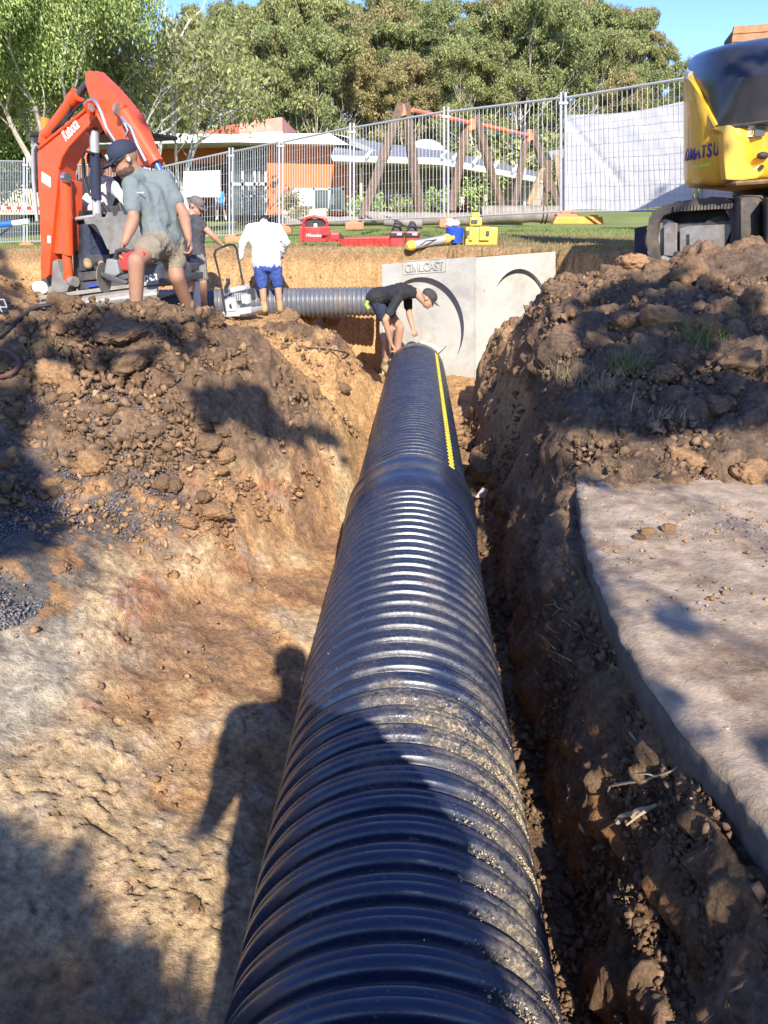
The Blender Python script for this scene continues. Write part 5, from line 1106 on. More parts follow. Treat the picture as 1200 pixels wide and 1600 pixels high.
for a, b in ((1054, 396), (1072, 398), (1104, 399)): tp_('bolt', M_BLK, [(a, b - 3), (a + 4, b - 3), (a + 4, b + 2), (a, b + 2)], .02, .02, 0)
tp_('track_frame', M_DGREY, [(1030, 350), (1147, 345), (1147, 405), (1030, 408)], .1, .2); 
for a in (1040, 1066, 1092, 1118): MB().tube([TPl.at(a, 408, .05), TPl.at(a, 408, .3)], .06, 12).build('roller', M_STL, ky)
MB().tube([TPl.at(1036, 372, .1), TPl.at(1036, 372, .28)], .17, 20).build('idler', M_STL, ky); MB().tube([TPl.at(1120, 365, .1), TPl.at(1120, 365, .28)], .15, 20).build('sprocket', M_BLK, ky)
MB().prism([P(1197, 309, 7.0), P(1206, 306, 6.95), P(1230, 304, 6.9), P(1225, 415, 6.9), P(1196, 412, 7.0)], (.1, .3, 0)).build('step_plate', M_BLK, ky, .01)
bl = MB().prism([P(991, 356, 9.2), P(1012, 352, 9.0), P(1012, 404, 9.0), P(991, 406, 9.2)], (1.9, -.25, 0)).build('dozer_blade', M_NAVY, ky, .01)
for s in ((4.95, 8.5),): belt(ky, Vector((s[0], s[1], hz(*s) - .05)), Vector((.35, .93, 0)), Vector((.93, -.35, 0)), 2.3, .62, .4)

# ================================================================== PEOPLE
def rc(mb, p0, r0, p1, r1, n=12):
    p0, p1 = Vector(p0), Vector(p1); mb.ell(p0, r0, n, 8); mb.ell(p1, r1, n, 8)
    if (p1 - p0).length > 1e-4: mb.tube([p0, p1], [r0, r1], n)
def frame_of(f, up):
    f = Vector(f).normalized(); up = Vector(up); s = f.cross(up).normalized(); up = s.cross(f).normalized()
    return Matrix(((s.x, f.x, up.x), (s.y, f.y, up.y), (s.z, f.z, up.z)))      # columns: right, forward, up
def hand(mb, wr, d, nrm, side, curl=.5, s=1.0):
    d = Vector(d).normalized(); nrm = Vector(nrm); nrm = (nrm - d * nrm.dot(d)).normalized(); sd = d.cross(nrm) * side
    for k in (-1, 0, 1): rc(mb, wr + d * .02 * s, .020 * s, wr + d * .085 * s + sd * k * .024 * s, .0145 * s, 8)
    for k, L in zip((-1.5, -.5, .5, 1.5), (.072, .080, .076, .060)):
        b = wr + d * .09 * s + sd * k * .0195 * s; d1 = (d * math.cos(curl * .8) + nrm * math.sin(curl * .8)); m_ = b + d1 * L * .5 * s
        d2 = (d * math.cos(curl * 2.0) + nrm * math.sin(curl * 2.0)); rc(mb, b, .0098 * s, m_, .0088 * s, 6); rc(mb, m_, .0088 * s, m_ + d2 * L * .5 * s, .0075 * s, 6)
    t0 = wr + d * .03 * s - sd * .026 * s; t1 = t0 + (d * .8 - sd * .75 + nrm * .35).normalized() * .042 * s; rc(mb, t0, .013 * s, t1, .0105 * s, 6); rc(mb, t1, .0105 * s, t1 + (d + nrm * .5).normalized() * .032 * s, .009 * s, 6)
def person(label, J, look, shirt, shorts, skin=M_SKIN, up=(0, 0, 1), cap=None, boots=M_BOOT, sleeve=.6, leg=.8, bulk=.9, shirt_noise=.008, voxel=.0095, s=1.0, hat_mark=False, glasses=False, hair=True, curl=.6, long_sleeve=False, hands=None, group=None, collar=None, vest=None, socks=None):
    g = {k: Vector(v) for k, v in J.items()}
    root = empty('person', ((g['anL'] + g['anR']) / 2) + Vector((0, 0, -.08)), label, 'person', group)
    mb = MB(); Fm = frame_of(look, up); f_ = Fm @ Vector((0, 1, 0)); u_ = Fm @ Vector((0, 0, 1)); r_ = Fm @ Vector((1, 0, 0)); hc = g['head']
    mb.ell(hc + u_ * .025 * s - f_ * .012 * s, (.077 * s, .096 * s, .088 * s), 16, 12, Fm); mb.ell(hc - u_ * .035 * s + f_ * .022 * s, (.060 * s, .068 * s, .078 * s), 14, 10, Fm)
    rc(mb, hc - u_ * .088 * s + f_ * .062 * s, .022 * s, hc - u_ * .07 * s + f_ * .03 * s, .04 * s)
    rc(mb, hc + f_ * .084 * s - u_ * .0 * s, .009 * s, hc + f_ * .104 * s - u_ * .032 * s, .0135 * s, 8); mb.ell(hc + f_ * .083 * s - u_ * .062 * s, (.024 * s, .011 * s, .007 * s), 8, 6, Fm); mb.ell(hc + f_ * .084 * s - u_ * .072 * s, (.021 * s, .011 * s, .007 * s), 8, 6, Fm)
    mb.ell(hc + f_ * .078 * s + u_ * .026 * s, (.05 * s, .014 * s, .010 * s), 10, 6, Fm)
    for q in (-1, 1): mb.ell(hc + r_ * .078 * s * q - f_ * .012 * s - u_ * .01 * s, (.009 * s, .02 * s, .032 * s), 8, 8, Fm)
    rc(mb, g['neck'], .058 * s, hc - u_ * .05 * s - f_ * .02 * s, .052 * s)
    ch = (g['shL'] + g['shR']) / 2; pel = (g['hipL'] + g['hipR']) / 2; ax = (ch - pel).normalized(); across = (g['shR'] - g['shL']).normalized(); fr = ax.cross(across) * 1.0
    def torso(b, k):
        for q, sh, hp in ((-1, g['shL'], g['hipL']), (1, g['shR'], g['hipR'])):
            a = ch.lerp(sh, .72); w_ = pel.lerp(ch, .42) + (sh - ch) * .5; c = pel.lerp(hp, 1.0)
            rc(b, g['neck'] - ax * .03, .05 * s + k, sh, .052 * s + k); rc(b, a - ax * .07 * s, .095 * s * bulk + k, w_, .088 * s * bulk + k); rc(b, w_, .088 * s * bulk + k, c, .102 * s * bulk + k); rc(b, c, .102 * s * bulk + k, pel, .105 * s * bulk + k)
        rc(b, ch - ax * .09 * s, .105 * s * bulk + k, pel.lerp(ch, .4), .10 * s * bulk + k)
    torso(mb, 0)
    for L in 'LR':
        sh, el, wr, ha = g['sh' + L], g['el' + L], g['wr' + L], g['ha' + L]
        rc(mb, sh, .052 * s, el, .039 * s); rc(mb, el, .041 * s, el.lerp(wr, .3), .042 * s); rc(mb, el.lerp(wr, .3), .042 * s, wr, .026 * s)
        nrm = Vector((hands or {}).get(L, (0, 0, -1))); hand(mb, wr, ha - wr, nrm, -1 if L == 'L' else 1, curl, s)
        hp, kn, an, to = g['hip' + L], g['kn' + L], g['an' + L], g['to' + L]
        rc(mb, hp, .080 * s, kn, .054 * s); rc(mb, kn, .057 * s, an, .036 * s); bk_ = (kn - hp).cross(an - kn); cal = kn.lerp(an, .3); fwd = (to - an).normalized(); rc(mb, kn.lerp(an, .12) - fwd * .01, .053 * s, kn.lerp(an, .55) - fwd * .01, .045 * s)
        rc(mb, an, .040 * s, to, .032 * s)
    body = link('body', remesh(mb, voxel * (s if s < 1 else 1), 3), skin, root)
    # eyes
    for q in (-1, 1): MB().ell(hc + r_ * .031 * s * q + f_ * .079 * s + u_ * .008 * s, .0115 * s, 8, 6).build('eye', M_WHT, body, smooth=True); MB().ell(hc + r_ * .031 * s * q + f_ * .087 * s + u_ * .008 * s, .0058 * s, 6, 5).build('pupil', M_BLK, body)
    # top
    if shirt:
        b = MB(); torso(b, .019 * s)
        for L in 'LR':
            sh, el, wr = g['sh' + L], g['el' + L], g['wr' + L]
            if long_sleeve: rc(b, sh, .07 * s, el, .058 * s); rc(b, el, .058 * s, wr, .042 * s)
            elif sleeve > 0: rc(b, sh, .064 * s, sh.lerp(el, sleeve), .062 * s)
        if collar: rc(b, g['neck'], .07 * s, g['neck'] + (hc - g['neck']) * .25, .066 * s)
        link('shirt', remesh(b, .011 * s, 3, shirt_noise * s, 13, len(label)), shirt, root)
    b = MB()
    for L in 'LR':
        hp, kn, an = g['hip' + L], g['kn' + L], g['an' + L]
        rc(b, pel.lerp(ch, .05), .080 * s, hp, .088 * s); rc(b, pel - (ch - pel).normalized() * .05, .092 * s, hp - (ch - pel).normalized() * .03, .098 * s)
        e = hp.lerp(kn, min(leg, 1.0)); rc(b, hp, .103 * s, e, .088 * s if leg < 1 else .085 * s)
        if leg > 1: rc(b, kn, .085 * s, an, .065 * s)
    link('shorts' if leg <= 1 else 'trousers', remesh(b, .011 * s, 3, .009 * s, 15, 3 + len(label)), shorts, root)
    for L in 'LR':
        an, to, kn = g['an' + L], g['to' + L], g['kn' + L]; b = MB(); rc(b, an, .052 * s, to, .043 * s); rc(b, an.lerp(to, -.2), .048 * s, an + (kn - an).normalized() * .12 * s, .05 * s); link('boot', remesh(b, .011 * s, 2, .003), boots, root)
    if cap is not None:
        b = MB(); b.ell(hc + u_ * .048 * s - f_ * .010 * s, (.090 * s, .108 * s, .078 * s), 24, 14, Fm); me = b.mesh('cap'); bm = bmesh.new(); bm.from_mesh(me)
        bmesh.ops.bisect_plane(bm, geom=bm.verts[:] + bm.edges[:] + bm.faces[:], plane_co=hc + u_ * .018 * s, plane_no=u_, clear_inner=True); bm.to_mesh(me); bm.free()
        c = link('cap', me, cap, root, smooth=True); mp = MB(); n = 10; V = []
        for i in range(n + 1):
            a = math.pi * (.12 + .76 * i / n); ca, sa = math.cos(a), math.sin(a)
            V.append(hc + r_ * ca * .080 * s + f_ * sa * .085 * s + u_ * .022 * s); V.append(hc + r_ * ca * .082 * s + f_ * (sa * .095 + .075) * s + u_ * (.020 - .012 * ca * ca - .006) * s)
        V2 = [v + u_ * .007 * s for v in V]; m2 = len(V)
        mp.add(V + V2, [(2 * i, 2 * i + 1, 2 * i + 3, 2 * i + 2) for i in range(n)] + [(m2 + 2 * i + 1, m2 + 2 * i, m2 + 2 * i + 2, m2 + 2 * i + 3) for i in range(n)] + [(2 * i + 1, m2 + 2 * i + 1, m2 + 2 * i + 3, 2 * i + 3) for i in range(n)]); mp.build('peak', cap, c, smooth=False)
        if hat_mark: q = hc + f_ * .096 * s + u_ * .058 * s; MB().tube([q - f_ * .01, q + f_ * .006], .019 * s, 14).build('round_badge', M_WHT, c)
    elif hair:
        b = MB(); b.ell(hc + u_ * .042 * s - f_ * .022 * s, (.086 * s, .098 * s, .085 * s), 20, 14, Fm); rc(b, hc - f_ * .06 * s - u_ * .01, .055 * s, hc - f_ * .05 * s + u_ * .05, .06 * s); link('hair', remesh(b, .008, 1, .008, 40), M_HAIR, root)
    if glasses:
        q = MB()
        for w_ in (-1, 1): q.ell(hc + r_ * .034 * s * w_ + f_ * .091 * s + u_ * .005 * s, (.029 * s, .007 * s, .018 * s), 12, 8, Fm)
        q.tube([hc + r_ * .08 * s - f_ * .01 * s + u_ * .01, hc + r_ * .066 * s + f_ * .085 * s + u_ * .01, hc - r_ * .066 * s + f_ * .085 * s + u_ * .01, hc - r_ * .08 * s - f_ * .01 * s + u_ * .01], .005 * s, 6); q.build('sunglasses', M_BLK, root)
    return root, g, Fm
# --- man in grey jersey, foreground left
D = 5.75
J = dict(head=P(194, 250, D), neck=P(217, 277, D + .05), shL=P(206, 292, D - .12), shR=P(256, 281, D + .10), elL=P(209, 343, D - .22), wrL=P(195, 378, D - .32), haL=P(186, 395, D - .36), elR=P(287, 334, D + .05), wrR=P(295, 372, D - .08), haR=P(300, 395, D - .12),
         hipL=P(247, 378, D - .08), hipR=P(268, 381, D + .08), knL=P(213, 408, D - .42), knR=P(276, 433, D - .02), anL=P(212, 502, D - .40), anR=P(304, 506, D + .25), toL=P(196, 516, D - .55), toR=P(297, 520, D + .10))
rg, g, Fm = person('man in a grey jersey and navy cap stepping over the mound with a red saw', J, (-.75, -.45, -.42), M_SHIRTG, M_SHORTK, M_SKIN2, up=(-.2, 0, 1), cap=M_NAVY, glasses=True, hat_mark=True, sleeve=.62, leg=.55, curl=.9, hands={'L': (1, .3, 0), 'R': (-1, -.4, -.2)}, boots=M_BOOT, collar=True, s=1.0, shirt_noise=.006, bulk=.78)
hc = g['head']; f_ = Fm @ Vector((0, 1, 0)); u_ = Fm @ Vector((0, 0, 1)); r_ = Fm @ Vector((1, 0, 0))
b = MB(); b.ell(hc - u_ * .062 + f_ * .022, (.062, .073, .055), 16, 10, Fm); rc(b, hc - u_ * .094 + f_ * .066, .024, hc - u_ * .07 + f_ * .03, .04); link('beard', remesh(b, .008, 2, .003, 60), mat('beard_stubble', (.09, .05, .035), .9, noise=.4, nscale=50), rg)
q_ = MB(); q_.ell(hc - r_ * .088 - f_ * .012 - u_ * .012, .012, 8, 6); q_.ell(hc + r_ * .088 - f_ * .012 - u_ * .012, .012, 8, 6); 
for s_ in (-1, 1): MB().ell(hc + r_ * .088 * s_ - f_ * .008 - u_ * .014, (.01, .01, .016), 8, 6).build('earbud', M_WHT, rg)
text('TRADEWEAR'[:0] or 'zeek', .03, M_WHT, rg, P(213, 301, D - .24), (1, -.5, 0), (0, 0, 1), width=.06) if False else None
MB().box(P(219, 301, D - .195), (.062, .004, .006), Matrix.Rotation(R(-25), 3, 'Z')).build('chest_logo', M_WHT, rg)
# red cut-off saw in his hand
Sw = Plane(190, D - .42, 8)
sw_ = empty('cutoff_saw', Sw.at(190, 445), 'red and grey petrol cut off saw held by the man in the grey jersey', 'power saw')
def sp(name, m, poly, off, th, bev=.008, par=sw_): return MB().prism([Sw.at(a, b, off) for a, b in poly], Sw.n * th).build(name, m, par, bev)
sp('motor_housing', M_RED, [(184, 398), (205, 392), (224, 394), (226, 412), (205, 424), (188, 422)], .02, .16, .015); sp('side_cover', mat('grey_plastic', (.22, .23, .22), .5, noise=.1), [(166, 404), (182, 406), (187, 428), (180, 432), (162, 428)], -.02, .14, .012)
MB().tube([Sw.at(180, 404, 0), Sw.at(183, 393, -.0), Sw.at(192, 390, .02), Sw.at(202, 393, .04), Sw.at(204, 404, .06)], .015, 8).build('top_handle', M_BLK, sw_, smooth=True)
sp('battery_pack', M_DGREY, [(160, 428), (182, 431), (200, 427), (200, 436), (165, 441)], 0, .14); sp('blade_guard', M_DGREY, [(157, 425), (170, 429), (200, 440), (196, 446), (168, 438), (156, 430)], -.03, .03)
MB().tube([Sw.at(162, 434, .03), Sw.at(163, 434, .03)], .10, 24).build('cutting_disc', M_STL, sw_); sp('label_panel', M_WHT, [(206, 403), (219, 402), (219, 406), (206, 408)], .012, .01, 0)

# --- operator on the orange excavator
D = 8.35
J = dict(head=P(152, 256, D), neck=P(148, 277, D + .05), shL=P(171, 287, D - .05), shR=P(131, 290, D + .02), elL=P(186, 302, D - .28), wrL=P(196, 316, D - .38), haL=P(199, 321, D - .42), elR=P(133, 325, D - .12), wrR=P(158, 328, D - .38), haR=P(166, 330, D - .42),
         hipL=P(160, 345, D + .02), hipR=P(140, 346, D + .05), knL=P(165, 352, D - .42), knR=P(140, 356, D - .42), anL=P(158, 408, D - .5), anR=P(137, 408, D - .5), toL=P(161, 414, D - .65), toR=P(138, 414, D - .65))
ro, go_, Fo = person('operator in a white long sleeved shirt sitting at the orange excavator controls', J, (.85, -.5, -.1), M_SHIRTW, M_NAVY, long_sleeve=True, leg=1.2, curl=1.0, s=.95, collar=True)
b = MB(); ch = (go_['shL'] + go_['shR']) / 2; pel = (go_['hipL'] + go_['hipR']) / 2
rc(b, ch - Vector((0, 0, .05)), .138, pel + Vector((0, 0, .06)), .132); rc(b, go_['shL'].lerp(ch, .5) - Vector((0, 0, .06)), .115, pel + Vector((0.03, 0, .1)), .12); None

# --- capped worker
D = 10.5
J = dict(head=P(307, 322, D), neck=P(301, 336, D), shL=P(293, 349, D + .12), shR=P(312, 348, D - .10), elL=P(283, 368, D + .1), wrL=P(287, 388, D), haL=P(288, 395, D), elR=P(330, 366, D - .08), wrR=P(347, 383, D + .02), haR=P(356, 387, D + .04),
         hipL=P(297, 401, D + .08), hipR=P(309, 401, D - .08), knL=P(299, 440, D - .02), knR=P(317, 440, D - .18), anL=P(296, 482, D + .1), anR=P(320, 484, D - .05), toL=P(302, 488, D - .02), toR=P(326, 490, D - .18))
person('worker in a grey cap, charcoal top and grey shorts holding the compactor handle', J, (.85, -.35, -.45), M_SHIRTD, M_SHORTG, up=(.2, 0, 1), cap=mat('grey_cap_cloth', (.14, .12, .11), .9, noise=.2), sleeve=.25, leg=.82, curl=1.1, s=.98)
# --- person in white pullover, bent forward
D = 10.95
J = dict(head=P(414, 352, D + .42), neck=P(412, 350, D + .24), shL=P(391, 357, D + .06), shR=P(434, 357, D + .06), elL=P(379, 380, D - .06), wrL=P(377, 401, D - .02), haL=P(373, 411, D - .02), elR=P(447, 378, D - .02), wrR=P(441, 397, D + .12), haR=P(436, 402, D + .16),
         hipL=P(405, 411, D - .02), hipR=P(428, 411, D - .02), knL=P(410, 448, D + .02), knR=P(434, 446, D + .06), anL=P(413, 485, D), anR=P(438, 484, D + .05), toL=P(410, 491, D + .14), toR=P(440, 490, D + .18))
person('worker in a white pullover and blue shorts bending over with his back turned', J, (.05, .8, -.6), M_SHIRTW, M_SHORTB, up=(0, .6, .8), long_sleeve=True, leg=.86, curl=1.1, s=.98, collar=True)
# --- worker bending over the pipe end
D = 10.25
zf = hz(-.15, 10.4)
J = dict(head=P(669, 467, D - .22), neck=P(651, 458, D - .14), shL=P(626, 459, D - .36), shR=P(636, 452, D + .10), elL=P(602, 500, D - .42), wrL=P(611, 537, D - .34), haL=P(618, 548, D - .32), elR=P(639, 490, D + .05), wrR=P(645, 512, D - .06), haR=P(651, 522, D - .10),
         hipL=P(587, 465, D - .12), hipR=P(590, 462, D + .12), knL=P(609, 515, D - .15), knR=P(625, 512, D + .15), anL=P(602, 575, D + .02), anR=P(618, 572, D + .25), toL=P(612, 585, D - .1), toR=P(630, 580, D + .15))
rb, gb, Fb = person('worker in black bending right over the far end of the pipe with a float', J, (.80, -.25, -.62), M_SHIRTB, M_NAVY, up=(.62, 0, .75), cap=mat('charcoal_cap', (.05, .048, .045), .9, noise=.3), sleeve=.72, leg=.55, curl=1.2, s=1.0, boots=M_BOOT)
MB().tube([P(575, 470, D - .24), P(572, 476, D - .24), P(576, 482, D - .24)], .022, 6).build('lime_print', mat('lime_print', (.4, .6, .05), .7), rb)
fl = empty('float_trowel', P(670, 545, D - .1), 'concrete covered hand float held by the bending worker above the pipe end', 'trowel')
MB().tube([P(655, 533, D - .1), P(662, 540, D - .1), P(672, 541, D - .1), P(684, 544, D - .1)], [.03, .045, .05, .03], 10).build('grip', M_CONC, fl, smooth=True)
MB().prism([P(655, 545, D - .14), P(697, 541, D - .14), P(684, 553, D - .14), P(668, 551, D - .14)], (0, .12, -.01)).build('plate', M_CONC, fl, .003); MB().tube([P(697, 541, D - .1), P(684, 554, D - .1)], .008, 6).build('edge_bar', M_BLK, fl)
# --- photographer behind the camera
zp = float(pipe_z(-.4)) + RP
J = dict(head=(.02, -.34, zp + 1.62), neck=(.02, -.40, zp + 1.46), shL=(-.19, -.40, zp + 1.40), shR=(.22, -.40, zp + 1.40), elL=(-.275, -.38, zp + 1.02), wrL=(-.12, -.16, zp + 1.17), haL=(-.04, -.08, zp + 1.30), elR=(.40, -.34, zp + 1.10), wrR=(.11, -.14, zp + 1.22), haR=(.05, -.08, zp + 1.28),
         hipL=(-.10, -.44, zp + .92), hipR=(.12, -.44, zp + .92), knL=(-.15, -.42, zp + .50), knR=(.15, -.42, zp + .50), anL=(-.14, -.48, zp + .10), anR=(.13, -.48, zp + .10), toL=(-.15, -.34, zp + .05), toR=(.14, -.34, zp + .05))
person('photographer standing on the near pipe holding up a phone', J, (0, 1, -.35), M_SHIRTD, M_NAVY, leg=1.2, curl=.9, cap=None)
ph = empty('phone', (0, -.035, CAMZ - .01), 'black phone held up by the photographer', 'phone')
MB().box((0, -.035, CAMZ - .01), (.075, .009, .15), Matrix.Rotation(R(-20), 3, 'X')).build('phone_case', M_BLK, ph, .003)
# --- small people on the playground
def small(px, top, bot, d, look, shirt, shorts, label, s=None, hairm=True, stride=.0):
    t, b = P(px, top, d), P(px, bot, d); h = t.z - b.z; k = h / 1.75; x, z = b.x, b.z
    q = lambda a, bb, c: Vector((x + a * k, d + bb * k, z + c * k))
    J = dict(head=q(0, 0, 1.62), neck=q(0, 0, 1.46), shL=q(-.18, 0, 1.40), shR=q(.18, 0, 1.40), elL=q(-.25, .05, 1.12), wrL=q(-.22, -.1, .9), haL=q(-.21, -.14, .84), elR=q(.25, .05, 1.12), wrR=q(.24, -.1, .9), haR=q(.23, -.14, .84),
             hipL=q(-.1, 0, .92), hipR=q(.1, 0, .92), knL=q(-.12 - stride * .5, 0, .5), knR=q(.12 + stride * .5, 0, .5), anL=q(-.12 - stride, .05, .09), anR=q(.12 + stride, .05, .09), toL=q(-.14 - stride, -.08, .04), toR=q(.14 + stride, -.08, .04))
    person(label, J, look, shirt, shorts, leg=.8, sleeve=.5, voxel=.02, s=k, boots=M_WHT)
M_BL = mat('bright_blue_shirt', (.03, .22, .7), .8); M_MAR = mat('maroon_shirt', (.25, .03, .07), .8); M_HV = mat('yellow_vest', (.75, .7, .05), .8)
small(346, 290, 344, 25, (1, .5, 0), M_BL, M_NAVY, 'child in a bright blue shirt running on the lawn below the white board', stride=.12)
small(449, 289, 331, 31, (1, -.3, 0), M_MAR, M_WHT, 'person in a maroon shirt by the orange school wall')
small(653, 314, 340, 27, (.3, 1, 0), M_HV, M_SHORTK, 'small person in a yellow vest behind the first swing frame')
small(623, 306, 327, 33, (0, -1, 0), M_SHIRTW, M_SHORTK, 'small figure in pale clothes under the veranda between the swing posts')
small(722, 303, 328, 30, (0, -1, 0), M_SHIRTW, M_SHIRTW, 'small figure in white by the veranda column right of the second swing frame', stride=.05)
small(708, 304, 330, 32, (.5, -1, 0), M_SHIRTW, M_NAVY, 'small figure in white top and dark shorts behind the second swing post')
# --- plate compactor
cp = empty('plate_compactor', P(372, 492, 10.3), 'white plate compactor with a black tube handle between the two workers', 'compactor')
Cp = Plane(372, 10.3, 15)
def cq(name, m, poly, off, th, bev=.01): return MB().prism([Cp.at(a, b, off) for a, b in poly], Cp.n * th).build(name, m, cp, bev)
cq('base_plate', M_WHITEC, [(348, 487), (394, 482), (394, 488), (386, 494), (352, 495), (346, 491)], -.1, .34); cq('belt_cover', M_WHITEC, [(350, 470), (358, 465), (366, 469), (370, 486), (352, 488)], -.12, .14, .02)
cq('engine', M_DGREY, [(364, 456), (386, 452), (390, 470), (368, 476)], -.05, .22, .015); cq('fuel_tank', M_WHITEC, [(358, 450), (380, 446), (382, 453), (360, 458)], -.06, .2, .015); cq('recoil_cover', M_WHITEC, [(376, 462), (388, 460), (390, 474), (378, 478)], -.10, .08, .015)
cq('front_plate', M_WHITEC, [(372, 482), (392, 479), (392, 489), (374, 492)], -.16, .05)
for k in range(6): cq('cooling_fin', M_GALV, [(366 + 3.4 * k, 458), (368 + 3.4 * k, 458), (368.5 + 3.4 * k, 470), (366.5 + 3.4 * k, 470)], -.08, .05, .002)
MB().tube([Cp.at(352, 488, -.16), Cp.at(343, 430, -.2), Cp.at(335, 398, -.2), Cp.at(337, 391, -.2), Cp.at(345, 387, -.18), Cp.at(358, 382, -.02), Cp.at(366, 383, .08), Cp.at(370, 390, .1), Cp.at(374, 412, .1), Cp.at(381, 450, .1)], .014, 8).build('handle', M_BLK, cp, smooth=True)
MB().tube([Cp.at(354, 458, -.1), Cp.at(353, 450, -.1), Cp.at(357, 442, -.1), Cp.at(356, 435, -.1)], .026, 8).build('hose_grip', M_NAVY, cp, smooth=True)
for px in (362, 381): MB().tube([Cp.at(px, 478, -.12), Cp.at(px, 478, -.08)], .035, 10).build('damper', M_BLK, cp)
# white tub behind the capped worker
wt = P(318, 470, 11.0); tb = MB(); tb.tube([wt + Vector((-.2, 0, -.1)), wt + Vector((-.2, 0, .62))], [.17, .19], 18)
tag(tb.build('white_drum', M_WHT, None, smooth=True), 'white plastic drum standing behind the capped worker', 'drum')

# ================================================================== CLODS, STONES, ROOTS, GRASS TUFTS
def ico(sub):
    bm = bmesh.new(); bmesh.ops.create_icosphere(bm, subdivisions=sub, radius=1); V = np.array([v.co[:] for v in bm.verts]); Fs = np.array([[v.index for v in f.verts] for f in bm.faces]); bm.free(); return V, Fs
IV, IF = ico(4)
def clod_mesh(seed, ang=.5):
    V = IV.copy(); q = V * 1.1 + seed * 7.3
    n = fbm(q[:, 0], q[:, 1], q[:, 2], 5, .55); r = 1 + .38 * n
    g = np.random.default_rng(seed)
    for k in range(20):                 # broken facets
        d = g.normal(size=3); d /= np.linalg.norm(d); h = V @ d; c = g.uniform(.5, .82); r = np.where(h * r > c, r - (h * r - c) / np.maximum(h, .2) * .75, r)
    q2 = V * 5 + seed; r = r + .10 * fbm(q2[:, 0], q2[:, 1], q2[:, 2], 4, .65) * 1.5
    return np_mesh('clod', V * r[:, None], IF)
CL = {}
def clod(px, py, rpx, label=None, group=None, m=M_CLOD, sq=.7, name='soil_clod', cat='clod', sink=.25, pos=None, asp=1.0):
    p = Vector(pos) if pos is not None else hit(px, py); dist = (p - Vector((0, 0, CAMZ))).length; r = rpx * dist / F
    key = (random.randrange(9), m.name)
    if key not in CL: CL[key] = clod_mesh(key[0] + 1); CL[key].materials.append(m); CL[key].polygons.foreach_set('use_smooth', np.ones(len(IF), bool))
    o = bpy.data.objects.new(name, CL[key]); COL.objects.link(o); o.location = (p.x, p.y, p.z + r * sq * (.5 - sink)); o.scale = (r * asp, r * random.uniform(.8, 1.0), r * sq); o.rotation_euler = (random.uniform(-.3, .3), random.uniform(-.3, .3), random.uniform(0, 6.28) if asp == 1 else random.uniform(-.3, .3))
    return tag(o, label, cat, group)
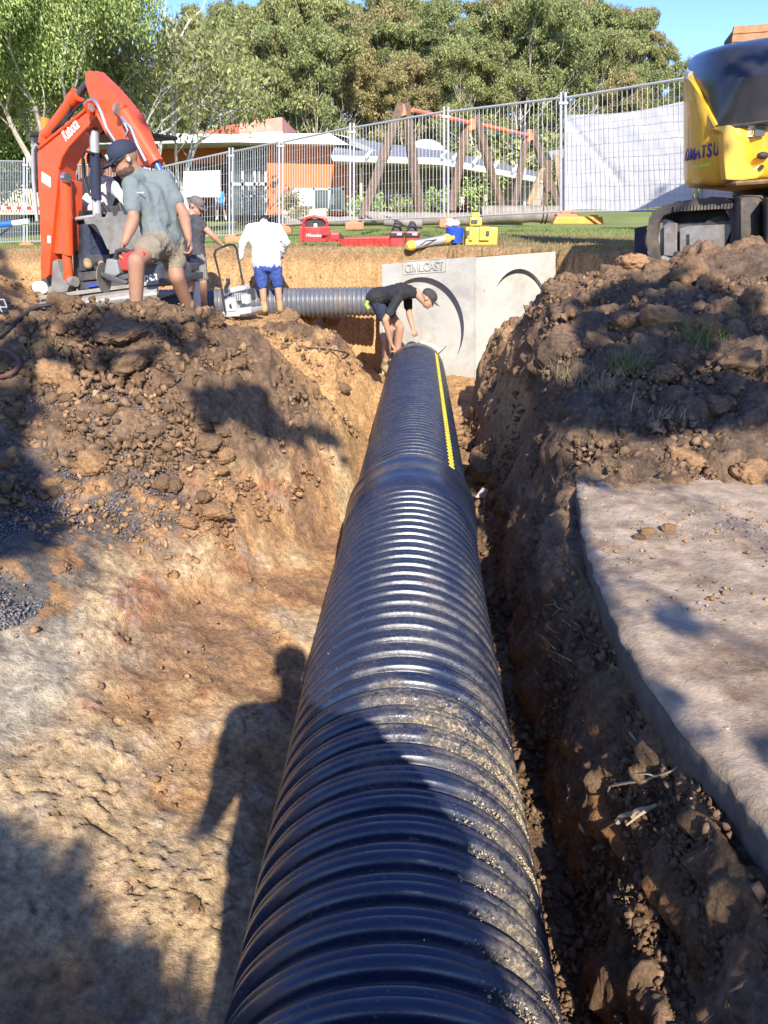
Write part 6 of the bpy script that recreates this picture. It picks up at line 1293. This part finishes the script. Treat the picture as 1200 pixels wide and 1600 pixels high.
for px, py, r, m_, sq, lb in [
    (186, 524, 46, M_CLOD, .38, 'large flat grey brown clod near the top of the left mound'), (203, 572, 38, M_CLOD, .6, 'rounded dark clod just below the flat clod on the left mound'),
    (96, 482, 26, M_CLOD, .8, 'brown clod at the left end of the mound crest in front of the blade'), (84, 592, 34, M_CLODC, .8, 'orange brown clod on the left side of the mound'), (112, 610, 24, M_CLODC, .6, 'smaller orange clod touching the orange brown clod on the mound'),
    (325, 697, 30, M_CLOD, .45, 'dark smooth rock halfway down the left mound'), (352, 716, 20, M_CLODC, .8, 'reddish clod against the dark smooth rock'), (345, 738, 14, M_CLODC, .7, 'small red clod below the reddish clod'),
    (338, 804, 34, M_CLODC, .55, 'tan clod at the foot of the left mound'), (296, 818, 22, M_CLODC, .5, 'flattened tan clod left of the tan clod at the mound foot'), (146, 733, 38, M_CLODC, .7, 'brown lump standing in the dark gravel at the left'),
    (95, 897, 22, M_CLODC, .8, 'brown clod on the sandy strip at the left'), (384, 907, 17, M_CLODC, .6, 'small orange clod alone on the clay floor'), (292, 1424, 34, M_CLODC, .45, 'orange flat lump in the sun patch near the bottom left'),
    (270, 760, 20, M_CLOD, .6, 'brown clod lying above the tan clods'), (262, 640, 13, M_CLOD, .7, 'small brown clod in the middle of the left mound'), (345, 560, 16, M_CLOD, .7, 'dark clod on the right shoulder of the mound'), (375, 572, 18, M_CLOD, .7, 'dark crumbly clod right of the shoulder clod on the mound'), (537, 610, 14, M_CLOD, .8, 'dark clod on the sunny bench left of the pipe'),
    (480, 495, 24, M_CLOD, .8, 'dark clod on the second ridge behind the mound'), (452, 500, 16, M_CLOD, .9, 'dark clod left of the ridge clod behind the mound'), (520, 503, 16, M_CLOD, .8, 'dark clod at the right end of the second ridge'), (330, 500, 26, M_CLODC, .7, 'big tan clod at the crest of the mound below the compactor'), (300, 520, 18, M_CLOD, .8, 'brown clod on the mound crest left of the big tan clod'),
    (1076, 436, 38, M_CLOD, .8, 'big brown clod pushed up against the yellow excavator track'), (1112, 452, 26, M_CLOD, .8, 'brown clod right of the big one at the track'), (988, 418, 34, M_CLODC, .5, 'orange earth lump left of the yellow excavator track'),
    (1036, 508, 46, M_CLODC, .55, 'broad reddish clod on top of the right bank'), (975, 512, 36, M_CLOD, .7, 'dark clod left of the broad reddish clod on the right bank'), (1128, 500, 34, M_CLOD, .8, 'ochre brown clod right of the broad reddish clod'), (1092, 520, 36, M_CLOD, .7, 'grey brown clod between the reddish and ochre clods'), (1185, 485, 36, M_CLOD, .85, 'dark clod at the right edge of the right bank'), (1150, 575, 40, M_CLOD, .6, 'crumbly brown clod on the right bank above the slab'), (1040, 590, 30, M_CLOD, .6, 'dark clod in the middle of the right bank'), (930, 545, 30, M_CLOD, .7, 'brown clod at the left shoulder of the right bank'),
    (1075, 722, 38, M_CLODC, .85, 'yellowish brown clod sitting on the back of the slab'), (1172, 742, 32, M_CLODC, .8, 'reddish brown clod on the slab at the right edge'), (762, 742, 38, M_CLOD, .65, 'large brown clod wedged beside the pipe joint'), (836, 720, 20, M_CLOD, .6, 'brown clod on the slope right of the wedged clod'), (768, 792, 14, M_CLOD, .8, 'small clod beside the pipe below the wedged clod'), (800, 775, 16, M_CLOD, .7, 'rounded clod right of the small clod by the pipe'),
    (1012, 830, 15, M_CLODC, .7, 'tan crumb on the slab, left one of a loose cluster'), (1046, 826, 13, M_CLODC, .8, 'orange brown crumb on the slab at the right of a cluster'), (1000, 838, 12, M_CLOD, .7, 'brown crumb at the front of the cluster on the slab'), (850, 690, 18, M_CLOD, .7, 'dark clod at the foot of the right bank'), (1190, 640, 34, M_CLOD, .7, 'dark clod at the right edge above the slab'), (1120, 640, 26, M_CLOD, .6, 'flat dark clod behind the clods on the slab')]:
    on = None
    if py > 700 and px > 905: q = PZ(px, py + r * .3, .905); on = (q.x, q.y, q.z)
    clod(px, py, r, lb, None, m_, sq, pos=on)
q = PZ(938, 738, .905); clod(0, 0, 12, 'smooth grey pebble on the corner of the slab', None, M_STONE, .8, 'pebble', 'stone', pos=q)
# loose medium clods that nothing tells apart
cnt = 0; tries = 0
while cnt < 120 and tries < 4000:
    tries += 1; a = random.random()
    if a < .55: px, py = random.uniform(0, 430), random.uniform(480, 780)
    else: px, py = random.uniform(760, 1200), random.uniform(430, 690)
    p = hit(px, py)
    if p.x < pipe_x(p.y) and p.z < .45: continue
    if abs(p.x - pipe_x(p.y)) < .5 or p.z > 1.9: continue
    left_ = p.x < 0
    clod(px, py, (random.uniform(6, 15) if left_ else random.uniform(5, 11)) * min(1.3, 5 / max(3.5, p.y)), 'brown soil clod lying loose on the left mound' if left_ else 'brown soil clod lying loose on the right bank', 'loose clods on the left mound' if left_ else 'loose clods on the right bank', random.choice([M_CLOD, M_CLOD, M_CLODC]) if left_ else random.choice([M_CLOD, M_CLOD, M_CLOD, M_CLODC]), random.uniform(.6, .9), pos=p); cnt += 1
# crumbs: joined, nobody could count them
def crumbs(name, P3, sz, m, label, cat, sub=1, seed=0):
    V0, F0 = ico(sub); g = np.random.default_rng(seed); n = len(P3); Vs = []
    rot = g.normal(size=(n, 3, 3)); qn = np.linalg.qr(rot)[0]
    shape = V0[None] * (1 + .42 * g.normal(size=(n, len(V0), 1)).clip(-1.4, 1.4)) * (.45 + .75 * g.random((n, 1, 3)))
    V = np.einsum('nij,nvj->nvi', qn, shape) * sz[:, None, None] + P3[:, None, :]
    Fs = F0[None] + (np.arange(n) * len(V0))[:, None, None]
    o = link(name, np_mesh(name, V.reshape(-1, 3), Fs.reshape(-1, 3)), m); return tag(o, label, cat, kind='stuff')
n = 60000; g = np.random.default_rng(4)
pxs = g.uniform(-40, 1240, n); pys = g.uniform(430, 1640, n); pp_, ok = hits(pxs, pys)
dist = np.linalg.norm(pp_ - np.array([0, 0, CAMZ]), axis=1); x, y, z = pp_.T
xc = pipe_x(y); nz_ = fbm(x * 2.5, y * 2.5, z * 2.5, 3)
mnd = (x < xc) & (((z > .35) & (y > 3.4)) | ((nz_ > .2) & (x < xc - .6) & (g.random(n) < .12)))
rb_ = (x > xc + .45) & (y < 8.3) & ~((x > .8) & (y < 3.6) & (z > .7))
keep = ok & (np.abs(x - xc) > .42) & (z < 1.72) & (mnd | rb_) & (nz_ > -.35 + .3 * g.random(n))
s_ = (0.003 + 0.018 * g.random(n) ** 6) * np.clip(dist / 3, .5, 2.0)
clay = keep & (x < xc) & ((z < .75) | (g.random(n) < .2)); br = keep & ~clay
crumbs('clay_crumbs', pp_[clay] + np.array([0, 0, .012]), s_[clay] * .8, M_CLODC, 'small orange crumbs scattered on the clay floor and bank', 'soil crumbs', 1, 1)
crumbs('soil_crumbs', pp_[br] + np.array([0, 0, .02]), s_[br] * 1.1, M_CLOD, 'small brown crumbs scattered over both spoil banks', 'soil crumbs', 1, 2)
# gravel on the left and on the slab
n = 14000; pxs = g.uniform(-40, 260, n); pys = g.uniform(590, 1000, n); pp_, ok = hits(pxs, pys); x, y, z = pp_.T; u = pipe_x(y) - .4 - x
k = (u > 1.0 + .28 * (3.4 - y)) & (y > 2.3) & (y < 4.5) & (g.random(n) < .15 + .7 * ss(-.3, .3, fbm(x * 2, y * 2, z * 2, 3)))
crumbs('blue_gravel', pp_[k] + np.array([0, 0, .004]), (.003 + .004 * g.random(k.sum())), mat('blue_metal_gravel', (.15, .15, .16), .8, island=.6, spec=.4), 'dark blue crushed gravel on the left bank', 'gravel', 1, 3)
n = 9000; sx = .85 + 2.2 * g.random(n) ** 1.3; sy = .9 + 2.7 * g.random(n); k = (sx > np.interp(sy, [1, 1.5, 2, 2.6, 3.3, 3.7], [.90, .82, .78, .80, .90, 1.0])); nn_ = fbm(sx * 3, sy * 3, sx * 0, 3); k &= (nn_ + .5 * (sy - 2.6) > -.35 + .8 * (g.random(n) - .3))
sy[:4000] = 3.75 - .9 * g.random(4000) ** 1.8; sx[:4000] = 1.0 + 2.4 * g.random(4000); k[:4000] = True; ss_ = .0014 + .006 * g.random(n) ** 5; st = np.stack([sx, sy, np.full(n, .906)], -1)
h1 = k & (g.random(n) < .45); h2 = k & ~h1
crumbs('slab_gravel', st[h1], ss_[h1], M_STONE, 'small grey stones scattered on the dusty slab', 'gravel', 1, 5); crumbs('slab_crumbs', st[h2], ss_[h2] * 1.3, M_CLODC, 'small brown crumbs scattered on the dusty slab', 'soil crumbs', 1, 6)
# sand grains spilled on the pipe shoulder
n = 9000; a = R(90) - R(1) * (56 + 14 * g.normal(size=n)); yy = 1.35 + .35 * g.normal(size=n); k = (yy > .85) & (yy < 2.1); a, yy = a[k], yy[k]
gp = np.stack([pipe_x(yy) + (RP - .004) * np.cos(a), yy, pipe_z(yy) + (RP - .004) * np.sin(a)], -1)
k = fbm(gp[:, 0] * 7, gp[:, 1] * 7, gp[:, 2] * 7, 3) > -.02
gp = gp[k]; crumbs('spilled_sand', gp, .0010 + .0022 * g.random(len(gp)) ** 2, mat('sand_grain', (.50, .39, .23), .9, island=.3), 'coarse yellow sand spilled over the shoulder of the near pipe', 'sand', 1, 7)
# roots and twigs on the right wall
def root(pts, label, m, r=.006, lift=.03, name='tree_root', group=None):
    w3 = []
    for px, py in pts:
        p = hit(px, py); q = p + (Vector((0, 0, CAMZ)) - p).normalized() * lift; w3.append(q)
    o = empty(name, w3[0], label, 'root', group); sm = []
    for a, b in zip(w3, w3[1:]):
        for t in (0, .33, .66): sm.append(a.lerp(b, t) + Vector((random.uniform(-1, 1), random.uniform(-1, 1), random.uniform(-1, 1))) * .006)
    sm.append(w3[-1]); MB().tube(sm, [r * (1 - .6 * i / len(sm)) for i in range(len(sm))], 6).build('strand', m, o, smooth=True)
    for k in range(3):
        i = random.randrange(1, len(sm) - 1); d = Vector((random.uniform(-1, 1), random.uniform(-1, 1), random.uniform(-1, .4))).normalized() * r * 9
        MB().tube([sm[i], sm[i] + d * .6 + Vector((0, 0, .004)), sm[i] + d * 1.2], [r * .5, r * .35, r * .2], 5).build('side_strand', m, o)
for pts, lb, m_, r in (([(958, 1226), (1010, 1219), (1042, 1204), (1068, 1192)], 'pale twig sticking out of the right trench wall', M_ROOT, .005), ([(966, 1280), (985, 1276), (1004, 1266), (1024, 1258)], 'pale forked root stub below the twig on the right wall', M_ROOT, .011), ([(936, 950), (950, 972), (966, 1000), (985, 1035), (1002, 1058)], 'long thin pale root hanging under the slab edge', M_ROOT, .004), ([(945, 972), (952, 1000), (966, 1028), (975, 1046)], 'thin root beside the long root under the slab', M_ROOT, .003),
    ([(796, 799), (820, 815), (845, 832), (872, 850)], 'thin root lying on the bank right of the pipe joint', M_ROOT, .003), ([(862, 930), (868, 945), (880, 952)], 'short white root in the wall below the slab corner', M_ROOT, .004), ([(845, 868), (858, 882), (866, 905), (868, 920)], 'dark tangled root on the right wall', M_ROOTD, .006), ([(985, 1145), (998, 1160), (1003, 1178)], 'short pale root under the slab near the bottom right', M_ROOT, .004), ([(900, 1125), (912, 1128), (918, 1130)], 'tiny pale root stub low on the right wall', M_ROOT, .005), ([(1080, 1246), (1105, 1243), (1125, 1247)], 'thin pale root right of the forked stub', M_ROOT, .003), ([(890, 900), (905, 935), (900, 970), (915, 1000), (935, 1010)], 'brown root tangle beneath the slab edge', M_ROOTD, .007), ([(870, 850), (880, 880), (874, 910)], 'brown root below the slab corner', M_ROOTD, .006)):
    root(pts, lb, m_, r)
n = 2600; pxs = g.uniform(830, 1010, n); pys = g.uniform(640, 1150, n); pp_, ok = hits(pxs, pys); k = (pp_[:, 0] > pipe_x(pp_[:, 1]) + .55) & (pp_[:, 2] > .3) & (pp_[:, 2] < 1.2) & (fbm(pp_[:, 0] * 5, pp_[:, 1] * 5, pp_[:, 2] * 5, 2) > .0)
pr_ = pp_[k]; o = blades('root_hairs', pr_, .06, .0025, M_ROOTD, None, lean=2.2); tag(o, 'fine dark root hairs on the right trench wall under the slab', 'roots', kind='stuff')
for px, py, hgt, nb, lb, m_, c_ in ((978, 583, .14, 150, 'green and straw grass tuft on the right bank', None, (.20, .22, .09)), (1088, 541, .15, 130, 'greener grass tuft near the broad reddish clod', None, (.14, .20, .05)), (885, 596, .12, 90, 'dry grass tuft at the left edge of the right bank', None, (.32, .26, .13)), (938, 604, .12, 80, 'straw coloured tuft between the bank edge and the green tuft', None, (.34, .28, .16)), (1040, 655, .08, 50, 'small dry tuft above the slab', None, (.3, .25, .14)), (915, 760, .05, 40, 'tiny dry tuft on the slab corner', None, (.3, .25, .14)), (1165, 510, .10, 60, 'flattened grass tuft near the right edge', None, (.22, .2, .1)), (60, 545, .07, 40, 'tiny green weed on the left mound', None, (.15, .2, .06))):
    p = hit(px, py); base = np.array(p) + np.stack([g.normal(size=nb) * .07, g.normal(size=nb) * .06, np.zeros(nb)], -1); tt = np.array(c_) * (.6 + .8 * g.random((nb, 1)))
    o = blades('grass_tuft', base, hgt, .007, M_BLADE, tt, lean=1.3); tag(o, lb, 'grass tuft', 'grass tufts on the banks')
p = [hit(*q) for q in ((984, 620), (984, 650))]
o = empty('dry_stick', p[1], 'small pale stick standing upright on the right bank', 'stick'); MB().tube([p[1], p[1] + Vector((0, -.03, .14))], [.004, .002], 6).build('stem', M_ROOT, o)
p = hit(752, 785); tag(MB().prism([p + Vector(v) for v in ((-.05, -.02, .05), (.0, -.03, .13), (.05, -.0, .10), (.03, .02, .03))], (0, .01, .004)).build('paper_scrap', M_WHT), 'crumpled white paper scrap beside the pipe joint', 'paper')
# hoses and cables
def cable(pts, label, m, r, name='hose', lift=.02):
    w3 = [hit(*q) + Vector((0, 0, lift)) for q in pts]; sm = []
    n_ = len(w3)
    for i in range(n_ - 1):
        a, b, c, d = w3[max(0, i - 1)], w3[i], w3[i + 1], w3[min(n_ - 1, i + 2)]
        for t in (0, .2, .4, .6, .8): sm.append(.5 * ((2 * b) + (c - a) * t + (2 * a - 5 * b + 4 * c - d) * t * t + (3 * b - a - 3 * c + d) * t ** 3))
    sm.append(w3[-1]); tag(MB().tube(sm, r, 8).build(name, m, smooth=True), label, 'hose')
cable([(-20, 556), (4, 557), (22, 564), (32, 578), (22, 592), (0, 600), (-30, 602)], 'brown hose loop lying on the dirt at the left edge', mat('brown_hose', (.13, .06, .045), .6), .014, lift=.04)
cable([(-10, 545), (18, 525), (40, 503), (60, 492), (82, 489)], 'black hose running up to the mound crest at the left', M_BLK, .012, lift=.05)
cable([(440, 540), (480, 546), (515, 549), (545, 556), (572, 568), (592, 584)], 'thin dark cable across the sunny bench to the pipe', M_BLK, .008, 'cable')
# reinforcing mesh sheet leaning at the left edge
rm = empty('reinforcing_mesh', P(5, 500, 5.6), 'rusty grey reinforcing mesh sheet leaning at the left edge', 'mesh sheet'); A = P(-6, 468, 5.7); Bv = P(30, 533, 5.2) - P(4, 470, 5.7); Cv = P(-60, 470, 5.8) - P(4, 470, 5.7); A = P(6, 468, 5.7)
for k in range(7): MB().tube([A + Cv * (k / 6), A + Cv * (k / 6) + Bv], .005, 5).build('rod', M_GALV, rm)
for k in range(6): MB().tube([A + Bv * (k / 5), A + Bv * (k / 5) + Cv], .005, 5).build('rod', M_GALV, rm)
bm_ = empty('boom_pole', P(22, 350, 17), 'blue and white pole lying on the lawn behind the left fence', 'pole'); MB().tube([P(-20, 353, 17), P(20, 349, 17)], .06, 8).build('blue_end', M_SWB, bm_); MB().tube([P(20, 349, 17), P(45, 346, 17)], .055, 8).build('white_end', M_WHT, bm_)
tp2 = empty('barrier_tape', P(20, 328, 19.3), 'red and white barrier tape strung along the left fence', 'tape')
for k in range(12): a, b = P(-30 + 8 * k, 327 + .1 * k, 19.2), P(-22 + 8 * k, 327 + .1 * k, 19.2); MB().prism([a, b, b + Vector((0, 0, .07)), a + Vector((0, 0, .07))], (0, .004, 0)).build('tape_band', M_RED if k % 2 else M_WHT, tp2)

# ================================================================== TREES BEHIND THE PHOTOGRAPHER (unseen; crowns shaped to cast the wanted shade on banks, pipe and hood)
def inpoly(px, py, poly):
    r = np.zeros(px.shape, bool); n = len(poly)
    for i in range(n):
        (x0, y0), (x1, y1) = poly[i], poly[(i + 1) % n]
        c = ((y0 > py) != (y1 > py)) & (px < (x1 - x0) * (py - y0) / ((y1 - y0) or 1e-9) + x0); r ^= c
    return r
SH = [(1.0, [(-400, 1215), (0, 1212), (60, 1235), (130, 1290), (200, 1370), (290, 1450), (370, 1590), (400, 1700), (400, 2200), (-400, 2200)]), (.9, [(60, 1285), (130, 1270), (250, 1258), (372, 1236), (380, 1266), (250, 1292), (140, 1315)]),
      (.85, [(-400, 590), (60, 585), (85, 640), (70, 700), (110, 760), (150, 840), (100, 880), (0, 900), (-400, 940)]),
      (.5, [(-400, 300), (25, 385), (62, 480), (345, 482), (362, 520), (330, 560), (240, 600), (100, 590), (-400, 620)]), (.6, [(240, 585), (330, 590), (400, 585), (455, 645), (565, 675), (560, 725), (470, 712), (380, 695), (300, 690), (255, 650)]),
      (.92, [(735, 700), (790, 655), (860, 620), (880, 560), (830, 500), (1000, 560), (1250, 600), (1250, 690), (900, 700), (885, 800), (930, 960), (1000, 1090), (1100, 1200), (1250, 1330), (1400, 1500), (1400, 2200), (1130, 2200), (1100, 1600), (1120, 1420), (1060, 1300), (960, 1290), (930, 1380), (940, 1480), (960, 1700), (880, 1700), (820, 1200), (745, 800)]),
      (.55, [(880, 470), (1000, 420), (1250, 470), (1250, 600), (1000, 560), (830, 510)]), (.15, [(900, 700), (1250, 700), (1400, 1100), (1050, 1100), (930, 930)]), (.8, [(1040, 1080), (1400, 1080), (1400, 1500), (1250, 1330), (1100, 1190)]),
      (.95, [(520, 1240), (690, 1200), (745, 1300), (800, 1420), (850, 1560), (880, 1800), (300, 1800), (380, 1500), (430, 1330)])]
e1 = SUNV.cross(Vector((0, 0, 1))).normalized(); e2 = e1.cross(SUNV).normalized(); e1n, e2n, sn = np.array(e1), np.array(e2), np.array(SUNV)
gxp, gyp = np.meshgrid(np.arange(-380, 1400, 11), np.arange(392, 2150, 11)); fx, fy = gxp.ravel().astype(float), gyp.ravel().astype(float)
wp, ok = hits(fx, fy)
# points that land on the pipe instead of the trench floor
a_ = (fx - 600) / F; b_2 = (800 - fy) / F; rx, ry, rz = a_, CP + b_2 * SP, -SP + b_2 * CP; t_ = (.72 - CAMZ) / np.minimum(rz, -1e-3); ppx, ppy = rx * t_, ry * t_
onp = (np.abs(ppx - pipe_x(ppy)) < .34) & (ppy < 9.6) & (rz < 0); wp[onp] = np.stack([ppx, ppy, np.full(len(ppx), .72)], -1)[onp]
prob = np.zeros(fx.shape)
for pr_s, poly in SH: prob = np.where(inpoly(fx, fy, poly), np.maximum(prob, pr_s), prob)
prob[~ok & ~onp] = 0
kom = [(.97, [(1085, 100), (1230, 70), (1230, 150), (1165, 148), (1132, 143), (1165, 172), (1200, 182), (1122, 192)]), (.95, [(1066, 105), (1100, 165), (1134, 292), (1066, 292)]), (.95, [(1160, 200), (1260, 196), (1260, 265), (1176, 258), (1166, 235)])]
kx, ky_ = np.meshgrid(np.arange(1062, 1270, 3.0), np.arange(60, 296, 3.0)); kx, ky_ = kx.ravel(), ky_.ravel(); kp_ = np.array([tuple(P(a, b, 7.45)) for a, b in zip(kx, ky_)]); kpr = np.zeros(kx.shape)
for pr_s, poly in kom: kpr = np.where(inpoly(kx, ky_, poly), pr_s, kpr)
W = np.concatenate([wp, kp_]); PRB = np.concatenate([prob, kpr]); A1 = W @ e1n; A2 = W @ e2n
CS = .05; i1 = np.round(A1 / CS).astype(int); i2 = np.round(A2 / CS).astype(int); cells = {}
for a, b, pr_s in zip(i1, i2, PRB):
    s0 = cells.get((a, b)); cells[(a, b)] = (s0[0] + pr_s, s0[1] + 1) if s0 else (pr_s, 1)
ks = np.array(list(cells.keys())); vs_ = np.array([v[0] / v[1] for v in cells.values()])
# fill gaps between samples by spreading to neighbours
lo = ks.min(0) - 2; hi = ks.max(0) + 3; G = np.full((hi - lo), np.nan); G[ks[:, 0] - lo[0], ks[:, 1] - lo[1]] = vs_
for _ in range(6):
    nb = np.stack([np.roll(np.roll(G, a, 0), b, 1) for a in (-1, 0, 1) for b in (-1, 0, 1)]); 
    with np.errstate(all='ignore'): mfill = np.nanmean(nb, 0)
    G = np.where(np.isnan(G), mfill, G)
G = np.nan_to_num(G); Ge = np.min(np.stack([np.roll(np.roll(G, a, 0), b, 1) for a, b in ((0, 0), (1, 0), (-1, 0), (0, 1), (0, -1))]), 0); Ge = np.min(np.stack([np.roll(np.roll(Ge, a, 0), b, 1) for a, b in ((0, 0), (1, 0), (-1, 0), (0, 1), (0, -1))]), 0); G = np.where(G > .3, Ge, G); ii, jj = np.nonzero(G > .08); pr_c = G[ii, jj]
c1 = (ii + lo[0]) * CS; c2_ = (jj + lo[1]) * CS
nzz_ = fbm(c1 * 4.0, c2_ * 4.0, c1 * 0, 3); keep = (nzz_ * .5 + .5) < pr_c * 1.05 + (pr_c > .84) * 1.0
c1, c2_ = c1[keep], c2_[keep]
NL = 15; n = len(c1) * NL; g = np.random.default_rng(12)
o1_ = np.repeat(c1, NL) + g.normal(size=n) * CS * .45; o2_ = np.repeat(c2_, NL) + g.normal(size=n) * CS * .45
base_t = 7.0 + 1.2 * fbm(np.repeat(c1, NL) * .9, np.repeat(c2_, NL) * .9, o1_ * 0, 2); tt = base_t + g.uniform(-.9, .9, n)
mid = (W @ sn).mean()
Cn = o1_[:, None] * e1n + o2_[:, None] * e2n + (mid + tt)[:, None] * sn
ax = g.normal(size=(n, 3)); ax[:, 2] -= .4; ax /= np.linalg.norm(ax, axis=1)[:, None]; sd2 = np.cross(ax, g.normal(size=(n, 3))); sd2 /= np.linalg.norm(sd2, axis=1)[:, None]
s2 = .042 * (.7 + .6 * g.random(n))[:, None]
Vn = np.stack([Cn - ax * s2, Cn + sd2 * s2 * .55, Cn + ax * s2, Cn - sd2 * s2 * .55], 1)
half = Cn[:, 0] < .3
for hm, lb, tx in ((half, 'overhanging leafy tree behind the photographer on the left', -2.2), (~half, 'overhanging leafy tree behind the photographer on the right', 3.4)):
    if hm.sum() == 0: continue
    Vh = Vn[hm].reshape(-1, 3); ty = -9.0; rt0 = empty('overhanging_tree', (tx, ty, 1.7), lb, 'tree')
    link('crown', np_mesh('crown', Vh, np.arange(len(Vh)).reshape(-1, 4)), M_LEAF[2], rt0)
    mb = MB(); top = Vector((tx, ty + .5, 5.2)); mb.tube([Vector((tx, ty, 1.2)), Vector((tx + .1, ty + .2, 3.2)), top], [.22, .17, .13], 9); cs = Cn[hm]
    for k in range(9):
        e = Vector(cs[g.integers(len(cs))]); md = top.lerp(e, .5) + Vector((0, 0, .35)); mb.tube([top, md, e], [.035, .015, .005], 6)
    mb.build('trunk', M_BARK, rt0)
# keep only what can matter: label upkeep for hill trees done above
